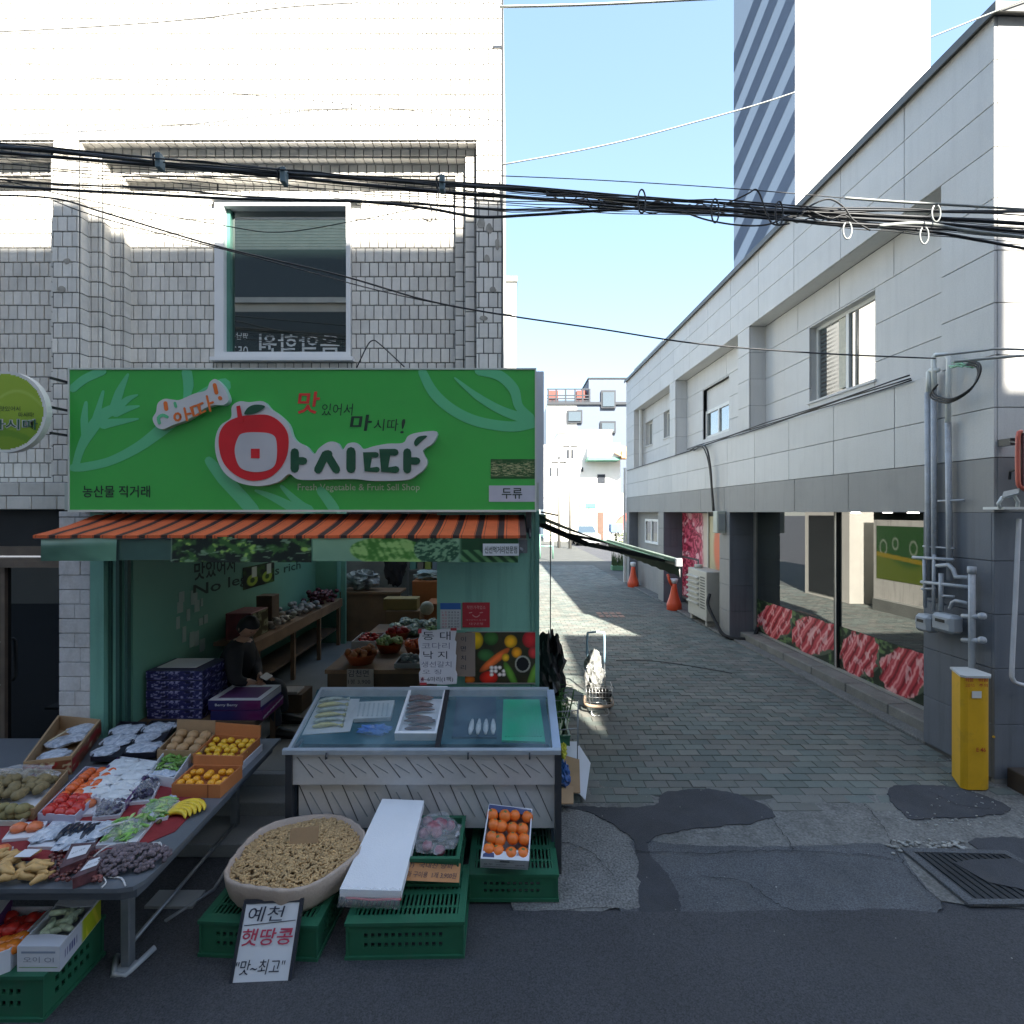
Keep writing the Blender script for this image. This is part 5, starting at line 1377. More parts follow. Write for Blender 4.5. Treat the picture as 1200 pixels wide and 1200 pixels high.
q = MB(); q.box(-.56, .56, 1.33, 3.02, 1.42, 1.46, ch=.02); q.build('roof', m_carp, cr, world=False)
q = MB(); q.box(-.4, .4, -.02, 0, .42, .55); q.build('number_plate', m_upvc, cr, world=False)
for x in (-.62, .62):
    q = MB(); q.ell((x, .0, .68), (.16, .05, .08), 10, 6); q.build('headlight', m_whead, cr, world=False)
for x in (-.78, .78):
    for y in (.75, 3.05):
        q = MB(); q.cyl((x-.09, y, .3), (x+.09, y, .3), .3, n=16); q.build('wheel', m_black, cr, world=False)
# greenery and clutter by the corner
m_leaf = mk('leaf_green', (.06, .10, .035), .7, var=.3, vs=8, isl=.35)
m_leafy = mk('leaf_yellow_green', (.16, .17, .06), .7, var=.3, vs=8, isl=.35)
def shrub(c, r, h, n, mat, name, label, seed=1):
    t = thing(name, label, 'shrub', c); rnd = random.Random(seed); q = MB()
    for i in range(n):
        p = Vector((rnd.gauss(0, r*.45), rnd.gauss(0, r*.45), rnd.uniform(.1, 1)**.8*h)); d = Vector((rnd.uniform(-1, 1), rnd.uniform(-1, 1), rnd.uniform(-.3, 1))).normalized()
        a_ = d.orthogonal().normalized()*rnd.uniform(.03, .06); d = d*rnd.uniform(.08, .14)
        q.add([p, p+d*.5+a_, p+d, p+d*.5-a_], [(0, 1, 2, 3)])
    q.build('foliage', mat, t, world=False)['kind'] = 'stuff'
    q = MB()
    for i in range(5): q.tube([(0, 0, 0), (rnd.uniform(-.1, .1), rnd.uniform(-.1, .1), h*.5), (rnd.uniform(-r, r)*.5, rnd.uniform(-r, r)*.5, h*.9)], [.03, .02, .008], 5)
    q.build('stem', mk('bark', (.10, .075, .05), .9), t, world=False)
shrub(G(722, 638), .9, 1.3, 500, m_leafy, 'yellowish_shrub', 'dry yellowish shrub beside the parked car', 3)
shrub(G(731, 640), .7, 1.0, 300, m_leaf, 'green_shrub', 'low green shrub behind the rainwater pipe', 4)
q = MB(); q.add([P(716, 618, 38), P(732, 622, 38), P(735, 600, 39), P(726, 606, 39)], [(0, 1, 2, 3), (3, 2, 1, 0)]); q.top('red_parasol', mk('faded_red_cloth', (.35, .10, .07), .8), 'small dark red awning beyond the rainwater pipe', 'awning')
q = MB(); a = P(716, 624, 37); b = P(730, 614, 37); q.box(a.x, b.x, 37, 38, a.z, b.z, ch=.03); q.top('blue_tarpaulin', mk('blue_tarp', (.12, .22, .38), .7), 'blue tarpaulin bundle beside the dry shrub', 'tarpaulin')
for k, (px, lab) in enumerate(((655, 'left of two thin utility poles before the far white house'), (668, 'right of two thin utility poles before the far white house'))):
    t = thing('utility_pole', lab, 'utility pole', G(px, 642+k)); q = MB(); q.cyl((0, 0, 0), (0, 0, 6.5+k), .11, .08, 8); q.build('pole', mk('concrete_pole', (.22, .21, .19), .8), t, world=False)
    q = MB(); q.box(-.5, .5, -.05, .05, 5.9+k, 6.0+k); q.build('crossarm', m_black, t, world=False)
PB('door', mk('brown_far_door', (.12, .07, .05), .6), gwall, 700, 707, 600, 634, 44, .05, .08); PB('sign', mk('far_teal_sign', (.08, .2, .2), .5), gwall, 686, 698, 590, 595, 44, .05, .12)
for px in (644, 652): PB('window', m_fard, fb, px, px+5, 548, 558, 48, .05, .07)
PB('window', m_fard, fb, 700, 709, 556, 566, 48, .05, .07); PB('window', m_fard, fb, 664, 672, 527, 537, 48, .05, .07)
# green rail barrier across the alley left side
gr = thing('green_barrier', 'mint green tubular barrier standing across the left of the alley', 'barrier', G(645, 652))
q = MB()
for py in (627, 640): q.tube([P(632, py, 26), P(648, py, 26)], .035, 6)
for px in (633, 648): q.tube([P(px, 627, 26), P(px, 655, 26)], .035, 6)
q.build('rail', mk('mint_rail', (.20, .42, .30), .5), gr)
q = MB(); q.tube([G(736, 658)+Vector((0, 0, 0)), P(706, 650, 26)], .03, 6)
gw2 = thing('planter_tray', 'green planter tray with weeds at the foot of the rainwater pipe', 'planter', G(726, 668))
q = MB(); q.box(-.35, .35, -.2, .2, 0, .2, ch=.01); q.build('tray', mk('planter_green', (.12, .26, .14), .6), gw2, world=False)
q = MB(); rnd = random.Random(9)
for i in range(160):
    p = Vector((rnd.uniform(-.32, .32), rnd.uniform(-.18, .18), .2)); q.add([p, p+Vector((.03, 0, .0)), p+Vector((rnd.uniform(-.1, .1), rnd.uniform(-.1, .1), rnd.uniform(.2, .7)))], [(0, 1, 2)])
q.build('weeds', m_leaf, gw2, world=False)['kind'] = 'stuff'

# ---------------------------------------------------------------- overhead cables
m_wire = mk('dull_black_wire', (.02, .022, .026), .5)
m_wirew = mk('pale_grey_wire', (.30, .32, .31), .5)
YW = 3.2
def sag(p0, p1, s_, n=22, wob=0., seed=0):
    out = []
    for i in range(n+1):
        t = i/n; p = Vector(p0)*(1-t)+Vector(p1)*t; p.z -= s_*4*t*(1-t)
        if wob: p += Vector((0, wob*math.sin(t*19+seed), wob*math.sin(t*27+seed*2)))
        out.append(p)
    return out
def pxwire(pts, r, Y=YW, k=6, mat=None, label='', name='overhead_cable', group=None, dy=0.):
    w3 = [P(a, b, Y+dy*(a/1200)) for a, b in pts]
    q = MB(); q.tube([Vector(t) for t in smooth_pts([tuple(p) for p in w3], k)], r*(.95 if group else 1), 7)
    return q.top(name, mat or m_wire, label, 'cable', group, base=tuple(w3[0]))
gW = 'telephone cables strung across the street'
main = [([(-60, 168), (0, 172), (120, 183), (240, 197), (380, 206), (520, 216), (640, 224), (750, 237), (860, 246), (960, 250), (1080, 255), (1200, 262), (1280, 268)], .013, 'top thick black cable of the bundle crossing the whole view', 3.2),
        ([(-60, 176), (0, 179), (150, 191), (300, 204), (430, 217), (560, 228), (680, 236), (800, 243), (900, 248), (1000, 256), (1100, 262), (1200, 272), (1280, 280)], .011, 'second black cable running just under the top one', 3.26),
        ([(-60, 212), (0, 218), (160, 227), (280, 233), (420, 236), (500, 244), (560, 254), (620, 252), (700, 247), (780, 243), (860, 247), (960, 262), (1080, 270), (1200, 291), (1270, 300)], .009, 'lower sagging black cable that dips in front of the corner pilaster', 3.15),
        ([(-60, 205), (60, 215), (200, 222), (300, 231), (480, 238), (590, 246), (700, 244), (820, 246), (960, 252), (1100, 262), (1200, 268)], .006, 'thin black cable twisted round the lower sagging one', 3.3),
        ([(-60, 165), (100, 178), (300, 196), (440, 209), (590, 217), (730, 229), (860, 240), (980, 258), (1090, 266), (1200, 275)], .007, 'thin black cable braided into the bundle above the tower block', 3.35),
        ([(560, 226), (660, 236), (760, 246), (830, 250), (900, 256), (990, 262), (1100, 268), (1200, 277)], .008, 'black cable joining the bundle from the shop corner', 3.1),
        ([(640, 229), (750, 233), (860, 238), (950, 245), (1080, 247), (1200, 247)], .006, 'black cable leaving the bundle flat towards the right corner', 3.12)]
for pts, r, lab, Y in main: pxwire(pts, r, Y, label=lab, group=gW)
rnd = random.Random(21)
for k, lab in enumerate(['frayed wire wrapped tightly round the bundle above the alley', 'loose wire wandering over the bundle above the alley', 'slack wire hanging just below the bundle above the alley']):
    pts = []
    for px in range(640, 1010, 14): 
        base = np.interp(px, [640, 750, 860, 1000], [229, 240, 246, 258]); pts.append((px, base+rnd.uniform(-7, 7)*(1 if k < 2 else .8)+(4 if k == 2 else 0)))
    pxwire(pts, .0038, 3.18+.05*k, 3, label=lab, group=gW)
# more strands of the tangle, each its own sag
SR = ['thin', 'fine', 'slack', 'taut', 'kinked', 'twisted', 'dusty', 'worn', 'faint', 'stray']
for k in range(10):
    f = (k-4.5)/4.5; pts = []
    for px in range(-40, 1281, 40):
        b_ = np.interp(px, [-40, 0, 300, 600, 860, 1000, 1200, 1280], [188, 190, 212, 234, 245, 256, 268, 274]); sp_ = np.interp(px, [-40, 300, 600, 800, 950, 1200, 1280], [24, 17, 13, 9, 9, 20, 24])
        pts.append((px, b_+f*sp_+rnd.uniform(-1.6, 1.6)))
    pxwire(pts, rnd.choice([.0025, .0032, .0045]), 3.1+.04*k, 3, label='%s strand of the cable tangle, number %s counting down from its top' % (SR[k], ['one', 'two', 'three', 'four', 'five', 'six', 'seven', 'eight', 'nine', 'ten'][k]), group=gW)
# loops
def loop(cx, cy, rx, ry, n=16, a0=0, a1=6.4): return [(cx+rx*math.cos(a), cy+ry*math.sin(a)) for a in np.linspace(a0, a1, n)]
pxwire([(848, 240), (866, 232), (878, 226), (885, 222), (890, 227), (895, 240), (905, 262), (925, 262)], .005, 3.08, label='black wire loop standing up from the bundle before the tower stripes')
pxwire([(800, 248), (830, 258), (868, 264), (900, 263), (925, 252)], .005, 3.06, label='slack black wire drooping below the bundle before the tower')
pxwire([(935, 250), (960, 236), (975, 234), (990, 244), (1000, 258), (1020, 270)], .005, 3.1, label='black wire arching over the bundle right of the tower stripes')
pxwire([(1030, 265), (1080, 262), (1130, 270), (1200, 278)], .012, 3.1, mat=m_wirew, label='sunlit pale spiral cable below the bundle at the right corner')
pxwire([(990, 232), (1060, 237), (1130, 241), (1210, 246)], .008, 3.25, mat=m_wirew, label='sunlit pale cable above the bundle at the right corner')
for cx, cy, lab in ((993, 270, 'white cable hanger ring under the bundle in front of the parapet'), (1097, 250, 'white cable hanger ring on the bundle near the right corner'), (1083, 276, 'small pale hanger ring at the spiral cable')):
    pxwire(loop(cx, cy, 5, 10, 14, -1.2, 4.2), .0045, 3.05, 2, mat=m_wirew, name='cable_ring', label=lab)
for cx, cy, lab in ((186, 189, 'dark cable clamp on the bundle above the left pilaster'), (518, 215, 'dark cable clamp on the bundle near the corner pilaster'), (332, 206, 'small dark cable clamp above the upper window')):
    a = P(cx, cy, 3.12); t = thing('cable_clamp', lab, 'cable clamp', a); q = MB(); q.box(-.016, .016, -.015, .04, -.045, .05, ch=.005); q.build('body', mk('grey_blue_clamp', (.10, .16, .19), .5), t, world=False)
    q = MB(); q.tube([(-.03, 0, -.03), (-.035, 0, .04), (-.0, 0, .055)], .006); q.build('hook', m_black, t, world=False)
for cx, cy, lab in ((752, 236, 'wire tie cinched round the bundle above the alley mouth'), (838, 247, 'pale wire tie round the bundle left of the tower'), (913, 250, 'wire tie round the bundle before the tower stripes')):
    pxwire(loop(cx, cy, 4.5, 14, 12), .005, 3.08, 2, name='wire_tie', label=lab)
pxwire([(510, 258), (514, 228), (511, 212)], .003, 3.1, label='short vertical wire hanging off the bundle at the corner pilaster'); pxwire([(495, 256), (505, 259), (506, 248), (503, 238)], .004, 3.1, label='curled wire tail under the bundle at the corner pilaster')
# thin service wires
pxwire([(-40, 228), (60, 232), (125, 250), (260, 290), (400, 323), (500, 352), (590, 369), (700, 385), (820, 403), (960, 414), (1096, 420)], .0065, 3.6, label='black service wire dropping from the left pilaster to the weatherheads', dy=.9)
pxwire([(60, 234), (128, 258), (300, 302), (450, 342), (560, 364), (600, 369)], .004, 3.65, label='thin wire paired with the service wire across the upper window', dy=.9)
pxwire([(-20, 205), (100, 234), (260, 264), (330, 272), (420, 258), (500, 242)], .003, 3.3, label='thin wire drooping over the top of the upper window')
pxwire([(588, 193), (700, 172), (800, 147), (932, 108), (1090, 44), (1210, -4)], .006, 4.6, mat=mk('bright_wire', (.35, .38, .36), .5), label='thin pale wire climbing to the right across the tower block')
pxwire([(585, 206), (700, 211), (860, 221), (1000, 233)], .003, 3.4, label='fine wire running above the bundle over the alley')
pxwire([(-20, 38), (100, 32), (230, 22), (330, 9), (420, 3)], .0045, 4.0, mat=mk('grey_wire', (.2, .2, .2), .5), label='thin grey wire across the top of the tiled wall')
pxwire([(585, 8), (700, 5), (860, -3), (930, -6)], .010, 4.3, mat=MATS['bright_wire'], label='grey wire along the top of the sky')
pxwire([(-20, 84), (120, 92), (260, 108), (430, 124), (590, 142)], .0025, 3.9, mat=MATS['grey_wire'], label='fine grey wire slanting down over the sunlit tiles')
pxwire([(418, 431), (430, 406), (437, 399), (446, 404), (474, 430)], .005, 4.1, label='short black wire loop behind the top of the green sign')
pxwire([(588, 440), (589, 300), (588, 250), (586, 210)], .006, 4.47, label='black wire running down the outer edge of the tiled corner')
pxwire([(1096, 417), (1150, 411), (1168, 409), (1210, 410)], .010, 4.2, mat=m_wirew, label='white sunlit cable running right from the weatherheads')
pxwire([(1118, 424), (1160, 420), (1210, 416)], .012, 4.25, mat=m_wirew, label='thick white spliced cable right of the weatherheads')
# ---------------------------------------------------------------- goods in front of the shop
m_crate = mk('crate_green', (.022, .125, .068), .45, var=.10, vs=6, bump=.05, bs=30, stain=(.05, .10, .07), ss=8, sa=.35)
def crate_mesh(W, D, H, lattice_top=True, side_rows=2, open_top=False):
    """slotted plastic crate standing bottom-up (lattice on top) or open; local origin at centre of the base"""
    parts = {}
    t = .012
    def slotted(b, axis, pos, L, sgn):
        # frame with vertical slots: bars between holes
        n = max(3, int(L/.036)); pw = L/n
        zs = [.02, H*.30, H*.42, H*.56, H*.68, H-.02] if side_rows == 2 else [.02, H*.3, H*.62, H-.02]
        def bx(a0, a1, z0, z1, tt=t):
            if axis == 'x': b.box(a0, a1, pos-(tt if sgn > 0 else 0), pos+(0 if sgn > 0 else tt), z0, z1)
            else: b.box(pos-(tt if sgn > 0 else 0), pos+(0 if sgn > 0 else tt), a0, a1, z0, z1)
        bx(-L/2, L/2, 0, zs[1]); bx(-L/2, L/2, zs[2], zs[3]); 
        if side_rows == 2: bx(-L/2, L/2, zs[4], H)
        e0, e1 = int(n*.16), int(n*.84)
        for r0, r1 in ((zs[1], zs[2]), (zs[3], zs[4])):
            bx(-L/2, -L/2+pw*e0, r0, r1); bx(-L/2+pw*e1, L/2, r0, r1)
            for i in range(e0, e1): bx(-L/2+pw*i, -L/2+pw*i+pw*.45, r0, r1, t*.8)
    for nm, ax, pos, L, sg in (('front_side', 'x', -D/2, W, -1), ('back_side', 'x', D/2, W, 1), ('left_side', 'y', -W/2, D-.026, -1), ('right_side', 'y', W/2, D-.026, 1)):
        b = MB(); slotted(b, ax, pos, L, sg); parts[nm] = b
    b = MB(); e = .012   # rims: outside flange at base and at top
    for z0, z1 in ((0, .018), (H-.018, H)):
        b.box(-W/2-e, W/2+e, -D/2-e, -D/2-.0005, z0, z1); b.box(-W/2-e, W/2+e, D/2+.0005, D/2+e, z0, z1); b.box(-W/2-e, -W/2-.0005, -D/2, D/2, z0, z1); b.box(W/2+.0005, W/2+e, -D/2, D/2, z0, z1)
    for x in (-W/2-.006, W/2-.006+.0): 
        for y in (-D/2-.006, D/2-.006): b.box(x, x+.012, y, y+.012, .018, H-.018)
    parts['rim'] = b
    b = MB(); zt = H if not open_top else .02
    bars = max(6, int(W/.026)); pw = (W-.03)/bars
    for r0, r1 in ((-D/2+.012, -D/2+.05), (-.02, .02), (D/2-.05, D/2-.012)): b.box(-W/2+.012, W/2-.012, r0, r1, zt-.011, zt-.001)
    for i in range(bars+1): x = -W/2+.015+pw*i; b.box(x-.0058, x+.0058, -D/2+.05, D/2-.05, zt-.012, zt-.002)
    for y in (-D/4, D/4): b.box(-W/2+.012, W/2-.012, y-.008, y+.008, zt-.014, zt-.004)
    b.box(-W/2+.012, -W/2+.03, -D/2+.05, D/2-.05, zt-.0115, zt-.0015); b.box(W/2-.03, W/2-.012, -D/2+.05, D/2-.05, zt-.0115, zt-.0015)
    parts['grid'] = b
    return parts
gC = 'green plastic crates standing on the street in front of the shop'
def crate(loc, W, D, H, label, rz=0., open_top=False):
    t = thing('plastic_crate', label, 'crate', (loc[0], loc[1], loc[2]+.018), rz, gC)
    for nm, b in crate_mesh(W, D, H, open_top=open_top).items():
        nm2 = nm.replace('front_', '').replace('back_', '').replace('left_', '').replace('right_', '')
        b.build(nm2 if nm2 != 'side' else 'side_panel', m_crate, t, world=False)
    return t
crate((.008, 3.53, 0), .56, .52, .175, 'green crate under the box of persimmons, right of the others', .0)
crate((-.60, 3.07, 0), .64, .44, .205, 'lower green crate of the middle pair, nearest the street', .02)
crate((-.62, 3.33, .207), .58, .42, .17, 'open green crate holding the bagged red onions, on top of the lower one', .0, open_top=True)
crate((-1.40, 3.10, 0), .66, .50, .20, 'green crate under the round sack of peanuts', -.05)
crate((-2.62, 2.68, 0), .66, .36, .225, 'green crate half under the left fruit table at the lower left corner', .0)
# crate behind the freezer's right side in the alley
crate((.40, 5.35, 0), .34, .5, .26, 'green crate of leeks standing in the alley beside the mint wall', .0, open_top=True)

# --- peanuts in a round sack
m_nut = mk('peanut_shell', (.50, .34, .17), .8, var=.12, vs=30, isl=.22, bump=.4, bs=300)
m_sack = mk('cream_woven_sack', (.46, .37, .31), .8, var=.08, vs=4, bump=.3, bs=60, fine=.06)
m_sackp = mk('pinkish_plastic_film', (.48, .36, .33), .35, var=.1)
pn = thing('peanut_sack', 'round open sack heaped with peanuts on a green crate', 'sack', (-1.325, 3.18, .218)); pn.scale = (.93, .97, 1)
def wob(a, s): return 1+.05*math.sin(a*2+s)+.03*math.sin(a*5+s*3)
q = MB(); n = 48; prof = [(.02, .0), (.33, .0), (.375, .05), (.40, .13), (.412, .185), (.405, .20), (.392, .195), (.378, .165), (.36, .15), (0.01, .15)]
vs = []
for i, (r, z) in enumerate(prof):
    for j in range(n):
        a = 2*math.pi*j/n; k = wob(a, .4)+.012*math.sin(a*23+i)*(1 if 1 < i < 7 else 0)
        vs.append((r*k*math.cos(a)*1.0, r*k*math.sin(a)*.93, z+.012*math.sin(a*3+1)*(z/.2)))
q.add(vs, [(i*n+j, i*n+(j+1) % n, (i+1)*n+(j+1) % n, (i+1)*n+j) for i in range(len(prof)-1) for j in range(n)], 0, True)
q.build('sack', m_sack, pn, world=False)
rnd = random.Random(8); q = MB()
def peanut_geo(b, c, ang, tilt, L=.030, r=.0075):
    d = Vector((math.cos(ang)*math.cos(tilt), math.sin(ang)*math.cos(tilt), math.sin(tilt)))
    pts = [Vector(c)+d*(L*(t-.5)) for t in (0, .12, .3, .5, .7, .88, 1)]
    b.tube(pts, [r*.25, r*.85, r, r*.68, r, r*.85, r*.25], 6)
for i in range(2600):
    rr_ = math.sqrt(rnd.random())*.375; a = rnd.uniform(0, 6.283); k = wob(a, .4)
    x, y = rr_*k*math.cos(a), rr_*k*math.sin(a)*.93
    z = .160+.055*(1-(rr_/.38)**2)+rnd.uniform(0, .014)
    peanut_geo(q, (x, y, z), rnd.uniform(0, 6.28), rnd.uniform(-.4, .4), rnd.uniform(.026, .036), rnd.uniform(.0065, .0085))
q.build('peanuts', m_nut, pn, world=False)['kind'] = 'stuff'
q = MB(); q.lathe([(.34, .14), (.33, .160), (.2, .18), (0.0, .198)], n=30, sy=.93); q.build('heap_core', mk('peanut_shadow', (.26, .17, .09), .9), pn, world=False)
q = MB(); q.X = Matrix.Translation((-1.29, 3.17, .445)) @ Matrix.Rotation(.15, 4, 'Z') @ Matrix.Rotation(-.35, 4, 'X'); q.box(-.085, .085, -.004, .004, -.0, .09); q.box(-.085, .085, .004, .09, .0, .006)
q.top('cardboard_scoop', mk('brown_cardboard', (.34, .22, .12), .8, var=.08, vs=5, fine=.04), 'blank folded brown cardboard standing in the peanuts', 'cardboard')
# --- handwritten board leaning on the crate
wb = thing('price_board', 'white board with black frame handwritten in black and red, leaning before the peanuts', 'sign board', G(310, 1156))
m_wb = mk('whiteboard', (.66, .68, .72), .35, var=.04, vs=3)
BA, BB, BC, BD = G(268, 1157, .0), G(341, 1154, .0), P(356, 1052, 2.86), P(286, 1055, 2.83)
U = (BB-BA); V = (BD-BA); un, vn = U.normalized(), V.normalized(); Nn = un.cross(vn).normalized()
V = vn*V.length
def bp(u, v, d): return BA+U*u+V*v+(BC-BD-U)*(u*v)+Nn*d
q = MB(); q.prism([(0, 0), (1, 0), (1, 1), (0, 1)], bp, -.016, .0); q.build('board', mk('board_back', (.05, .05, .055), .6), wb)
q = MB(); q.prism([(.055, .05), (.945, .05), (.945, .955), (.055, .955)], bp, .0, .003); q.build('face', m_wb, wb)
q = MB()
for poly in ([(0, 0), (1, 0), (.945, .05), (.055, .05)], [(0, 1), (.055, .955), (.945, .955), (1, 1)], [(0, 0), (.055, .05), (.055, .955), (0, 1)], [(1, 0), (1, 1), (.945, .955), (.945, .05)]): q.prism(poly, bp, .0005, .007)
q.build('frame', mk('frame_blue_black', (.025, .028, .04), .4), wb)
m_mk = mk('marker_black', (.02, .025, .05), .5); m_mr = mk('marker_red', (.50, .05, .10), .5)
def bt(body, u0, v0, u1, v1, mat, bold=0., shear=.12):
    a = bp(u0, v0, .0035); text(body, (v1-v0)*V.length, a, un, vn, mat, 'lettering', wb, .001, (u1-u0)*U.length, bold=bold, shear=shear)
bt('예천', .12, .74, .72, .92, m_mk); bt('햇땅콩', .08, .46, .92, .66, m_mr, .01); bt('"맛~최고"', .06, .13, .86, .30, m_mk)
q = MB(); q.prism([(.08, .695), (.92, .735), (.92, .742), (.08, .703)], bp, .0035, .005); q.build('underline', m_mk, wb)
# --- styrofoam slab wrapped in film
m_sty = mk('styrofoam', (.74, .76, .80), .75, var=.03, vs=4, bump=.25, bs=120)
stf = thing('foam_slab', 'long white styrofoam lid in clear film lying over the crate left of the red onions', 'foam slab', (-.86, 3.3, .38))
SF = [Vector((-.93, 3.00, .37)), Vector((-.60, 3.00, .37)), Vector((-.60, 3.52, .475)), Vector((-.83, 3.55, .475))]
sA = P(398, 1042, 2.92); sB = P(470, 1044, 2.92); sC = P(497, 938, 3.5); sD = P(448, 936, 3.52)
q = MB()
def sq(u, v, d): return sA*(1-u)*(1-v)+sB*u*(1-v)+sC*u*v+sD*(1-u)*v+Vector((0, -.2*d, d))
q.prism([(0, 0), (1, 0), (1, 1), (0, 1)], sq, -.05, 0); q.build('foam', m_sty, stf)
m_film = bpy.data.materials.new('clear_film'); m_film.use_nodes = True; b_ = m_film.node_tree.nodes['Principled BSDF']; b_.inputs['Base Color'].default_value = (.85, .86, .9, 1); b_.inputs['Alpha'].default_value = .2; b_.inputs['Roughness'].default_value = .15
q = MB(); nn = 14
vs = []
for i in range(nn+1):
    for j in range(5):
        p = sq(i/nn, [0, .02, .0, -.02, -.03][j], 0)+Vector((.006*math.sin(i*2.1+j), [0.01, -.02, -.035, -.03, .0][j], [.006, .003, -.03, -.065, -.08][j]+.006*math.sin(i*3.3+j*2)))
        vs.append(p)
q.add(vs, [(i*5+j, (i+1)*5+j, (i+1)*5+j+1, i*5+j+1) for i in range(nn) for j in range(4)], 0, True); q.build('film', m_film, stf)
q = MB(); q.tube([sq(u, -.012, -.052+.004*math.sin(u*9)) for u in np.linspace(.1, 1, 8)], .006, 6); q.build('red_tape', mk('red_tape', (.45, .05, .06), .4), stf)
# --- red onions in clear bag
m_onion = mk('red_onion', (.30, .11, .14), .35, var=.25, vs=20, isl=.15)
ob = thing('onion_bag', 'clear plastic bag of red onions in the open green crate', 'bag', (-.50, 3.38, .25))
rnd = random.Random(6)
for i in range(22):
    a = rnd.uniform(0, 6.28); r = rnd.uniform(0, .125) if i > 5 else rnd.uniform(0, .05); z = .09+(.07 if r < .06 else .03)+rnd.uniform(-.02, .03)
    q = MB(); c = (-.50+r*math.cos(a), 3.38+r*math.sin(a)*1.15, .25+z); q.ell(c, (.036, .036, .031), 10, 7, jit=.15); q.build('red_onion', m_onion, ob)
q = MB()
def crumple(b, c, r, seed, n=26, k=14, amp=.35, squash=1.):
    vs = []
    for i in range(k+1):
        ph = math.pi*i/k
        for j in range(n):
            t = 2*math.pi*j/n; d = Vector((math.sin(ph)*math.cos(t), math.sin(ph)*math.sin(t), math.cos(ph)))
            f = 1+amp*mnoise.noise(d*3.1+Vector((seed, 0, 0)))+amp*.6*mnoise.noise(d*7.3+Vector((0, seed, 0)))
            vs.append((c[0]+d.x*r[0]*f, c[1]+d.y*r[1]*f, c[2]+d.z*r[2]*f))
    b.add(vs, [(i*n+j, (i+1)*n+j, (i+1)*n+(j+1) % n, i*n+(j+1) % n) for i in range(k) for j in range(n)], 0, False)
crumple(q, (-.50, 3.38, .385), (.155, .18, .075), 3.3, amp=.25); q.build('clear_bag', m_film, ob)
cl_ = thing('price_card', 'orange brown cardboard price card hung on the onion crate', 'card', P(505, 1030, 3.08))
m_card = mk('orange_cardboard', (.50, .235, .10), .8, var=.08, vs=4, fine=.04)
cA, cB, cC, cD = P(467, 1031, 3.06), P(538, 1034, 3.06), P(540, 1012, 3.13), P(472, 1008, 3.13)
q = MB(); q.prism([(0, 0), (1, 0), (1, 1), (0, 1)], lambda u, v, d: cA*(1-u)*(1-v)+cB*u*(1-v)+cC*u*v+cD*(1-u)*v+Vector((0, -d, d*.3)), 0, .005); q.build('card', m_card, cl_)
cu, cv = (cB-cA).normalized(), (cD-cA); cv = (cv-cu*cv.dot(cu)).normalized()
def ct(body, u, v, w, h): text(body, h, cA+cu*u+cv*v+Vector((0, -.006, .002)), cu, cv, m_mk, 'lettering', cl_, .001, w, shear=.15)
ct('(망)  국내산 양파', .02, .062, .30, .032); ct('꼬마 구이용  1개 3,900원', .015, .016, .33, .032)
# --- persimmons in a printed box
m_cw = mk('white_carton', (.62, .64, .70), .6, var=.05, vs=4, bump=.06, bs=30)
m_navy = mk('navy_print', (.035, .05, .14), .6)
m_pers = mk('persimmon', (.74, .17, .025), .35, var=.12, vs=10, isl=.06)
m_calyx = mk('calyx', (.16, .17, .05), .8)
m_carttan = mk('tan_carton', (.36, .235, .13), .8, var=.08, vs=4, fine=.05, bump=.06, bs=30)
m_cartor = mk('orange_carton', (.46, .165, .055), .7, var=.07, vs=4, fine=.03)
def tray(name, label, cat, px, z0, h, mat, t=.008, flap=None, inner=None, group=None, parent=None, floor_h=.012, mside=None, rim=None):
    """open carton; px = FL, FR, BR, BL corners of its rim in the photograph; rim lies at z0+h"""
    c = rim or [G(a, b, z0+h) for a, b in px]; ctr = sum(c, Vector())/4; ctr.z = z0
    up = (c[1]-c[0]).cross(c[3]-c[0]).normalized() if rim else Vector((0, 0, 1))
    th = thing(name, label, cat, ctr, 0, group)
    def qq(u, v, z): p = c[0]*(1-u)*(1-v)+c[1]*u*(1-v)+c[2]*u*v+c[3]*(1-u)*v; return p+up*(z-(z0+h))
    W = (c[1]-c[0]).length; D = (c[3]-c[0]).length; tu, tv = t/W, t/D
    for (u0, u1, v0, v1, nm) in ((0, 1, 0, tv, 'front'), (0, 1, 1-tv, 1, 'back'), (0, tu, tv, 1-tv, 'side'), (1-tu, 1, tv, 1-tv, 'side')):
        q = MB(); pl = [(u0, v0), (u1, v0), (u1, v1), (u0, v1)]; q.prism(pl, lambda u, v, d: qq(u, v, d), z0, z0+h); q.build(nm, (mside or mat) if nm == 'side' else mat, th)
    q = MB(); q.prism([(tu, tv), (1-tu, tv), (1-tu, 1-tv), (tu, 1-tv)], lambda u, v, d: qq(u, v, d), z0+.001, z0+floor_h); q.build('bottom', inner or mat, th)
    if flap:
        q = MB(); e = flap
        q.add([qq(0, 1, z0+h), qq(1, 1, z0+h), qq(1, 1+.02, z0+h+e), qq(0, 1+.02, z0+h+e), qq(0, 1+tv, z0+h), qq(1, 1+tv, z0+h), qq(1, 1.03+tv, z0+h+e), qq(0, 1.03+tv, z0+h+e)], [(0, 1, 2, 3), (5, 4, 7, 6), (0, 3, 7, 4), (1, 5, 6, 2), (3, 2, 6, 7)]); q.build('flap', mat, th)
    th_q = qq
    return th, qq, c
FRUIT = {}
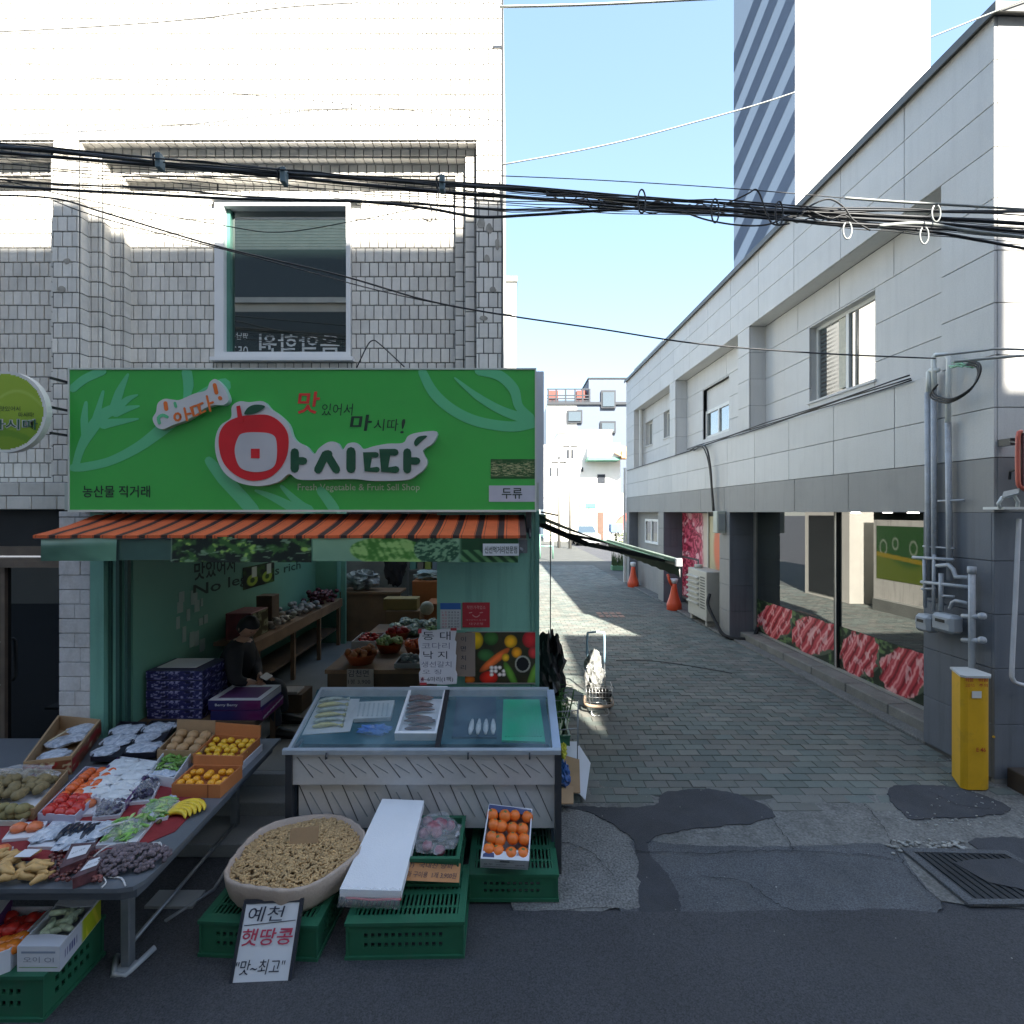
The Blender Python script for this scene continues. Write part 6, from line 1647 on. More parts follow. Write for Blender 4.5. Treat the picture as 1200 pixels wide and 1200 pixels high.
def fruit(kind, mat, r, label, cat, group, loc, rot=None, sc=1., calyx=False, squash=.88, elong=1.):
    key = (kind, label)
    if kind not in FRUIT:
        b = MB(); b.ell((0, 0, r*squash), (r, r*elong, r*squash), 12, 8, jit=.05); me = b.mesh(kind, mat)
        me2 = None
        if calyx: b = MB(); b.lathe([(.0, r*squash*2+.001), (r*.28, r*squash*1.96), (r*.34, r*squash*1.9)][::-1], n=6, smooth=False); me2 = b.mesh('calyx', m_calyx)
        FRUIT[kind] = (me, me2)
    me, me2 = FRUIT[kind]
    if me2: 
        o = thing(kind, label, cat, loc, 0, group); link_mesh('flesh', me, o); link_mesh('calyx', me2, o)
    else: o = tag(link_mesh(kind, me, None, loc), label, cat, group)
    o.rotation_euler = rot or (random.uniform(-.4, .4), random.uniform(-.4, .4), random.uniform(0, 6.28)); o.scale = (sc, sc, sc)
    return o
th, qq, c = tray('persimmon_box', 'white and navy printed carton full of persimmons on the right green crate', 'carton', None, .20, .12, m_cw, inner=m_cw, rim=[P(563, 1006, 3.17), P(620, 1009, 3.17), P(624, 948, 3.45), P(573, 942, 3.45)])
PN = (c[1]-c[0]).cross(c[3]-c[0]).normalized(); PV = (c[3]-c[0]).normalized()
W = c[1]-c[0]
q = MB()
for poly in ([(0, .9), (1, .9), (1, 1), (.85, .97), (.5, 1.), (.2, .96), (0, 1)],): pass
q.prism([(.01, .0), (.99, .0), (.99, .14), (.8, .19), (.5, .14), (.2, .19), (.01, .12)], lambda u, v, d: qq(u, v, d), .316, .32); q.build('front_flap', m_cw, th)
q = MB(); q.prism([(.01, .9), (.3, .84), (.6, .9), (.99, .82), (.99, .99), (.01, .99)], lambda u, v, d: qq(u, v, d), .316, .32); q.build('back_flap', m_navy, th)
q = MB(); q.prism([(.04, .03), (.28, .03), (.26, .10), (.14, .13), (.04, .08)], lambda u, v, d: qq(u, v, d), .32, .3215); q.build('grape_print', m_navy, th)
def front_mark(th, qq, z0, z1, u0, u1, mat, d=.0015, name='print'):
    q = MB(); a = qq(u0, 0, z0); b = qq(u1, 0, z1); n_ = (qq(0, 0, z0)-qq(0, 1, z0)).normalized(); q.add([qq(u0, 0, z0)+n_*d, qq(u1, 0, z0)+n_*d, qq(u1, 0, z1)+n_*d, qq(u0, 0, z1)+n_*d], [(0, 1, 2, 3)]); return q.build(name, mat, th)
front_mark(th, qq, .222, .226, .05, .95, m_navy); front_mark(th, qq, .285, .289, .3, .7, m_navy); front_mark(th, qq, .292, .303, .4, .6, m_black, .002, 'hand_hole')
for k, (u, bd) in enumerate(((.06, '포도'), (.32, '유통센터 맛있는 포도'), (.72, 'GRAPE'))):
    text(bd, .016, qq(u, 0, .245)-PV*.001, (1, 0, 0), PN, m_navy, 'lettering', th, .001, (.2, .3, .2)[k]*.3)
text('영천포도', .022, qq(.55, .07, .3215), W, PV, m_navy, 'lettering', th, .001, .1)
pos = [(588, 962), (603, 961), (615, 966), (578, 975), (592, 977), (607, 976), (619, 980), (580, 990), (594, 993), (609, 990), (602, 1000), (617, 996), (586, 1001)]
for i in range(16):
    u = (i % 4+.5)/4; v = .16+(i//4)*.225; p = qq(.03+u*.94, v, .288+random.uniform(0, .012))
    fruit('persimmon', m_pers, .041, 'orange persimmon in the printed carton on the right green crate', 'persimmon', 'persimmons in the printed carton', p-Vector((0, 0, .03)), calyx=True)

# ---------------------------------------------------------------- display freezer
fz = thing('display_freezer', 'stainless display freezer with sloping glass lid full of fish', 'freezer', (-.62, 3.85, 0))
m_steel = mk('ribbed_pale_steel', (.56, .56, .57), .4, .2, var=.06, vs=2, fine=.03, fs=40)
m_steelf = mk('freezer_frame', (.30, .34, .38), .35, .5, var=.08, vs=3)
m_dkleg = mk('dark_leg', (.035, .038, .045), .5)
fx0, fx1 = -1.545, .325; fy0, fy1 = 3.52, 4.14; fz0, fz1 = .872, 1.085
def ftop(x, y): return fz0+(fz1-fz0)*(y-fy0)/(fy1-fy0)
q = MB(); q.box(fx0+.02, fx1-.02, fy0+.01, fy0+.03, .62, fz0-.03); q.build('upper_panel', m_steel, fz)
q = MB(); q.box(fx0+.06, fx1-.02, fy0+.045, fy0+.06, .30, .645); q.build('lower_panel', m_steel, fz)
m_groove = mk('embossed_line', (.10, .10, .11), .5)
for (za, zb, y) in ((.65, fz0-.06, fy0+.0098), (.33, .60, fy0+.0448)):
    x = fx0+.06; i = 0
    while x < fx1-.15:
        q = MB(); L = .11 if i % 2 == 0 else .10; x2 = min(x+L, fx1-.05)
        if i % 2: zt_, zb_ = zb-.05, za+.05
        else: zt_, zb_ = zb, za+.02
        q.add([(x, y, zt_), (x+.007, y, zt_), (x2+.007, y, zb_), (x2, y, zb_), (x, y-.003, zt_), (x+.007, y-.003, zt_), (x2+.007, y-.003, zb_), (x2, y-.003, zb_)], [(4, 7, 6, 5), (0, 4, 5, 1), (1, 5, 6, 2), (2, 6, 7, 3), (3, 7, 4, 0)]); q.build('embossed_line', m_groove if i % 2 == 0 else m_steelf, fz); x += .075; i += 1
q = MB()
for x in (fx0-.012, fx1-.03):
    q.box(x, x+.045, fy0-.005, fy0+.04, .0, fz0-.01); q.box(x, x+.045, fy1-.05, fy1, .0, fz0-.01)
q.build('leg', m_dkleg, fz)
q = MB(); q.box(fx0+.02, fx0+.04, fy0+.06, fy1-.05, .3, .86); q.build('side_panel', mk('side_dark_blue', (.06, .075, .10), .4), fz)
q = MB(); q.box(fx1-.05, fx1-.03, fy0+.06, fy1-.05, .1, .86); q.build('side_panel', MATS['side_dark_blue'], fz)
q = MB()
def rail(x0, x1, y0, y1, w):  # frame strip on the sloping top
    q.add([(x0, y0, ftop(0, y0)-w), (x1, y0, ftop(0, y0)-w), (x1, y1, ftop(0, y1)-w), (x0, y1, ftop(0, y1)-w), (x0, y0, ftop(0, y0)), (x1, y0, ftop(0, y0)), (x1, y1, ftop(0, y1)), (x0, y1, ftop(0, y1))], [(0, 3, 2, 1), (4, 5, 6, 7), (0, 1, 5, 4), (1, 2, 6, 5), (2, 3, 7, 6), (3, 0, 4, 7)])
rail(fx0-.03, fx1+.01, fy0-.015, fy0+.01, .03); rail(fx0, fx1-.03, fy1-.03, fy1, .06); rail(fx0, fx0+.022, fy0+.01, fy1-.03, .03)
q.build('lid_frame', mk('lid_pale_frame', (.42, .47, .52), .35, .3, var=.1, vs=9), fz)
q = MB(); rail(fx1-.045, fx1+.012, fy0+.011, fy1-.0301, .035); q.build('lid_side_frame', mk('lid_side_blue', (.42, .50, .62), .3, .3), fz)
q = MB(); rail(-.535, -.50, fy0+.0101, fy1-.0301, .02); q.build('mullion', MATS['dark_steel'], fz)
q = MB()
q.box(fx0+.04, fx1-.055, fy0+.03, fy0+.04, .66, .84); q.box(fx0+.04, fx1-.055, fy1-.04, fy1-.03, .66, 1.02); q.box(fx0+.04, fx0+.05, fy0+.04, fy1-.04, .66, .84); q.box(fx1-.065, fx1-.055, fy0+.04, fy1-.04, .66, .84); q.box(fx0+.05, fx1-.065, fy0+.04, fy1-.04, .66, .67)
q.build('tank', mk('tank_blue_green', (.06, .15, .18), .5, var=.2, vs=3), fz)
m_lid = bpy.data.materials.new('freezer_glass'); m_lid.use_nodes = True; nt_ = m_lid.node_tree; b_ = nt_.nodes['Principled BSDF']
b_.inputs['Base Color'].default_value = (.35, .52, .60, 1); b_.inputs['Roughness'].default_value = .08; b_.inputs['Specular IOR Level'].default_value = .8
tn = nt_.nodes.new('ShaderNodeTexNoise'); tn.inputs['Scale'].default_value = 2.2; tn.inputs['Detail'].default_value = 6; tcn = nt_.nodes.new('ShaderNodeTexCoord'); nt_.links.new(tcn.outputs['Object'], tn.inputs['Vector'])
mr_ = nt_.nodes.new('ShaderNodeMapRange'); nt_.links.new(tn.outputs['Fac'], mr_.inputs[0])
for i, v in enumerate((.42, .7, .10, .36)): mr_.inputs[i+1].default_value = v
nt_.links.new(mr_.outputs[0], b_.inputs['Alpha'])
for xa, xb in ((fx0+.0225, -.5352), (-.4998, fx1-.0455)):
    q = MB(); y0, y1 = fy0+.0102, fy1-.0302
    q.add([(xa, y0, ftop(0, y0)-.008), (xb, y0, ftop(0, y0)-.008), (xb, y1, ftop(0, y1)-.008), (xa, y1, ftop(0, y1)-.008)], [(0, 1, 2, 3)]); q.build('lid_pane', m_lid, fz)
q = MB()
for x in (-1.27, -.30, .12): q.tube([(x, fy0-.016, fz0-.02), (x, fy0-.03, fz0-.035), (x, fy0-.03, fz0-.055), (x, fy0-.01, fz0-.06)], .006)
q.build('hook', m_dkleg, fz)
# contents lie on a sloping shelf .07 below the glass
def FZ(px, py, dz=-.075):
    k = (600-py)/600; m = (fz1-fz0)/(fy1-fy0)
    # CAMZ + k*Y = fz0 + m*(Y-fy0) + dz
    Y = (fz0-m*fy0+dz-CAMZ)/(k-m); return Vector(((px-600)/600*Y, Y, CAMZ+k*Y))
fn_ = Vector((0, -(fz1-fz0), (fy1-fy0))).normalized()
q = MB(); q.add([FZ(345, 872), FZ(648, 872), FZ(636, 808), FZ(372, 808)], [(0, 1, 2, 3)]); q.build('shelf', mk('shelf_dark_teal', (.012, .075, .10), .5, var=.3, vs=4), fz)
def slab(px, z0, z1, mat, name, par):
    q = MB(); a = [FZ(x, y) for x, y in px]; n = len(a)
    q.add([p+fn_*z0 for p in a]+[p+fn_*z1 for p in a], [tuple(range(n, 2*n))]+[(i, (i+1) % n, n+(i+1) % n, n+i) for i in range(n)]); return q.build(name, mat, par)
m_paper = mk('wet_white_paper', (.52, .55, .56), .6, var=.08, vs=8, bump=.6, bs=18)
t1 = thing('fish_paper', 'white paper holding silvery yellow fish at the left end of the freezer', 'fish', FZ(390, 840))
slab([(354, 862), (410, 858), (424, 812), (384, 818), (374, 822)], .002, .008, m_paper, 'paper', t1)
m_fish = mk('silver_fish', (.36, .40, .34), .3, .3, var=.3, vs=30); m_fishy = mk('yellow_fish_belly', (.50, .46, .20), .35, .2, var=.2, vs=30)
def fish(a, b, r, mat, par=None, label=None, bend=.0):
    A = FZ(*a)+fn_*(.012+r*.6); B = FZ(*b)+fn_*(.012+r*.6); d = B-A; s_ = d.cross(fn_).normalized()
    pts = [A+d*t+s_*bend*math.sin(math.pi*t) for t in (0, .08, .25, .5, .72, .88, .93, 1)]
    q = MB(); q.tube(pts, [r*.2, r*.7, r, r*.95, r*.55, r*.22, r*.45, r*.8], 8); return q.build('fish', mat, par)
for i in range(6): fish((366+i*1.5, 855-i*6.0), (402+i*1.5, 853-i*6.2), .020, m_fish if i % 2 else m_fishy, t1, bend=-.02)
q = MB()
t2 = thing('white_packs', 'white ribbed fish trays above a blue bag in the freezer', 'tray', FZ(440, 835)); slab([(415, 848), (458, 846), (463, 826), (421, 828)], .01, .045, m_paper, 'tray', t2)
for i in range(7): slab([(419+i*5.6, 845), (421+i*5.6, 845), (424+i*5.4, 830), (422+i*5.4, 830)], .046, .05, mk('tray_shadow_rib', (.35, .4, .42), .6), 'rib', t2)
t3 = MB(); p = FZ(440, 860); crumple(t3, p+Vector((0, 0, .03)), (.12, .05, .03), 1.2, 20, 10, .5); t3.top('blue_bag', mk('blue_plastic', (.05, .16, .50), .3, var=.3, vs=20), 'crumpled blue plastic bag under the freezer glass', 'bag')
t4 = thing('styrofoam_box', 'white styrofoam box of brown squid in the middle of the freezer', 'box', FZ(492, 840))
P4 = [(463, 868), (512, 868), (525, 812), (481, 812)]
slab(P4, .0, .006, m_sty, 'bottom', t4)
for (i, j, e) in ((0, 1, 0), (1, 2, 1), (2, 3, 2), (3, 0, 3)):
    ctr = (np.mean([p[0] for p in P4]), np.mean([p[1] for p in P4])); ins = lambda p: (p[0]+(ctr[0]-p[0])*.13, p[1]+(ctr[1]-p[1])*.10)
    slab([P4[i], P4[j], ins(P4[j]), ins(P4[i])], .006, .066, m_sty, 'side', t4)
m_squid = mk('brown_squid', (.16, .085, .07), .25, var=.3, vs=20)
rnd = random.Random(12)
for i in range(9):
    yy = 820+i*4.6; a = FZ(476+rnd.uniform(-2, 3), yy+1)+fn_*.03; b = FZ(508+rnd.uniform(-4, 3), yy+rnd.uniform(-3, 4))+fn_*.035; m_ = (a+b)/2+Vector((0, rnd.uniform(-.02, .02), .012))
    q = MB(); q.tube([a, a*.7+m_*.3, m_, b*.7+m_*.3, b], [.006, .014, .017, .012, .004], 8); q.build('squid', m_squid, t4)
t5 = thing('dark_fish_tray', 'dark blue tray with white fish bellies in the freezer', 'tray', FZ(556, 840)); slab([(530, 866), (582, 866), (581, 812), (536, 812)], .002, .02, mk('navy_tray', (.02, .04, .08), .3), 'tray', t5)
m_wf = mk('white_fish', (.50, .52, .54), .3, var=.2, vs=30)
for i in range(4):
    a = FZ(551+i*9, 865)+fn_*.04; b = FZ(554+i*8, 848)+fn_*.04; q = MB(); q.tube([a, (a*2+b)/3, (a+b*2)/3, b], [.010, .020, .018, .008], 8); q.build('fish', m_wf, t5)
t6 = thing('green_fish_tray', 'bright green ribbed plastic tray at the right end of the freezer', 'tray', FZ(610, 840)); m_gt = mk('bright_green_tray', (.01, .40, .20), .4, var=.12, vs=4); slab([(588, 870), (639, 872), (632, 822), (590, 822)], .002, .02, m_gt, 'tray', t6)
for i in range(13): slab([(592+i*3.4, 866), (593.6+i*3.4, 866), (593.6+i*3.0, 826), (592.2+i*3.0, 826)], .021, .027, m_gt, 'rib', t6)

# ---------------------------------------------------------------- signs and posters round the mint wall
FY = 4.298
vb = thing('vegetable_poster', 'colourful vegetable poster on the mint wall above the freezer', 'poster', P(590, 800, FY))
q = MB(); a = P(519, 801, FY); b = P(632, 740, FY); q.box(a.x+.2, b.x, FY-.012, FY, a.z, b.z); q.build('board', m_gpanel, vb)
def vegp(u, v):
    x = u*1.0; n = fbm(u*8, v*6, 1, 2, 3)
    c = mixc((34, 40, 26), (70, 60, 40), n)
    def bl(cx, cy, rx, ry, col, c, rot=0, e=.12):
        ca, sa_ = math.cos(rot), math.sin(rot); dx, dy = (u-cx)*1.6, (v-cy)
        X = dx*ca+dy*sa_; Y_ = -dx*sa_+dy*ca; d = (X/rx)**2+(Y_/ry)**2; m = 1-sm(d, 1-e, 1+e)
        sh = .72+.4*np.clip(1-d, 0, 1)+.25*(n-.5); return tuple(b*(1-m)+np.clip(k*sh, 0, 255)*m for b, k in zip(c, col))
    c = bl(.35, .88, .16, .14, (60, 110, 50), c); c = bl(.28, .55, .18, .12, (60, 110, 60), c)
    c = bl(.9, .86, .2, .18, (190, 40, 46), c); c = bl(.93, .6, .12, .12, (196, 60, 60), c)
    c = bl(.62, .82, .14, .13, (230, 170, 30), c); c = bl(.14, .84, .17, .18, (240, 196, 30), c); c = bl(.70, .6, .11, .11, (228, 150, 30), c)
    c = bl(.40, .45, .40, .085, (226, 108, 50), c, .62); c = bl(.32, .1, .2, .13, (216, 44, 30), c); c = bl(.06, .06, .12, .08, (230, 120, 40), c)
    for k in range(9): c = bl(.36+.055*(k % 4), .30-.07*(k//3), .045, .04, (236, 226, 222), c)
    c = bl(.78, .37, .17, .17, (214, 214, 200), c, 0, .04); c = bl(.78, .37, .135, .135, (24, 24, 30), c, 0, .05)
    c = bl(.93, .16, .09, .32, (110, 160, 60), c, -.4); c = bl(.62, .15, .08, .3, (96, 150, 56), c, .5); c = bl(.55, .5, .08, .08, (230, 180, 40), c)
    return c
a = P(545, 800, FY-.0125); b = P(631.5, 741, FY-.0125)
painted('print', (a.x, a.y, a.z), (b.x-a.x, 0, 0), (0, 0, b.z-a.z), 110, 76, vegp, vb)
rp = thing('red_notice', 'square red notice with a smiling face on the mint wall', 'notice', P(558, 736, FY))
m_rn = mk('notice_red', (.42, .022, .035), .4)
q = MB(); a = P(542, 735, FY); b = P(574, 706, FY); q.box(a.x, b.x, FY-.008, FY, a.z, b.z); q.build('board', m_rn, rp)
m_rl = mk('notice_pink_ink', (.58, .25, .25), .5)
T('착한가격업소', 547, 714, 569, 709.5, m_rl, 'lettering', .01, dep=.001, parent=rp, Y=FY-.0085); T('대구광역시 농산물', 546, 727.5, 570, 725.5, m_rl, dep=.001, parent=rp, Y=FY-.0085); T('대구은행', 550, 732.5, 566, 729.5, m_rl, 'lettering', .01, dep=.001, parent=rp, Y=FY-.0085)
q = MB()
for sx_ in (551.5, 564): q.prism(stroke_poly([(P(sx_-1.5, 0, FY).x, P(0, 718, FY).z), (P(sx_+1.5, 0, FY).x, P(0, 717.4, FY).z)], .004), lambda u, v, d: (u, FY-.0085-d, v), 0, .001)
q.prism(stroke_poly([(P(x, 0, FY).x, P(0, y, FY).z) for x, y in ((554, 720.5), (556, 722.3), (558, 722.8), (560, 722.3), (562, 720.5))], .004), lambda u, v, d: (u, FY-.0085-d, v), 0, .0012); q.build('smiley', m_rl, rp)
cp = thing('wall_calendar', 'white calendar sheet with a blue header left of the red notice', 'calendar', P(528, 738, FY))
m_pw = mk('calendar_paper', (.50, .53, .56), .7); m_blue = mk('header_blue', (.03, .13, .42), .5)
q = MB(); a = P(516, 738, FY); b = P(540, 706.5, FY); q.box(a.x, b.x, FY-.006, FY, a.z, b.z); q.build('sheet', m_pw, cp)
q = MB(); c_ = P(0, 714, FY); q.box(a.x, b.x, FY-.0072, FY-.0062, c_.z, b.z); q.build('header', m_blue, cp)
for r_ in range(6):
    for k in range(3): T('%d %d' % (r_*7+k*2+1, r_*7+k*2+2), 518+k*7.2, 718.5+r_*3.4, 523.5+k*7.2, 716.4+r_*3.4, m_mk if k else m_mr, dep=.001, parent=cp, Y=FY-.0065)
hp = thing('handwritten_price_sheet', 'large white handwritten fish price sheet with torn edges above the freezer', 'price sheet', P(512, 802, 4.2))
shp = [(491, 738), (497, 737), (503, 739), (512, 738), (521, 737), (530, 738), (535, 739), (533, 750), (535, 752), (534, 766), (535, 768), (534, 785), (536, 790), (535, 801), (520, 802), (505, 801), (492, 801), (491, 788), (493, 785), (491, 768), (492, 764), (490, 750), (492, 745)]
q = MB(); q.prism([(P(x, y, 4.2).x, P(x, y, 4.2).z) for x, y in shp], lambda u, v, d: (u, 4.2-d, v), 0, .006); q.build('sheet', mk('sheet_white', (.60, .60, .66), .7, var=.04), hp)
HT = lambda body, x0, y1, x1, y0, mat=m_mk: T(body, x0, y1, x1, y0, mat, dep=.001, parent=hp, Y=4.1935)
m_gm = mk('grey_marker', (.18, .19, .28), .5)
HT('동 대', 495, 750, 528, 740); HT('코다리', 494, 760.5, 527, 753, m_gm); HT('낙 지', 496, 772, 524, 763); HT('생선갈치', 494, 782, 529, 775, m_gm); HT('오 징', 495, 790, 517, 784.5, m_gm); HT('4~6마리(1팩)', 493, 799.5, 531, 793); HT('₩', 493, 799, 497, 793, m_mr)
for (x0, x1, y0, y1) in ((490, 494, 737, 742), (528, 535, 736, 739), (492, 500, 800, 803)): q = MB(); q.box(P(x0, 0, 4.19).x, P(x1, 0, 4.19).x, 4.19, 4.1935, P(0, y1, 4.19).z, P(0, y0, 4.19).z); q.build('red_tape', MATS['red_tape'], hp)
q = MB(); a = P(533, 792, 4.25); b = P(557, 741, 4.25); q.box(a.x, b.x, 4.235, 4.24, a.z, b.z); kp = q.top('brown_card', mk('greyish_card', (.24, .19, .16), .8, var=.1), 'faded brown card with writing half hidden behind the white price sheet', 'card')
for k, bd in enumerate(('이', '면', '치', '리')): T(bd, 540, 752+k*11, 546, 746+k*11, m_mk, 'lettering', dep=.001, parent=kp, Y=4.234)
q = MB(); cpt = P(610, 645, FY); q.cyl(P(604, 652, FY), P(611, 643, FY-.06), .018, n=10); q.box(P(608, 0, FY).x, P(618, 0, FY).x, FY-.02, FY, P(0, 648, FY).z, P(0, 632, FY).z); q.top('wall_camera', mk('camera_grey', (.18, .20, .22), .5), 'small grey camera on the mint wall under the awning end', 'camera')
# ---------------------------------------------------------------- fruit table on the left
TZ = .66
m_tab = mk('dark_blue_grey_laminate', (.115, .13, .15), .4, var=.08, vs=2, fine=.04)
m_tside = mk('table_edge', (.10, .115, .14), .45, var=.1, vs=3)
m_leg = mk('galvanised_leg', (.26, .28, .30), .4, .5, var=.15, vs=8)
m_red = mk('dark_red_cloth', (.22, .016, .022), .75, var=.12, vs=5, bump=.2, bs=40)
tb = thing('display_table', 'long dark grey display table covered with fruit and vegetables in front of the shop', 'table', (-2.9, 3.4, 0))
tx1 = -1.83
q = MB()
outl = [(-4.4, 2.50), (tx1-.10, 2.50), (tx1-.03, 2.515), (tx1-.005, 2.56), (tx1, 2.62), (tx1-.05, 4.16), (-4.4, 4.16)]
q.prism(outl, lambda u, v, d: (u, v, d), TZ-.022, TZ); q.build('top', m_tab, tb)
q = MB(); ins = [(-4.3, 2.54), (tx1-.11, 2.54), (tx1-.045, 2.56), (tx1-.04, 2.64), (tx1-.09, 4.1), (-4.3, 4.1)]
q.prism(ins, lambda u, v, d: (u, v, d), TZ-.085, TZ-.0225); q.build('apron', m_tside, tb)
for (x, y) in ((-2.10, 2.80), (-2.12, 3.92), (-4.0, 2.8), (-4.0, 3.9)):
    q = MB(); q.box(x-.025, x+.025, y-.025, y+.025, .03, TZ-.086, ch=.005); lg = q.build('leg', m_leg, tb)
    q = MB(); q.tube([(x-.10, y+.05, .03), (x-.03, y-.06, .02), (x+.03, y-.06, .02), (x+.10, y+.07, .06)], .016, 7); q.box(x-.05, x+.05, y-.05, y+.03, .0, .03, ch=.006); q.build('foot', mk('pale_bracket', (.34, .36, .38), .5, var=.15), lg)
q = MB(); q.tube([(-2.10, 2.8, .12), (-2.12, 3.92, .12)], .012); q.tube([(-2.1, 3.1, .02), (-1.95, 3.35, .03), (-2.0, 3.7, .02)], .012); q.build('brace', m_leg, tb)
q = MB(); q.box(-2.3, -2.0, 3.2, 3.34, .019, .035); q.top('loose_board', mk('pale_board', (.30, .31, .31), .8, var=.15), 'short pale board lying under the display table', 'board')
q = MB(); c_ = [(0, 1010), (60, 1008), (160, 994), (205, 975), (240, 938), (150, 905), (60, 930), (0, 940)]
q.prism([(G(a, b, TZ).x, G(a, b, TZ).y) for a, b in c_], lambda u, v, d: (u, v, d), TZ+.0005, TZ+.005)
q.top('red_cloth', m_red, 'dark red cloth spread over the display table under the fruit', 'cloth')

def onT(px, py, z=TZ): return G(px, py, z)
m_black_t = mk('black_tray', (.018, .018, .028), .4)
m_wt = mk('white_tray', (.62, .64, .70), .5, var=.04)
m_purple = mk('purple_print', (.10, .03, .14), .45)
m_cfilm = mk('foil_white', (.60, .64, .72), .25, var=.10, vs=30, bump=1.0, bs=40, col2=(.34, .40, .50))
def pack(c, r, seed, mat=None, par=None, name='pack', amp=.3, sq=.4):
    q = MB(); crumple(q, (c[0], c[1], c[2]+r*sq*.7), (r, r*.8, r*sq), seed, 18, 10, amp); return q.build(name, mat or m_cfilm, par)

# 1 brown carton with white packs, far left
th, qq, c = tray('fruit_carton', 'open brown carton with red printed front and white packets, in front of the brick pillar', 'carton', [(27, 893), (84, 886), (118, 843), (68, 838)], TZ, .13, m_carttan, t=.012)
q = MB(); 
def vp(u, v):
    n = fbm(u*6, v*3, 1, 6); c_ = mixc((120, 70, 48), (150, 34, 36), sm(n, .4, .6)); return mixc(c_, (190, 176, 140), sm(fbm(u*9, v*4, 1, 2), .6, .7))
a = qq(0, -.012, TZ+.01); painted('print', a, qq(1, -.012, TZ+.01)-a, (0, 0, .10), 30, 12, vp, th)
a = qq(1.015, 0, TZ+.01); painted('print', a, qq(1.015, 1, TZ+.01)-a, (0, 0, .10), 30, 12, lambda u, v: vp(u+4, v), th)
for (u, v, s_) in ((.45, .25, 1), (.6, .65, 2), (.4, .55, 3), (.65, .9, 4)):
    p = qq(u, v, TZ+.07); q = MB(); crumple(q, p, (.10, .10, .025), s_*1.3, 18, 8, .25); q.build('white_packet', m_cfilm, th)
q = MB(); q.beam(qq(.3, .3, TZ+.16), qq(.45, .7, TZ+.12), .018, .004); q.build('label_stick', mk('straw_card', (.5, .42, .28), .7), th)
# 2 two black lined foil trays
for k, (px, lab) in enumerate(([[(106, 887), (140, 887), (172, 846), (140, 845)], 'left of two black trays of white wrapped packs at the back of the fruit table'], [[(144, 883), (182, 882), (208, 844), (177, 844)], 'right of two black trays of white wrapped packs, beside the tan pears'])):
    th, qq, c = tray('foil_pack_tray', lab, 'tray', px, TZ+.03, .035, m_black_t, group='black trays of wrapped packs')
    for i, (u, v) in enumerate(((.3, .2), (.7, .2), (.3, .5), (.72, .5), (.3, .8), (.7, .8))):
        if (k, i) in ((0, 1), (1, 3)): continue
        p = qq(u, v, TZ+.05); q = MB(); crumple(q, p, (.085, .10, .025), i+k*7.7, 16, 8, .3); q.build('pack', m_cfilm, th)
# 3 tan pears carton with raised flap
th, qq, c = tray('pear_carton', 'brown carton with a raised flap holding tan pears, between foil trays and tangerines', 'carton', [(184, 879), (236, 880), (252, 858), (207, 856)], TZ+.0, .09, m_carttan, flap=.085)
m_pear = mk('tan_pear', (.44, .27, .13), .5, var=.12, vs=14)
for i in range(9):
    p = qq(.2+.3*(i % 3), .22+.28*(i//3), TZ+.035+.01*(i//3)); fruit('pear', m_pear, .043, 'tan pear in the brown carton with the raised flap', 'pear', 'pears in the brown carton', p)
m_tang = mk('tangerine', (.80, .36, .02), .4, var=.12, vs=14, isl=.04)
m_lemon = mk('yellow_tangerine', (.78, .46, .03), .4, var=.12, vs=14)
th, qq, c = tray('tangerine_carton', 'orange carton of yellow tangerines with raised flap at the back of the fruit table', 'carton', [(226, 884), (280, 887), (305, 864), (252, 860)], TZ, .10, m_cartor, flap=.085)
text('밀감 이만원', .03, qq(.15, 1.03, TZ+.125), (c[1]-c[0]), (0, 0, 1), mk('faint_red_ink', (.28, .06, .03), .6), 'lettering', th, .006, .2)
rnd = random.Random(31)
for i in range(24):
    p = qq(.1+.16*(i % 6)+rnd.uniform(-.03, .03), .15+.23*(i//6)+rnd.uniform(-.03, .03), TZ+.045+rnd.uniform(0, .02)); fruit('tangerine', m_lemon, .026, 'small yellow tangerine in the back orange carton', 'tangerine', 'tangerines in the back orange carton', p)
q = MB(); q.prism([(0, 0), (1, 0), (1, 1), (0, 1)], lambda u, v, d: qq(1.03+.02*d, v, TZ+.0+u*.05), 0, 1); q.build('white_side_label', m_wt, th)
th, qq, c = tray('tangerine_carton', 'front orange carton of tangerines, nearest the freezer on the fruit table', 'carton', [(201, 919), (258, 920), (284, 897), (227, 896)], TZ, .085, m_cartor, flap=.06)
for i in range(15):
    p = qq(.12+.19*(i % 5)+rnd.uniform(-.03, .03), .18+.28*(i//5)+rnd.uniform(-.03, .03), TZ+.035+rnd.uniform(0, .02)); fruit('orange_tangerine', m_tang, .026, 'small orange tangerine in the front orange carton', 'tangerine', 'tangerines in the front orange carton', p)
q = MB(); q.prism([(.74, -.008), (.755, -.008), (.755, -.001), (.74, -.001)], lambda u, v, d: qq(u, v, d), TZ+.002, TZ+.084); q.build('seam', mk('carton_seam', (.2, .06, .02), .7), th)
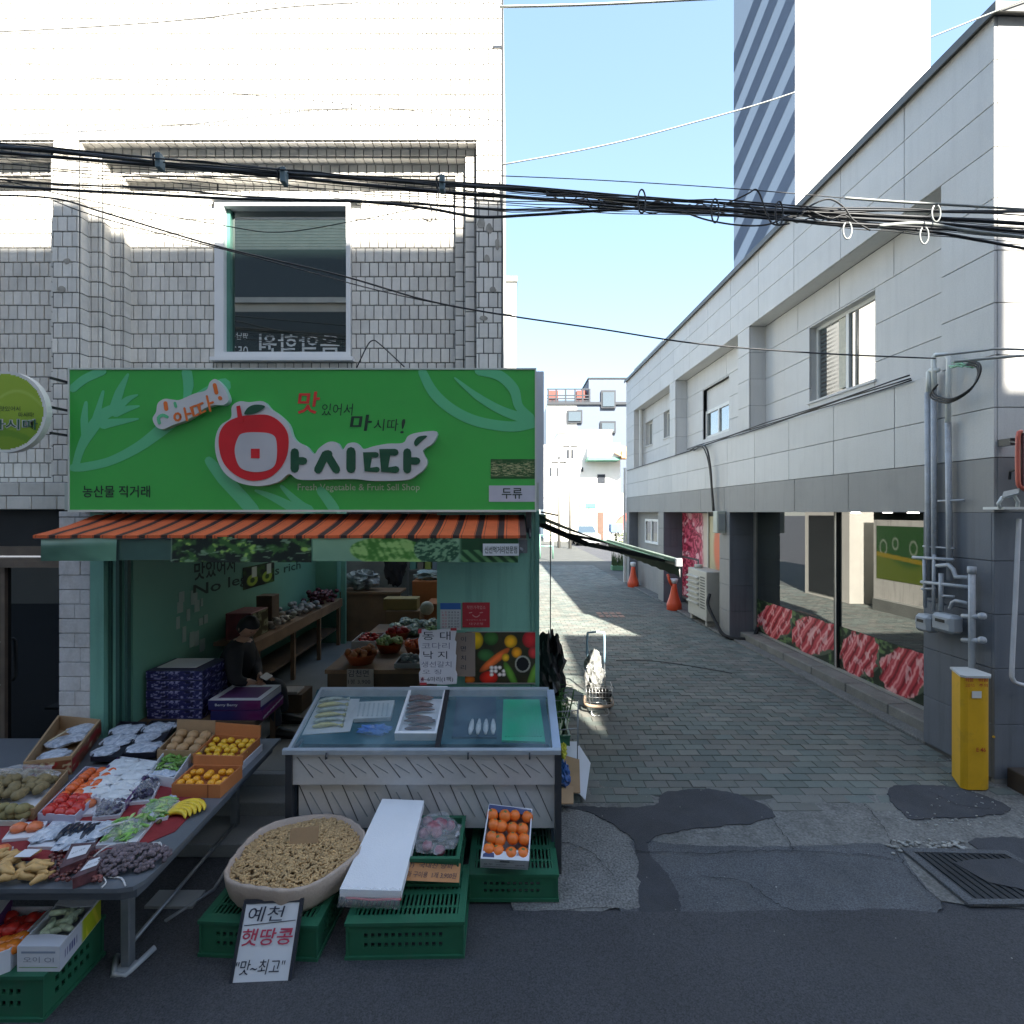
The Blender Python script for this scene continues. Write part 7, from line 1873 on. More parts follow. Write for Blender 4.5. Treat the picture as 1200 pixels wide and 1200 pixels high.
# 6 white tray with green peppers
m_pep = mk('green_pepper', (.14, .30, .05), .4, var=.25, vs=20, isl=.2); m_pepl = mk('pale_green_veg', (.34, .46, .18), .45, var=.25, vs=20, isl=.2)
def veg_pile(th, qq, z, n, mat, seed, L=.07, r=.009, u0=.12, u1=.88, v0=.12, v1=.88, name='pepper', dz=.04):
    rnd = random.Random(seed); q = MB()
    for i in range(n):
        u, v = rnd.uniform(u0, u1), rnd.uniform(v0, v1); p = qq(u, v, z+rnd.uniform(.01, dz)); a = rnd.uniform(0, 6.28); d = Vector((math.cos(a), math.sin(a), rnd.uniform(-.2, .3)))*L*.5
        q.tube([p-d, p-d*.3+Vector((0, 0, .004)), p+d*.4, p+d], [r*.5, r, r*.9, r*.2], 6)
    o = q.build(name, mat, th); o['kind'] = 'stuff'; return o
th, qq, c = tray('pepper_tray', 'white carton of green peppers just behind the front orange carton', 'tray', [(172, 907), (204, 912), (226, 880), (194, 878)], TZ, .07, m_wt)
veg_pile(th, qq, TZ+.02, 45, m_pep, 1, v0=.35); veg_pile(th, qq, TZ+.02, 8, m_pepl, 2, v0=.4)
q = MB(); crumple(q, qq(.5, .13, TZ+.05), (.10, .05, .03), 4.4, 18, 8, .4); q.build('white_bag', m_cfilm, th)
# 7 big white tray of white roots
th, qq, c = tray('white_root_tray', 'large white tray of wrapped white roots in the middle of the fruit table', 'tray', [(88, 930), (146, 941), (186, 892), (140, 886)], TZ+.01, .05, m_wt, mside=m_purple)
m_root = mk('white_root', (.60, .63, .66), .35, var=.10, vs=20, bump=.5, bs=40)
for i in range(8):
    p = qq(.25+.5*(i % 2), .14+.24*(i//2), TZ+.045); q = MB(); crumple(q, p, (.10, .07, .03), i*3.1, 18, 8, .3); q.build('white_root', m_root, th)
# 8 long tomato tray
m_tom = mk('tomato_red', (.50, .035, .03), .25, var=.12, vs=10); m_tomo = mk('tomato_orange', (.66, .13, .035), .25, var=.12, vs=10)
th, qq, c = tray('tomato_tray', 'long lilac rimmed tray of tomatoes between the kiwis and the white roots', 'tray', [(44, 953), (88, 956), (142, 902), (100, 898)], TZ+.0, .06, mk('lilac_tray', (.42, .40, .50), .5))
for i in range(33):
    u = .2+.3*(i % 3)+rnd.uniform(-.05, .05); v = .06+.088*(i//3); p = qq(u, v, TZ+.012+rnd.uniform(0, .02))
    if i < 12: fruit('red_tomato', m_tom, .036, 'red tomato in the near part of the long lilac tray', 'tomato', 'red tomatoes in the long tray', p)
    else: fruit('orange_tomato', m_tomo, .033, 'orange red tomato in the far part of the long lilac tray', 'tomato', 'orange tomatoes in the long tray', p)
# 9 kiwis at the left edge
m_kiwi = mk('kiwi_brown', (.20, .155, .075), .8, var=.15, vs=20, fine=.1); m_kiwi2 = mk('kiwi_olive', (.22, .19, .08), .7, var=.15, vs=20, fine=.1)
th, qq, c = tray('kiwi_carton', 'brown lined carton of kiwis at the left edge of the fruit table', 'carton', [(-60, 945), (40, 948), (80, 902), (-10, 900)], TZ, .07, m_carttan, inner=m_wt)
for i in range(56):
    u = rnd.uniform(.08, .88); v = rnd.uniform(.2, .9); fruit('kiwi', m_kiwi, .030, 'brown kiwi in the lined carton at the left edge', 'kiwi', 'kiwis in the lined carton', qq(u, v, TZ+.03+rnd.uniform(0, .03)), elong=1.25)
q = MB(); crumple(q, qq(.5, .85, TZ+.07), (.22, .07, .05), 7.7, 22, 10, .4); q.build('clear_bag', m_film, th)
th, qq, c = tray('kiwi_tray', 'cream tray with a small heap of olive kiwis left of the red tomatoes', 'tray', [(-30, 962), (24, 962), (44, 945), (-8, 943)], TZ+.006, .03, mk('cream_tray', (.52, .48, .42), .5))
for i in range(12):
    fruit('olive_kiwi', m_kiwi2, .032, 'olive kiwi heaped on the cream tray', 'kiwi', 'kiwis on the cream tray', qq(.3+.2*(i % 4), .3+.3*((i//4) % 2), TZ+.02+.035*(i//8)), elong=1.2)
# 10 cut grapefruit trays (orange fruit under film)
m_gf = mk('grapefruit_flesh', (.60, .16, .06), .35, var=.2, vs=20)
for k, (px, lab, n) in enumerate(((( (74, 957), (112, 953), (114, 934), (84, 936)), 'white plate with two sliced orange fruits beside the tomatoes', 2), (((2, 984), (46, 980), (56, 962), (18, 964)), 'white plate with two sliced orange fruits below the kiwis', 2), (((-30, 1015), (8, 1003), (16, 992), (-20, 994)), 'white plate of orange slices at the far left edge of the table', 2))):
    th, qq, c = tray('fruit_plate', lab, 'plate', px, TZ+.006, .016, m_wt, t=.006)
    for i in range(n):
        p = qq(.28+.45*i, .5, TZ+.018); q = MB(); q.ell((p.x, p.y, p.z+.018), (.042, .036, .026), 14, 8, jit=.2); q.build('orange_slice', m_gf, th)
# 11 eggplants and salad packs
m_egg = mk('aubergine', (.022, .028, .045), .25, var=.2, vs=20)
m_greenv = mk('green_leafy_veg', (.16, .34, .07), .5, var=.35, vs=18, isl=.3)
th, qq, c = tray('aubergine_tray', 'white crumpled wrap holding dark aubergines in the middle of the table', 'tray', [(32, 992), (108, 992), (125, 962), (62, 962)], TZ+.006, .018, m_wt, t=.006)
for i, (u, v) in enumerate(((.42, .45), (.52, .5), (.60, .45), (.80, .45), (.88, .5), (.72, .5))):
    a = qq(u-.03, v-.3, TZ+.035); b = qq(u+.03, v+.35, TZ+.035); q = MB(); q.tube([a, a*.7+b*.3, (a+b)/2, a*.2+b*.8, b], [.008, .02, .022, .018, .006], 10); q.build('aubergine', m_egg, th)
for (u, v, s_) in ((.18, .5, 1), (.98, .55, 3), (.64, .2, 5)): q = MB(); crumple(q, qq(u, v, TZ+.03), (.075, .09, .02), s_*2.2, 18, 8, .5); q.build('white_wrap', m_cfilm, th)
for k, (px, lab, sd) in enumerate((([(112, 991), (160, 986), (185, 955), (138, 960)], 'large clear pack of green courgette sticks on a white tray', 3), ([(165, 963), (196, 957), (208, 936), (176, 938)], 'pack of sliced green peppers with a white tied end, above the bananas', 5))):
    th, qq, c = tray('green_pack', lab, 'tray', px, TZ+.006, .02, m_wt, t=.006)
    veg_pile(th, qq, TZ+.015, 42, m_greenv, sd, .08, .010, dz=.035, name='green_sticks'); veg_pile(th, qq, TZ+.02, 16, m_pepl, sd+1, .07, .009, dz=.04, name='pale_sticks')
    q = MB(); crumple(q, qq(.5, .5, TZ+.035), (.10, .11, .028), sd, 20, 10, .2); q.build('clear_wrap', m_film, th)
    q = MB(); crumple(q, qq(.8, .97, TZ+.03), (.03, .03, .02), sd+3, 12, 8, .5); q.build('tied_end', m_cfilm, th)
m_grape = mk('dark_grape', (.04, .035, .075), .3, var=.3, vs=30, isl=.3)
for px, lab, sd in ((([(142, 941), (178, 938), (190, 912), (158, 914)]), 'pack of dark purple grapes behind the green peppers pack', 2), (([(108, 958), (140, 955), (150, 940), (120, 940)]), 'pack of blue black grapes beside the big white tray', 4)):
    th, qq, c = tray('grape_pack', lab, 'tray', px, TZ+.006, .02, m_wt, t=.006)
    q = MB(); rnd2 = random.Random(sd)
    for i in range(110):
        p = qq(rnd2.uniform(.1, .9), rnd2.uniform(.1, .9), TZ+.022+rnd2.uniform(0, .035)); q.ell(p, (.0125, .0125, .0125), 7, 5)
    q.build('grapes', m_grape, th)['kind'] = 'stuff'
    q = MB(); crumple(q, qq(.5, .5, TZ+.04), (.085, .09, .03), sd, 20, 10, .3); q.build('clear_wrap', m_film, th)
# bananas
m_ban = mk('banana_yellow', (.70, .50, .03), .4, var=.10, vs=10, stain=(.25, .14, .02), ss=14, sa=.5)
bn = thing('banana_bunch', 'bunch of yellow bananas alone on the dark table edge', 'bananas', onT(206, 962))
for i in range(5):
    o0 = onT(188+i*.5, 966-i*.5, TZ+.02); q = MB(); pts = []
    for t in np.linspace(0, 1, 8):
        ang = 2.6-t*2.3; r = .075+.010*i
        pts.append(onT(205, 962)+Vector((-.01+math.cos(ang)*r*1.05+.006*i, .0+math.sin(ang)*r*.95-.03+.018*i, .022+.012*math.sin(t*3.1))))
    q.tube(pts, [.006, .012, .016, .018, .018, .016, .012, .005], 7); q.build('banana', m_ban, bn)
q = MB(); q.tube([onT(188, 966)+Vector((0, 0, .02)), onT(184, 969)+Vector((0, 0, .025))], [.012, .009], 6); q.build('stalk', mk('banana_stalk', (.10, .07, .02), .7), bn)
# 13 front row: ginger, packs, net bag
m_gin = mk('ginger_tan', (.50, .31, .12), .6, var=.2, vs=14, bump=.3, bs=60)
gg = thing('ginger_pile', 'heap of tan ginger roots at the front left of the fruit table', 'ginger', onT(30, 1020))
for i in range(34):
    p = onT(rnd.uniform(-25, 52), rnd.uniform(1000, 1030), TZ+.02+rnd.uniform(0, .05)); a = rnd.uniform(-.4, 1.2); d = Vector((math.cos(a), math.sin(a), 0))*.05
    q = MB(); q.tube([p-d, p-d*.4+Vector((0, .01, .005)), p+d*.2, p+d], [.008, .02, .017, .007], 8); q.build('ginger_root', m_gin, gg)
q = MB(); p = onT(32, 1000, TZ+.08); q.box(p.x-.04, p.x+.04, p.y-.03, p.y+.03, p.z, p.z+.002); q.build('paper_label', m_wt, gg)
m_plum = mk('dark_red_packet', (.13, .05, .055), .25, var=.4, vs=30)
for px, lab in (([(70, 1018), (100, 1006), (112, 988), (84, 990)], 'film wrapped tray with a large white label in front of the aubergines'), ([(85, 1030), (112, 1020), (126, 1000), (104, 1008)], 'second film wrapped tray with a white label beside the net bag')):
    th, qq, c = tray('wrapped_tray', lab, 'tray', px, TZ+.006, .05, m_plum, t=.006)
    q = MB(); q.prism([(-.02, -.02), (1.02, -.02), (1.02, 1.02), (-.02, 1.02)], lambda u, v, d: qq(u, v, d), TZ+.057, TZ+.06); q.build('film_lid', mk('dark_pack_film', (.10, .06, .07), .12, var=.3, vs=30), th)
    q = MB(); q.prism([(.12, .3), (.88, .3), (.88, .85), (.12, .85)], lambda u, v, d: qq(u, v, d), TZ+.0605, TZ+.062); q.build('paper_label', m_wt, th)
    text('국산 대추', .018, qq(.2, .45, TZ+.0625), c[1]-c[0], c[3]-c[0], m_mk, 'lettering', th, .0005, .06)
m_jub = mk('jujube', (.14, .045, .04), .35, var=.3, vs=30, isl=.3)
jp = thing('jujube_packs', 'loose film of dark red jujubes under the labelled trays', 'jujubes', onT(85, 1020)); q = MB()
for i in range(130):
    p = onT(rnd.uniform(58, 118), rnd.uniform(996, 1032), TZ+.015+rnd.uniform(0, .02)); q.ell(p, (.012, .010, .009), 6, 5)
q.build('jujubes', m_jub, jp)['kind'] = 'stuff'
m_net = mk('brown_violet_bulbs', (.13, .10, .115), .7, var=.35, vs=25, isl=.3)
nb = thing('net_bag', 'net bag of small brown bulbs tied with white string at the table corner', 'net bag', onT(150, 1010)); q = MB()
for i in range(420):
    a = rnd.uniform(0, 6.28); r_ = math.sqrt(rnd.random()); p = onT(150, 1012)+Vector((math.cos(a)*r_*.19+math.sin(a)*r_*.04, math.sin(a)*r_*.115, .012+.06*(1-r_*r_)+rnd.uniform(0, .01))); q.ell(p, (.013, .011, .010), 6, 5)
q.build('bulbs', m_net, nb)['kind'] = 'stuff'
m_string = mk('white_string', (.55, .54, .54), .6)
for k in range(5):
    q = MB(); o0 = onT(172+k*2, 993-k, TZ+.05); pts = [o0]
    for j in range(5): pts.append(o0+Vector((.02*j+rnd.uniform(-.02, .02), rnd.uniform(-.03, .03), -.006*j)))
    q.tube(smooth_pts([tuple(p) for p in pts], 3), .004, 5); q.build('string', m_string, nb)
for pts in ([(100, 1024), (118, 1026), (124, 1034), (119, 1040)], [(118, 1022), (128, 1028), (142, 1029), (147, 1038)], [(104, 1020), (110, 1004), (126, 992), (135, 990)], [(150, 985), (140, 1000), (128, 1012), (105, 1026)]):
    q = MB(); q.tube([onT(a, b, TZ+.006+.05*(.5 if b < 1020 else 0)) for a, b in smooth_pts(pts, 3)], .0045, 5); q.build('net_seam', m_string, nb)
q = MB(); q.tube([onT(112, 976, TZ+.03), onT(128, 968, TZ+.09), onT(150, 962, TZ+.05), onT(163, 958, TZ+.03)], .006, 6); q.top('white_wire_hoop', m_string, 'thin white strap arching over the packs in the middle of the table', 'strap')

# ---------------------------------------------------------------- cartons on the lower left crate
cz = .243
th, qq, c = tray('cucumber_carton', 'white and lime printed carton of cucumbers on the lower left crate', 'carton', [(20, 1110), (70, 1110), (118, 1052), (74, 1050)], cz, .12, m_cw, t=.007, mside=m_cw)
m_lime = mk('lime_print', (.42, .46, .05), .5)
front_mark(th, qq, cz+.02, cz+.023, .05, .95, m_pep); front_mark(th, qq, cz+.09, cz+.1, .1, .9, mk('grey_print', (.25, .3, .4), .6))
text('오이 OI', .03, qq(.15, 0, cz+.045)+Vector((0, -.001, 0)), (1, 0, 0), (0, 0, 1), mk('grey_ink', (.22, .25, .32), .6), 'lettering', th, .001, .15)
q = MB(); q.prism([(0, 0), (1, 0), (1, .2), (.5, .23), (0, .2)], lambda u, v, d: qq(u, v, d), cz+.1205, cz+.124); q.build('front_flap', m_cw, th)
q = MB(); q.prism([(0, .8), (.5, .76), (1, .8), (1, 1), (0, 1)], lambda u, v, d: qq(u, v, d), cz+.1205, cz+.124); q.build('back_flap', m_cw, th)
def lim(u, v):
    n = np.sin(u*22+v*3); c_ = mixc((196, 200, 214), (176, 186, 36), sm(u, .48, .56)); c_ = mixc(c_, (214, 206, 60), sm(u, .6, .62)*sm(n, .4, .9)); return mixc(c_, (60, 66, 130), (np.abs(v-.5) < .16)*(u > .1)*(u < .42)*sm(np.sin(u*120), .0, .4))
a = qq(1.006, 0, cz+.004); painted('side_print', a, qq(1.006, 1, cz+.004)-a, (0, 0, .11), 60, 14, lim, th)
m_cuc = mk('cucumber_pale', (.60, .70, .50), .4, var=.35, vs=26)
for i in range(14):
    u, v = rnd.uniform(.2, .8), rnd.uniform(.35, .75); p = qq(u, v, cz+.08+rnd.uniform(0, .03)); a = rnd.uniform(0, 6.28); d = Vector((math.cos(a), math.sin(a), rnd.uniform(-.1, .5)))*.05
    q = MB(); q.tube([p-d, p-d*.8, p, p+d*.8, p+d], [.004, .014, .016, .014, .004], 8); q.build('cucumber', m_cuc, th)
th, qq, c = tray('pepper_carton', 'white carton of red and orange sweet peppers left of the cucumbers', 'carton', [(-50, 1134), (12, 1112), (62, 1062), (10, 1062)], cz, .11, m_cw, t=.007)
m_pr = mk('sweet_pepper_red', (.58, .04, .03), .2, var=.2, vs=12); m_po = mk('sweet_pepper_orange', (.75, .22, .03), .2, var=.2, vs=12)
for i in range(20):
    u, v = .12+.19*(i % 5), .14+.24*(i//5); red = (i//5) >= 2
    fruit('red_pepper' if red else 'orange_pepper', m_pr if red else m_po, .038, 'red sweet pepper in the carton left of the cucumbers' if red else 'orange sweet pepper in the carton left of the cucumbers', 'sweet pepper', 'red sweet peppers' if red else 'orange sweet peppers', qq(u, v, cz+.03+rnd.uniform(0, .03)))
th, qq, c = tray('purple_carton', 'white and purple carton poking in at the lower left edge under the table', 'carton', [(-60, 1085), (-5, 1078), (14, 1052), (-30, 1052)], cz+.05, .10, m_cw)
q = MB(); q.prism([(0, 0), (1, 0), (1, 1), (0, 1)], lambda u, v, d: qq(u, v, d), cz+.1505, cz+.155); q.build('lid', m_cw, th)
q = MB(); q.prism([(1.002, 0), (1.02, 0), (1.02, 1), (1.002, 1)], lambda u, v, d: qq(u, v, d), cz+.06, cz+.15); q.build('purple_side', m_purple, th)
# ---------------------------------------------------------------- inside the shop
m_wood = mk('worn_wooden_plank', (.25, .155, .09), .7, var=.2, vs=4, bump=.2, bs=30, fine=.1)
m_woodd = mk('dark_wood', (.12, .08, .05), .7, var=.2, vs=4)
fl_ = .30
wt = thing('wall_bench', 'long wooden counter along the green inner wall', 'counter', (-3.05, 7.2, fl_))
q = MB(); q.box(-3.295, -2.86, 5.65, 8.55, 1.02, 1.06); q.build('top', m_wood, wt)
q = MB(); q.box(-2.86, -2.83, 5.65, 8.55, .93, 1.06); q.build('front_board', m_wood, wt)
for y in (5.75, 6.7, 7.6, 8.45): q = MB(); q.box(-2.90, -2.85, y, y+.05, fl_, .93); q.build('leg', m_wood, wt)
q = MB(); q.box(-3.29, -2.9, 5.7, 8.5, .55, .58); q.build('shelf', m_woodd, wt)
rc = thing('rear_counter', 'dim wooden counter at the back left of the shop', 'counter', (-2.5, 8.9, fl_))
q = MB(); q.box(-2.93, -1.9, 8.7, 9.2, 1.1, 1.14); q.box(-2.93, -1.9, 8.72, 8.75, fl_, 1.1); q.build('body', m_wood, rc)
rnd = random.Random(77)
def boxthing(name, label, cat, x0, x1, y0, y1, z0, z1, mat, group=None, lid=None):
    t = thing(name, label, cat, ((x0+x1)/2, (y0+y1)/2, z0), 0, group)
    q = MB(); q.box(x0, x1, y0, y1, z0, z1, ch=.006); q.build('body', mat, t)
    if lid: q = MB(); q.box(x0+.01, x1-.01, y0+.01, y1-.01, z1+.0005, z1+.006); q.build('lid', lid, t)
    return t
# blueberry style printed cartons stacked on a low stand at the door
m_bprint = None
def bluep(u, v):
    n = fbm(u*22, v*5, 1, 4, 4); n2 = fbm(u*12, v*4, 1, 9, 3)
    c = mixc((38, 38, 92), (150, 150, 190), sm(n, .52, .66)); c = mixc(c, (24, 22, 52), sm(n2, .55, .7)); return mixc(c, (70, 66, 120), (v < .1)*.6)
std = thing('low_stand', 'low dark stand under the printed fruit cartons', 'stand', (-3.0, 4.8, fl_))
q = MB(); q.box(-3.29, -2.26, 4.50, 5.05, .60, .66); q.build('top', m_woodd, std)
for x in (-3.25, -2.34): q = MB(); q.box(x, x+.05, 4.53, 4.58, fl_, .6); q.build('leg', m_woodd, std); q = MB(); q.box(x, x+.05, 4.95, 5.0, fl_, .6); q.build('leg', m_woodd, std)
names = ['lowest', 'second', 'third', 'fourth', 'topmost']
for k in range(5):
    z0 = .661+k*.086; x0, x1 = -3.25+rnd.uniform(-.008, .008), -2.75+rnd.uniform(-.008, .008)
    t = thing('blueberry_carton', '%s navy printed carton of the stack by the door jamb' % names[k], 'carton', ((x0+x1)/2, 4.75, z0), 0, 'navy printed cartons stacked by the door')
    q = MB(); q.box(x0, x1, 4.55, 4.95, z0, z0+.082, ch=.003); q.build('body', mk('navy_carton', (.035, .035, .09), .5), t)
    painted('front_print', (x0+.004, 4.548, z0+.003), (x1-x0-.008, 0, 0), (0, 0, .076), 90, 12, bluep, t); painted('side_print', (x1+.002, 4.554, z0+.003), (0, .39, 0), (0, 0, .076), 60, 12, lambda u, v: bluep(u+5, v), t)
q = MB(); q.box(-3.2, -2.85, 4.62, 4.90, 1.094, 1.10); q.top('paper_sheet', m_wt, 'white papers lying on top of the navy cartons', 'paper')
def purp(u, v):
    c = mixc((44, 42, 96), (98, 42, 92), sm(u, .3, .8)); d = np.hypot((u-.85)*2, (v-.5)); return mixc(c, (96, 26, 84), (1-sm(d, .2, .3))*.8)
for k in range(2):
    z0 = .661+k*.09; x0, x1 = -2.66-.02*k, -2.20-.02*k; y0, y1 = 4.52, 4.92
    t = thing('purple_carton', ['lower purple printed carton below the open white rimmed one', 'upper purple and navy carton with a white rim, beside the seated person'][k], 'carton', ((x0+x1)/2, 4.7, z0), 0, 'purple cartons beside the seated person')
    q = MB(); q.box(x0, x1, y0, y1, z0, z0+.085); q.build('body', m_purple, t)
    painted('front_print', (x0, y0-.002, z0+.002), (x1-x0, 0, 0), (0, 0, .08), 50, 12, purp, t)
    painted('side_print', (x1+.002, y0, z0+.002), (0, y1-y0, 0), (0, 0, .08), 40, 12, (lambda u, v: mixc((120, 40, 110), (196, 196, 206), (np.abs(v-.2-u*.6) < .1)*1.)) if k == 0 else (lambda u, v: mixc((186, 188, 200), (60, 40, 110), (v < .3)*1.)), t)
    if k:
        q = MB(); q.box(x0, x1, y0, y0+.05, z0+.085, z0+.09); q.box(x0, x1, y1-.05, y1, z0+.085, z0+.09); q.box(x0, x0+.05, y0+.05, y1-.05, z0+.085, z0+.09); q.box(x1-.05, x1, y0+.05, y1-.05, z0+.085, z0+.09); q.build('white_rim', m_wt, t)
        text('Berry Berry', .028, (x0+.06, y0-.004, z0+.03), (1, 0, 0), (0, 0, 1), m_wt, 'lettering', t, .001, .2, bold=.02)
# stuff on the wall bench
q = MB(); 
gb = boxthing('fruit_gift_box', 'upright printed apple box on the wooden counter behind the seated person', 'box', -3.22, -2.93, 5.75, 6.15, 1.061, 1.36, mk('maroon_carton', (.16, .04, .04), .6, var=.3, vs=8))
painted('print', (-2.925, 5.76, 1.07), (0, .38, 0), (0, 0, .28), 20, 20, lambda u, v: mixc((70, 60, 30), (150, 150, 120), sm(fbm(u*6, v*6, 1, 3), .5, .65)), gb)
boxthing('brown_jar', 'tall brown box on the counter behind the apple box', 'box', -3.2, -3.0, 6.4, 6.6, 1.061, 1.45, m_woodd)
for k, (y0, mat, lab, n, r) in enumerate(((6.3, mk('garlic_white', (.42, .38, .33), .6, var=.2, vs=20), 'heap of white bulbs on the near part of the wooden counter', 40, .04), (7.1, mk('mushroom_grey', (.30, .28, .27), .6, var=.3, vs=20), 'heap of greyish packs in the middle of the wooden counter', 40, .045), (7.9, mk('dark_red_onion_heap', (.10, .02, .03), .4, var=.3, vs=20), 'heap of dark red fruit at the far end of the wooden counter', 60, .04))):
    t = thing('produce_heap', lab, 'produce', (-3.05, y0+.3, 1.06)); q = MB()
    for i in range(n): q.ell((-3.07+rnd.uniform(-.17, .2), y0+rnd.uniform(0, .6), 1.08+rnd.uniform(0, .08 if k < 2 else .16)), (r, r, r*.8), 8, 6, jit=.2)
    q.build('pieces', mat, t)['kind'] = 'stuff'
# middle produce table
mt = thing('produce_table', 'low sloping produce table in the middle of the shop', 'table', (-1.3, 6.3, fl_))
def mz(y): return .90+(y-5.25)*.02
q = MB(); q.box(-1.92, -.68, 5.25, 7.4, .84, .88); q.build('top', m_wood, mt)
q = MB(); q.box(-1.90, -.70, 5.27, 5.3, .45, .84); q.build('front_board', m_woodd, mt)
for x in (-1.9, -.74): q = MB(); q.box(x, x+.05, 5.3, 5.35, fl_, .84); q.build('leg', m_wood, mt)
q = MB(); q.box(-1.68, -1.41, 5.21, 5.22, .72, .90); cd = q.top('price_card', mk('price_card_cream', (.42, .38, .34), .7), 'cream price card with writing hung on the front of the produce table', 'card')
T('감천면', 408, 793, 432, 785, m_mk, dep=.001, parent=cd, Y=5.209); T('1봉 3,900', 408, 802, 434, 796, m_mk, dep=.001, parent=cd, Y=5.209)
def basket(x, y, r, z, label, fmat, fn, fk, cat='basket', bm=None, fr=.035, grp=None):
    t = thing('produce_basket', label, cat, (x, y, z)); q = MB(); q.lathe([(r*.7, 0), (r, .10), (r*1.05, .11), (r*.97, .10), (r*.68, .012), (0.001, .012)], n=22); q.build('basket', bm or m_tomo, t, world=False)
    q = MB(); rr2 = random.Random(fk)
    for i in range(fn):
        a = rr2.uniform(0, 6.28); p = math.sqrt(rr2.random())*r*.85; q.ell((p*math.cos(a), p*math.sin(a), .09+rr2.uniform(0, .06)), (fr, fr, fr*.9), 8, 6, jit=.15)
    q.build('produce', fmat, t, world=False)['kind'] = 'stuff'
    return t
m_bask = mk('orange_plastic_basket', (.42, .09, .03), .5)
basket(-1.62, 5.5, .17, .881, 'orange basket of reddish fruit at the front left of the produce table', mk('peach_fruit', (.45, .17, .06), .5, var=.2, vs=15), 22, 1, bm=m_bask)
basket(-1.42, 5.95, .16, .881, 'basket of pale green peppers in the middle of the produce table', m_pepl, 40, 2, fr=.028, bm=m_bask)
basket(-1.08, 5.85, .15, .881, 'orange basket of red fruit right of the green peppers', m_tomo, 18, 3, bm=m_bask)
basket(-1.45, 6.5, .15, .881, 'basket of small tomatoes behind the green peppers', m_tom, 26, 4, bm=m_bask)
basket(-1.0, 6.45, .14, .881, 'basket of leafy greens behind the red fruit', m_greenv, 30, 5, bm=m_bask)
def opentray(x0, x1, y0, y1, z, label, mat, cmat, n, seed, h=.09, name='produce_box'):
    t = thing(name, label, 'box', ((x0+x1)/2, (y0+y1)/2, z)); q = MB()
    q.box(x0, x1, y0, y0+.015, z, z+h); q.box(x0, x1, y1-.015, y1, z, z+h); q.box(x0, x0+.015, y0+.015, y1-.015, z, z+h); q.box(x1-.015, x1, y0+.015, y1-.015, z, z+h); q.box(x0+.015, x1-.015, y0+.015, y1-.015, z, z+.012); q.build('box', mat, t)
    q = MB(); r2 = random.Random(seed)
    for i in range(n): q.ell((r2.uniform(x0+.04, x1-.04), r2.uniform(y0+.04, y1-.04), z+.04+r2.uniform(0, .05)), (.035, .03, .025), 8, 6, jit=.2)
    q.build('produce', cmat, t)['kind'] = 'stuff'
m_whb = mk('off_white_box', (.45, .42, .40), .6)
opentray(-1.90, -1.6, 6.05, 6.5, .881, 'white foam box of red fruit at the left of the produce table', m_whb, m_tom, 22, 1)
opentray(-1.93, -1.80, 5.45, 5.8, .70, 'small white box low at the left of the produce table', m_whb, m_root, 8, 2, h=.16)
opentray(-1.22, -.95, 5.3, 5.6, .881, 'grey packs in a shallow box at the front of the produce table', mk('grey_tray', (.25, .25, .25), .6), mk('grey_packs', (.26, .29, .30), .4, var=.4, vs=20), 16, 3, h=.05)
opentray(-.95, -.70, 5.3, 5.9, .881, 'brown carton of wrapped dark packs at the front right of the produce table', m_carttan, mk('brown_packs', (.14, .10, .08), .3, var=.4, vs=20), 24, 4, h=.06)
opentray(-.92, -.70, 6.1, 6.9, .881, 'olive box of greens at the right of the produce table', mk('olive_box', (.14, .13, .06), .6), m_greenv, 26, 5, h=.08)
wm = MB()
for i in range(14):
    p = (-1.3+rnd.uniform(-.25, .35), 6.75+rnd.uniform(-.1, .3), .93+rnd.uniform(0, .1)); crumple(wm, p, (.07, .09, .05), i*1.7, 12, 8, .4)
wm.top('wrapped_greens', mk('wrapped_green_white', (.34, .42, .34), .4, var=.6, vs=9), 'pile of film wrapped leafy greens at the back of the produce table', 'produce')
q = MB(); q.ell((-1.22, 7.35, 1.12), (.10, .10, .10), 16, 10); q.top('melon', mk('pale_melon', (.46, .42, .30), .5, var=.1, vs=30), 'round pale melon on the back of the produce table', 'melon')
# stacked cartons at the back
i = 0
for (x0, x1, y0, y1, z0, z1, mat, lab) in ((-1.85, -1.35, 7.5, 7.9, .3, 1.05, m_carttan, 'tall tan carton stack left behind the produce table'), (-1.9, -1.4, 7.55, 7.8, 1.051, 1.22, mk('yellow_carton', (.34, .25, .09), .7), 'yellowish carton on the tan stack behind the pears'),
        (-1.3, -.62, 7.7, 8.2, .3, 1.12, m_cartor, 'brown orange carton right behind the melon'), (-1.62, -1.10, 8.3, 8.7, .3, 1.38, m_cartor, 'orange brown carton standing farther back in the middle'), (-1.08, -.55, 8.25, 8.7, .3, 1.32, m_carttan, 'tan carton farther back at the right'),
        (-1.05, -.55, 8.2, 8.6, 1.325, 1.58, mk('dark_brown_carton', (.12, .075, .045), .7), 'dark brown carton on the rear right stack'), (-1.0, -.5, 8.9, 9.3, .3, 1.86, mk('dark_green_crates', (.03, .08, .05), .6), 'dark green crate stack at the very back right')):
    boxthing('carton', lab, 'carton', x0, x1, y0, y1, z0, z1, mat)
q = MB(); crumple(q, (-1.38, 8.5, 1.45), (.22, .16, .08), 3.3, 20, 10, .5); q.top('clear_bag', mk('grey_green_bag', (.26, .33, .31), .35, var=.4, vs=14), 'greyish plastic bags heaped on the rear orange carton', 'bag')
rk = thing('steel_rack', 'dim steel shelving with clutter at the back of the shop', 'rack', (-1.6, 9.7, fl_))
for x in (-1.95, -1.2, -.5): q = MB(); q.box(x, x+.03, 9.5, 9.53, fl_, 2.5); q.build('post', m_leg, rk)
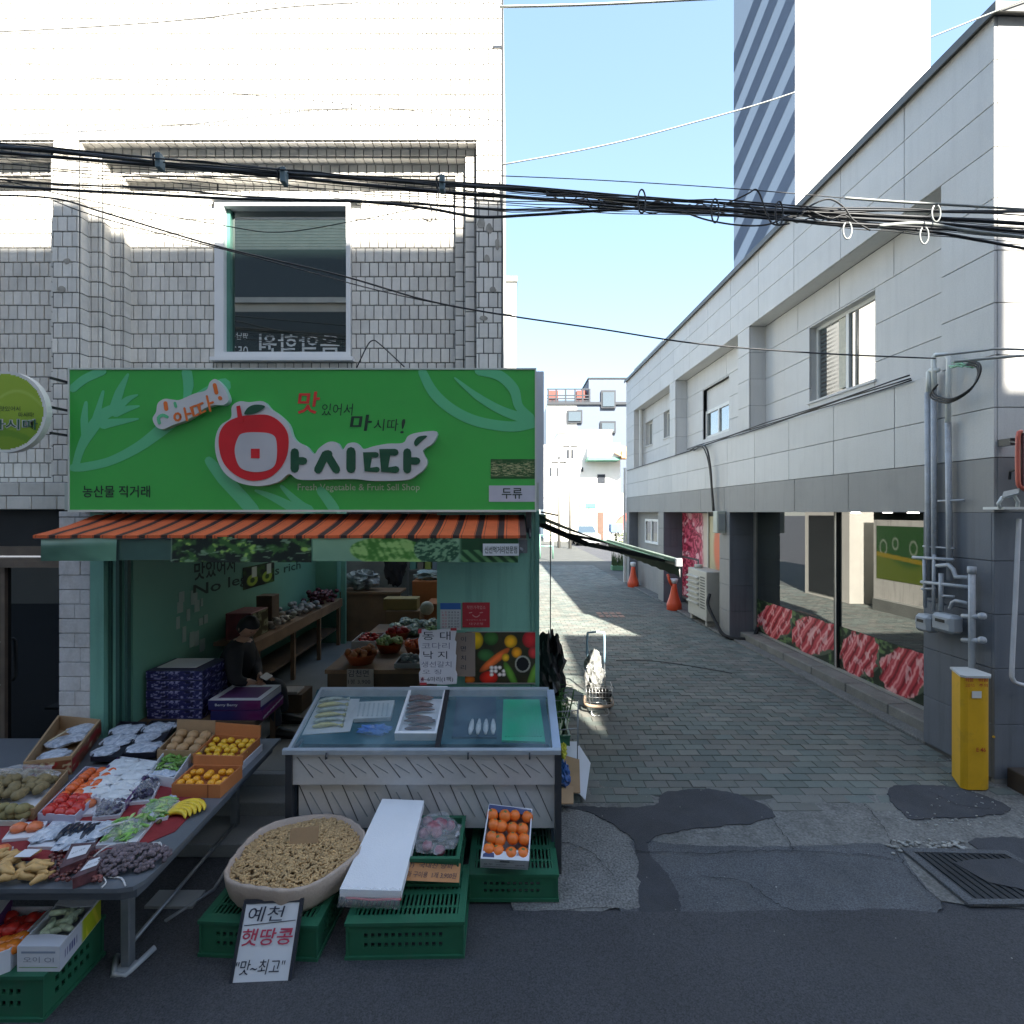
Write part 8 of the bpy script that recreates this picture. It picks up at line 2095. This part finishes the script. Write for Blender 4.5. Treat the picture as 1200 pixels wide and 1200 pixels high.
for z in (.9, 1.4, 1.9): q = MB(); q.box(-1.95, -.47, 9.5, 9.95, z, z+.03); q.build('shelf', m_leg, rk)
for k in range(10):
    x = -1.9+.14*k; boxthing('small_box', ['pale', 'grey', 'tan', 'dark', 'greenish', 'white', 'brown', 'maroon', 'blue', 'cream'][k]+' package on the middle shelf of the steel rack', 'box', x, x+.11, 9.52, 9.7, 1.431, 1.5+rnd.uniform(.05, .3), mk('pkg%s' % 'abcdefghij'[k], tuple(rnd.uniform(.05, .35) for _ in range(3)), .6))
hc = thing('hanging_coats', 'dark coat hanging on the back wall of the shop', 'coat', (-2.15, 9.3, 1.2)); q = MB(); crumple(q, (-2.15, 9.4, 1.65), (.22, .1, .5), 2.2, 20, 14, .3); q.build('coat', mk('dark_cloth', (.02, .02, .024), .9), hc)
q = MB(); crumple(q, (-2.6, 8.9, 1.32), (.28, .16, .16), 5.2, 22, 12, .6); q.top('white_clutter', mk('pale_clutter', (.30, .32, .32), .5, var=.7, vs=9), 'pale crumpled bags on the rear counter', 'bags')
gp_ = MB(); gp_.box(-2.86, -2.78, 8.55, 8.6, fl_, 2.6); gp_.top('inner_column', m_green, 'thin mint green column at the end of the inner wall', 'column')
lf = boxthing('floor_carton', 'small pale carton lying open on the shop floor by the counter', 'carton', -2.55, -2.35, 5.6, 5.8, .50, .53, m_whb)
q = MB(); q.box(-2.62, -2.3, 5.6, 5.9, .301, .499); q.top('dark_crate', m_woodd, 'dark wooden crate under the pale carton on the shop floor', 'crate')

# ---------------------------------------------------------------- the seated person
def skin_body(name, chains, mats, matfn, parent, sub=2):
    """chains: list of (points, radii, parent-join) joined into one skinned surface"""
    vs, es, rs = [], [], []
    def find(p):
        for i, q_ in enumerate(vs):
            if (Vector(q_)-Vector(p)).length < 1e-4: return i
        return None
    for pts, rad in chains:
        prev = None
        for p, r in zip(pts, rad):
            i = find(p)
            if i is None: vs.append(tuple(p)); rs.append(r); i = len(vs)-1
            if prev is not None and prev != i: es.append((prev, i))
            prev = i
    me = bpy.data.meshes.new(name); me.from_pydata(vs, es, []); me.update()
    ob = bpy.data.objects.new(name, me); COL.objects.link(ob)
    md = ob.modifiers.new('skin', 'SKIN'); md.use_smooth_shade = True
    layer = me.skin_vertices[0] if len(me.skin_vertices) else None
    if layer is None:
        bmm = bmesh.new(); bmm.from_mesh(me); bmm.verts.layers.skin.verify(); bmm.to_mesh(me); bmm.free(); layer = me.skin_vertices[0]
    for i, r in enumerate(rs):
        rr_ = r if isinstance(r, tuple) else (r, r)
        layer.data[i].radius = rr_; layer.data[i].use_root = (i == 0)
    sb = ob.modifiers.new('sub', 'SUBSURF'); sb.levels = sub; sb.render_levels = sub
    bpy.context.view_layer.update()
    m2 = bpy.data.meshes.new_from_object(ob.evaluated_get(bpy.context.evaluated_depsgraph_get()))
    bpy.data.objects.remove(ob); bpy.data.meshes.remove(me)
    m2.materials.clear()
    for m in mats: m2.materials.append(m)
    for p in m2.polygons: p.material_index = matfn(p.center); p.use_smooth = True
    m2.name = name
    return link_mesh(name, m2, parent)
px0 = Vector((-2.86, 5.24, fl_))
pe = thing('person', 'seated person in dark clothes bent over something held in both hands, just inside the shop', 'person', px0); pe.scale = (1.14, 1.18, 1.0)
m_skin = mk('skin', (.46, .27, .19), .5, var=.05); m_shirt = mk('black_sweater', (.02, .02, .023), .85, var=.2, vs=8, bump=.2, bs=30); m_trs = mk('dark_slate_trousers', (.035, .042, .055), .85, var=.2, vs=6); m_hair = mk('dark_hair', (.014, .012, .011), .6, bump=.6, bs=80); m_shoe = mk('black_shoe', (.012, .012, .012), .5)
# local frame: +x towards the alley, -y towards the camera; person faces +x/-y
pel = (0, 0, .44); wa = (.02, -.01, .58); ch = (.07, -.03, .76); nk = (.12, -.04, .90); hb = (.145, -.055, .955)
body = [([pel, wa, ch, nk, hb], [(.17, .16), (.155, .15), (.165, .155), (.06, .06), (.055, .055)])]
def arm(s_):
    sh = (.08+.05*s_, -.04-.18*s_, .83); el = (.17+.04*s_, -.10-.24*s_, .60); wr = (.30, -.18-.06*s_, .545)
    return sh, el, wr
for s_ in (1, -1):
    sh, el, wr = arm(s_); body.append(([ch, sh, el, wr], [(.16, .15), (.085, .085), (.062, .062), (.034, .034)]))
    hd = (wr[0]+.045, wr[1]-.02*s_*.3-.01, wr[2]-.004); body.append(([wr, hd], [(.030, .030), (.034, .018)]))
for s_ in (1, -1):
    hp_ = (.03, -.09*s_-.01, .42); kn = (.40+.03*s_, -.16*s_-.04, .44-.05*(s_ < 0)); an = (.46+.04*s_, -.15*s_-.05, .10); body.append(([pel, hp_, kn, an], [(.15, .13), (.095, .09), (.068, .068), (.045, .045)]))
def mf(c):
    if c.x > .28 and c.z > .48 and c.z < .60 and abs(c.y+.18) < .12 and c.x > .285: return 0
    if c.z > .875 and math.hypot(c.x-.12, c.y+.04) < .078: return 0
    if c.z < .49 and not (c.x < -.0 and c.z > .45): return 2
    return 1
skin_body('body', body, [m_skin, m_shirt, m_trs], mf, pe)
# head bowed forward
q = MB(); hc_ = Vector((.185, -.075, 1.04)); Mh = Matrix.Rotation(-.5, 3, 'Z') @ Matrix.Rotation(.55, 3, 'Y')
vsn = 18; ksn = 14; vs = []
for i in range(ksn+1):
    ph = math.pi*i/ksn
    for j in range(vsn):
        t = 2*math.pi*j/vsn; d = Vector((math.sin(ph)*math.cos(t), math.sin(ph)*math.sin(t), math.cos(ph)))
        r = Vector((d.x*.092, d.y*.074, d.z*.112))
        if d.x > 0 and d.z < 0: r.x *= 1-.25*(-d.z); r.y *= 1-.3*(-d.z)
        if d.x > .75 and abs(d.y) < .28: r.x += .016*math.exp(-((d.z+.12)/.16)**2)       # nose
        if d.x > .75 and abs(abs(d.y)-.35) < .2: r.x -= .007*math.exp(-((d.z-.08)/.12)**2)  # eye sockets
        if d.x > .6 and abs(d.y) < .35: r.x += .004*math.exp(-((d.z+.50)/.08)**2)          # mouth
        vs.append(Mh @ r+hc_)
q.add(vs, [(i*vsn+j, (i+1)*vsn+j, (i+1)*vsn+(j+1) % vsn, i*vsn+(j+1) % vsn) for i in range(ksn) for j in range(vsn)], 0, True)
for s_ in (-1, 1): q.ell(Mh @ Vector((-.002, .076*s_, -.005))+hc_, (.016, .008, .024), 8, 6)
q.build('head', m_skin, pe, world=False)
q = MB()
for s_ in (-1, 1): q.ell(Mh @ Vector((.082, .027*s_, .012))+hc_, (.006, .012, .004), 8, 5)
q.tube([Mh @ Vector((.083, -.02, -.058))+hc_, Mh @ Vector((.088, 0, -.06))+hc_, Mh @ Vector((.083, .02, -.058))+hc_], .0035, 5)
q.build('facial_features', mk('dark_lip_brow', (.06, .025, .02), .6), pe, world=False)
q = MB(); vs = []
for i in range(10):
    ph = math.pi*.62*i/9
    for j in range(vsn):
        t = 2*math.pi*j/vsn; lim_ = ph if math.cos(t) < .25 else ph*.62
        d = Vector((math.sin(lim_)*math.cos(t), math.sin(lim_)*math.sin(t), math.cos(lim_))); k = 1.09+.03*math.sin(t*9+i)
        vs.append(Mh @ Vector((d.x*.094*k-.006, d.y*.078*k, d.z*.114*k))+hc_)
q.add(vs, [(i*vsn+j, (i+1)*vsn+j, (i+1)*vsn+(j+1) % vsn, i*vsn+(j+1) % vsn) for i in range(9) for j in range(vsn)], 0, True); q.build('hair', m_hair, pe, world=False)
# fingers
for s_ in (1, -1):
    sh, el, wr = arm(s_); pc = Vector((wr[0]+.06, wr[1]-.006*s_-.01, wr[2]-.004)); q = MB()
    for f in range(4):
        o_ = pc+Vector((.012, .019-.0125*f, 0)); L = [.052, .060, .056, .044][f]
        q.tube([o_-Vector((.012, 0, 0)), o_+Vector((L*.45, -.004*s_, .006)), o_+Vector((L*.8, -.008*s_, -.006)), o_+Vector((L*.95, -.012*s_, -.018))], [.0085, .008, .0075, .005], 7)
    q.tube([pc+Vector((-.03, .018*s_, .004)), pc+Vector((-.005, .036*s_, .014)), pc+Vector((.022, .040*s_, .012))], [.010, .009, .006], 7)
    q.build('hand_fingers', m_skin, pe, world=False)
for s_ in (1, -1):
    q = MB(); x, y = .46+.04*s_, -.15*s_-.05; q.tube([(x-.05, y, .045), (x+.02, y, .05), (x+.12, y-.01, .035), (x+.19, y-.015, .022)], [.035, .045, .040, .022], 10); q.box(x-.08, x+.2, y-.04, y+.035, .001, .014); q.build('shoe', m_shoe, pe, world=False)
q = MB(); q.box(px0.x-.19, px0.x+.16, px0.y-.18, px0.y+.17, fl_+.001, fl_+.33, ch=.01); q.top('low_stool', mk('stool_dark_red', (.10, .02, .02), .6), 'low dark stool under the seated person', 'stool')
q = MB(); q.X = Matrix.Translation(px0+Vector((.45, -.22, .585))) @ Matrix.Rotation(.5, 4, 'Y'); q.box(-.04, .04, -.075, .075, -.004, .004, ch=.002); q.top('phone', m_black, 'dark phone held in the seated person hands', 'phone')
# ---------------------------------------------------------------- alley side: green folding awning, cart, clutter
m_gaw = mk('dark_green_canvas', (.022, .075, .045), .8, var=.15, vs=5)
m_gawl = mk('pale_green_stripe', (.20, .30, .22), .8)
aw2 = thing('green_awning', 'dark green folding awning on the alley side of the shop', 'awning', (.8, 6, 2.2))
ya, yb_ = 4.42, 7.7
wi, wo = .235, 1.42          # wall x, outer x
zi, zo = 2.475, 2.065
q = MB(); n = 10
for i in range(n):
    y0, y1 = ya+(yb_-ya)*i/n, ya+(yb_-ya)*(i+1)/n
    for j in range(6):
        t0, t1 = j/6, (j+1)/6; f = lambda t: zi+(zo-zi)*t-.035*math.sin(math.pi*t)
        xa_, xb_ = wi+(wo-wi)*t0, wi+(wo-wi)*t1
        q.add([(xa_, y0, f(t0)), (xb_, y0, f(t1)), (xb_, y1, f(t1)), (xa_, y1, f(t0))], [(0, 1, 2, 3)], i % 2 if j > 0 else 0)
        q.add([(xa_, y0, f(t0)-.004), (xb_, y0, f(t1)-.004), (xb_, y1, f(t1)-.004), (xa_, y1, f(t0)-.004)], [(3, 2, 1, 0)], 0)
q.build('canopy', [m_gaw, m_gaw], aw2)
q = MB(); q.box(wo-.005, wo+.035, ya+.02, yb_, zo-.03, zo+.03, ch=.004); q.build('front_bar', mk('grey_green_bar', (.16, .20, .17), .5), aw2)
q = MB(); q.box(wo-.01, wo+.045, ya-.02, ya+.019, zo-.035, zo+.035, ch=.004); q.build('end_cap', mk('white_cap', (.80, .80, .80), .4), aw2)
q = MB(); 
for i in range(22): 
    y0, y1 = ya+.02+(yb_-ya)*i/22, ya+.02+(yb_-ya)*(i+1)/22
    q.add([(wo+.03, y0, zo-.03), (wo+.03, y1, zo-.03), (wo+.035, y1, zo-.12-.012*(i % 2)), (wo+.035, y0, zo-.12-.012*((i+1) % 2))], [(0, 1, 2, 3), (3, 2, 1, 0)])
q.build('valance', m_gaw, aw2)
q = MB(); q.tube([(wo+.03, ya+.02, zo-.03), (wo+.035, ya+.02, zo-.13)], .006, 5); q.build('valance_edge', m_string, aw2)
for y in (4.7, 7.3):
    q = MB(); q.beam((wi, y, 2.40), (.72, y+.25, 2.19), .035, .05); q.beam((.72, y+.25, 2.19), (wo, y+.05, zo-.01), .035, .04); q.build('folding_arm', mk('black_arm', (.02, .025, .025), .5), aw2)
q = MB(); q.box(.232, .30, 4.5, 7.8, 2.40, 2.48); q.build('cassette', mk('cassette_green', (.06, .13, .09), .5), aw2)
# canvas is fixed to a side extension of the shop
ex = thing('side_lean_to', 'mint lean-to wall along the alley side of the greengrocer', 'wall', (.05, 6.6, 0))
q = MB(); q.box(-.09, .228, 5.36, 7.9, 2.3, 2.56); q.build('fascia', m_green2, ex)
q = MB(); q.box(.12, .168, 5.36, 5.95, 0, 2.3); q.build('panel', m_green, ex)
def banner(u, v):
    c = mixc((98, 112, 34), (44, 84, 38), sm(v+.1*np.sin(u*5), .3, .5)); 
    for cx, cy, r in ((.25, .62, .12), (.6, .68, .1), (.85, .6, .13)):
        d = np.abs(np.hypot((u-cx)*1.8, v-cy)-r); c = mixc(c, (140, 150, 134), 1-sm(d, .01, .03))
    return mixc(c, (150, 130, 34), (1-sm(np.abs(v-.42-.1*(u-.5)), .03, .05)))
painted('side_banner', (-.086, 11.4, .8), (0, 1.5, 0), (0, 0, 1.35), 60, 50, banner, ex)
q = MB(); q.box(-.088, -.02, 7.95, 8.9, 0.0, 2.7); 
q.build('white_pillar', m_pbrick, ex)
q = MB(); q.tube([P(645, 612, 5.2), P(645, 748, 5.2)], .006, 6); q.top('thin_pole', m_gpipe, 'thin grey rod hanging from the green awning beside the mint wall', 'rod')
q = MB(); q.tube([P(634, 600, 4.3), P(654, 604, 4.3)], .008, 5); q.top('awning_stay', m_black, 'short black bar jutting from the top of the mint wall', 'bar')
# black bags, leeks, cardboard beside the wall
q = MB(); crumple(q, (.42, 5.5, .75), (.14, .22, .42), 4.1, 24, 18, .45); q.top('black_bags', mk('black_plastic_bag', (.012, .012, .014), .35), 'black plastic bags hanging beside the mint wall in the alley', 'bags')
m_leek = mk('leek_white', (.46, .52, .36), .5, var=.25, vs=20, isl=.2); m_leekg = mk('leek_green', (.09, .22, .06), .5, var=.3, vs=20, isl=.3)
lk = thing('leek_bundle', 'bundle of leeks and greens standing in the alley crate beside the freezer', 'vegetables', (.42, 5.3, .1)); q = MB(); q2 = MB(); rnd = random.Random(14)
for i in range(60):
    b0 = Vector((rnd.uniform(.30, .52), rnd.uniform(5.14, 5.5), .1)); tp = b0+Vector((rnd.uniform(-.04, .12), rnd.uniform(-.1, .05), rnd.uniform(.35, .6)))
    q.tube([b0, (b0+tp)/2], .009, 5); q2.tube([(b0+tp)/2, tp, tp+Vector((rnd.uniform(.0, .15), rnd.uniform(-.1, .05), rnd.uniform(-.12, .05)))], [.009, .008, .003], 4)
q.build('stems', m_leek, lk)['kind'] = 'stuff'; q2.build('leaves', m_leekg, lk)['kind'] = 'stuff'
bs = thing('wire_basket', 'thin wire basket frame beside the leeks in the alley', 'basket', (.5, 5.0, .4)); q = MB()
for z in (.45, .62): q.tube([(.35, 4.8, z), (.62, 4.85, z), (.66, 5.1, z), (.36, 5.1, z), (.35, 4.8, z)], .005, 5)
for (x, y) in ((.35, 4.8), (.62, 4.85), (.66, 5.1), (.36, 5.1)): q.tube([(x, y, .02), (x, y, .62)], .005, 5)
q.build('wire', m_leg, bs)
for k, (pts, z, mat, lab) in enumerate(((([(658, 917), (686, 941), (692, 905), (676, 884), (662, 884)]), .05, m_wt, 'white card sheet leaning at the foot of the freezer'), (([(656, 932), (680, 932), (679, 900), (662, 896)]), .08, m_carttan, 'folded brown cardboard at the foot of the freezer'), (([(655, 941), (672, 941), (672, 925), (658, 921)]), .10, mk('pale_brown_card', (.44, .29, .17), .8), 'second brown cardboard flap lying lower by the freezer leg'))):
    q = MB(); w3 = [G(a, b, z) for a, b in pts]; q.prism([(p.x, p.y) for p in w3], lambda u, v, d: (u, v, d+.12*(v-3.9)), z-.03-.01*k, z-.022-.01*k); q.top('card_sheet', mat, lab, 'cardboard')
q = MB(); crumple(q, G(661, 915, .15)+Vector((0, 0, .05)), (.05, .08, .11), 2.7, 18, 12, .4); q.top('blue_bag', mk('blue_bag_dark', (.03, .10, .32), .35), 'small blue plastic bag squeezed beside the freezer leg', 'bag')
q = MB(); crumple(q, G(660, 880, .5), (.03, .04, .06), 1.7, 14, 10, .5); q.top('yellow_bag', mk('yellow_bag', (.46, .46, .04), .4), 'scrap of yellow plastic hooked on the freezer corner', 'bag')
# shopping trolley (folding hand cart) with a silver bag
cx = G(703, 838); ct_ = thing('hand_cart', 'folding hand cart with a pale blue handle, wire basket and crumpled silver bag', 'cart', (cx.x, cx.y, 0))
m_tubeb = mk('pale_blue_tube', (.38, .58, .70), .35); m_chr = mk('chrome_wire', (.42, .43, .43), .3, .8)
def L3(x, y, z): return Vector((cx.x+x, cx.y+y, z))
q = MB(); q.tube(smooth_pts([tuple(L3(-.11, .30, .55)), tuple(L3(-.11, .31, .90)), tuple(L3(-.075, .31, .945)), tuple(L3(.075, .31, .945)), tuple(L3(.11, .31, .90)), tuple(L3(.11, .30, .55))], 4), .013, 8); q.build('handle', m_tubeb, ct_)
q = MB()
for x in (-.11, .11): q.tube([L3(x, .30, .56), L3(x, .22, .10)], .009, 7)
q.tube([L3(-.11, .27, .4), L3(.11, .27, .4)], .006, 6); q.tube(smooth_pts([tuple(L3(-.10, .2, .12)), tuple(L3(-.10, .02, .07)), tuple(L3(-.09, -.03, .01)), tuple(L3(.09, -.03, .01)), tuple(L3(.10, .02, .07)), tuple(L3(.10, .2, .12))], 4), .008, 7)
q.build('frame', m_chr, ct_)
q = MB()
for z in (.16, .22, .28, .34): q.tube([L3(-.15, .24, z), L3(-.17, .0, z), L3(.15, -.02, z), L3(.17, .22, z), L3(-.15, .24, z)], .004, 5)
for x in np.linspace(-.17, .15, 9): q.tube([L3(x, -.01, .15), L3(x, -.01, .34)], .003, 4)
q.build('wire_basket', m_chr, ct_)
q = MB(); q.tube(smooth_pts([tuple(L3(-.15, .22, .15)), tuple(L3(-.17, .0, .13)), tuple(L3(0, -.04, .12)), tuple(L3(.15, -.01, .13)), tuple(L3(.17, .22, .15))], 4), .02, 8); q.build('basket_base', mk('tan_basket_rim', (.34, .25, .18), .6), ct_)
for x in (-.15, .15):
    q = MB(); q.cyl(L3(x-.015, .22, .075), L3(x+.015, .22, .075), .075, n=16); q.build('wheel', m_black, ct_)
q = MB(); crumple(q, L3(-.05, .14, .48), (.11, .08, .24), 6.6, 26, 20, .5); q.top('silver_bag', mk('silver_foil_bag', (.50, .51, .50), .22, .55, var=.3, vs=9, bump=.8, bs=20), 'crumpled silver bag standing in the hand cart basket', 'bag')
q = MB(); crumple(q, L3(.06, .08, .24), (.09, .07, .07), 2.6, 18, 12, .4); q.top('black_bundle', MATS['black_plastic_bag'], 'black bundle in the hand cart basket beside the silver bag', 'bundle')
# loose cable across the paving and litter
q = MB(); q.tube([G(a, b, .022) for a, b in smooth_pts([(722, 774), (760, 774), (800, 779), (830, 784), (858, 789)], 4)], .006, 5); q.top('ground_cable', m_wire, 'thin dark cable lying across the shaded alley paving', 'cable')

# alley-side clutter further up, mostly seen mirrored in the butcher's glass
t = thing('outdoor_unit', 'white air conditioner outdoor unit high on the alley pillar, mirrored in the butcher window', 'air conditioner', (-.0, 9.3, 2.0)); q = MB(); q.box(-.086, .2, 8.95, 9.5, 1.95, 2.45, ch=.01); q.build('case', m_ac, t)
q = MB(); q.lathe([(.17, 0), (.19, .01), (.17, .02)], n=18); o = q.build('fan_guard', m_black, t, world=False); o.rotation_euler = (0, R(90), 0); o.location = (.2, -.08, .2)
for k, (y, z, m, w, lab) in enumerate(((8.05, .3, m_whb, .42, 'lower white foam box stacked against the alley side of the shop'), (8.08, .62, m_whb, .40, 'upper white foam box stacked against the alley side of the shop'), (7.5, .26, m_crate, .45, 'green crate against the alley side of the shop'), (8.6, .5, m_woodd, .35, 'dark wooden crate against the alley side pillar'))):
    boxthing('alley_box', lab, 'box', -.35, .0, y, y+w, .02 if k != 1 else .33, z if k != 1 else .62, m)
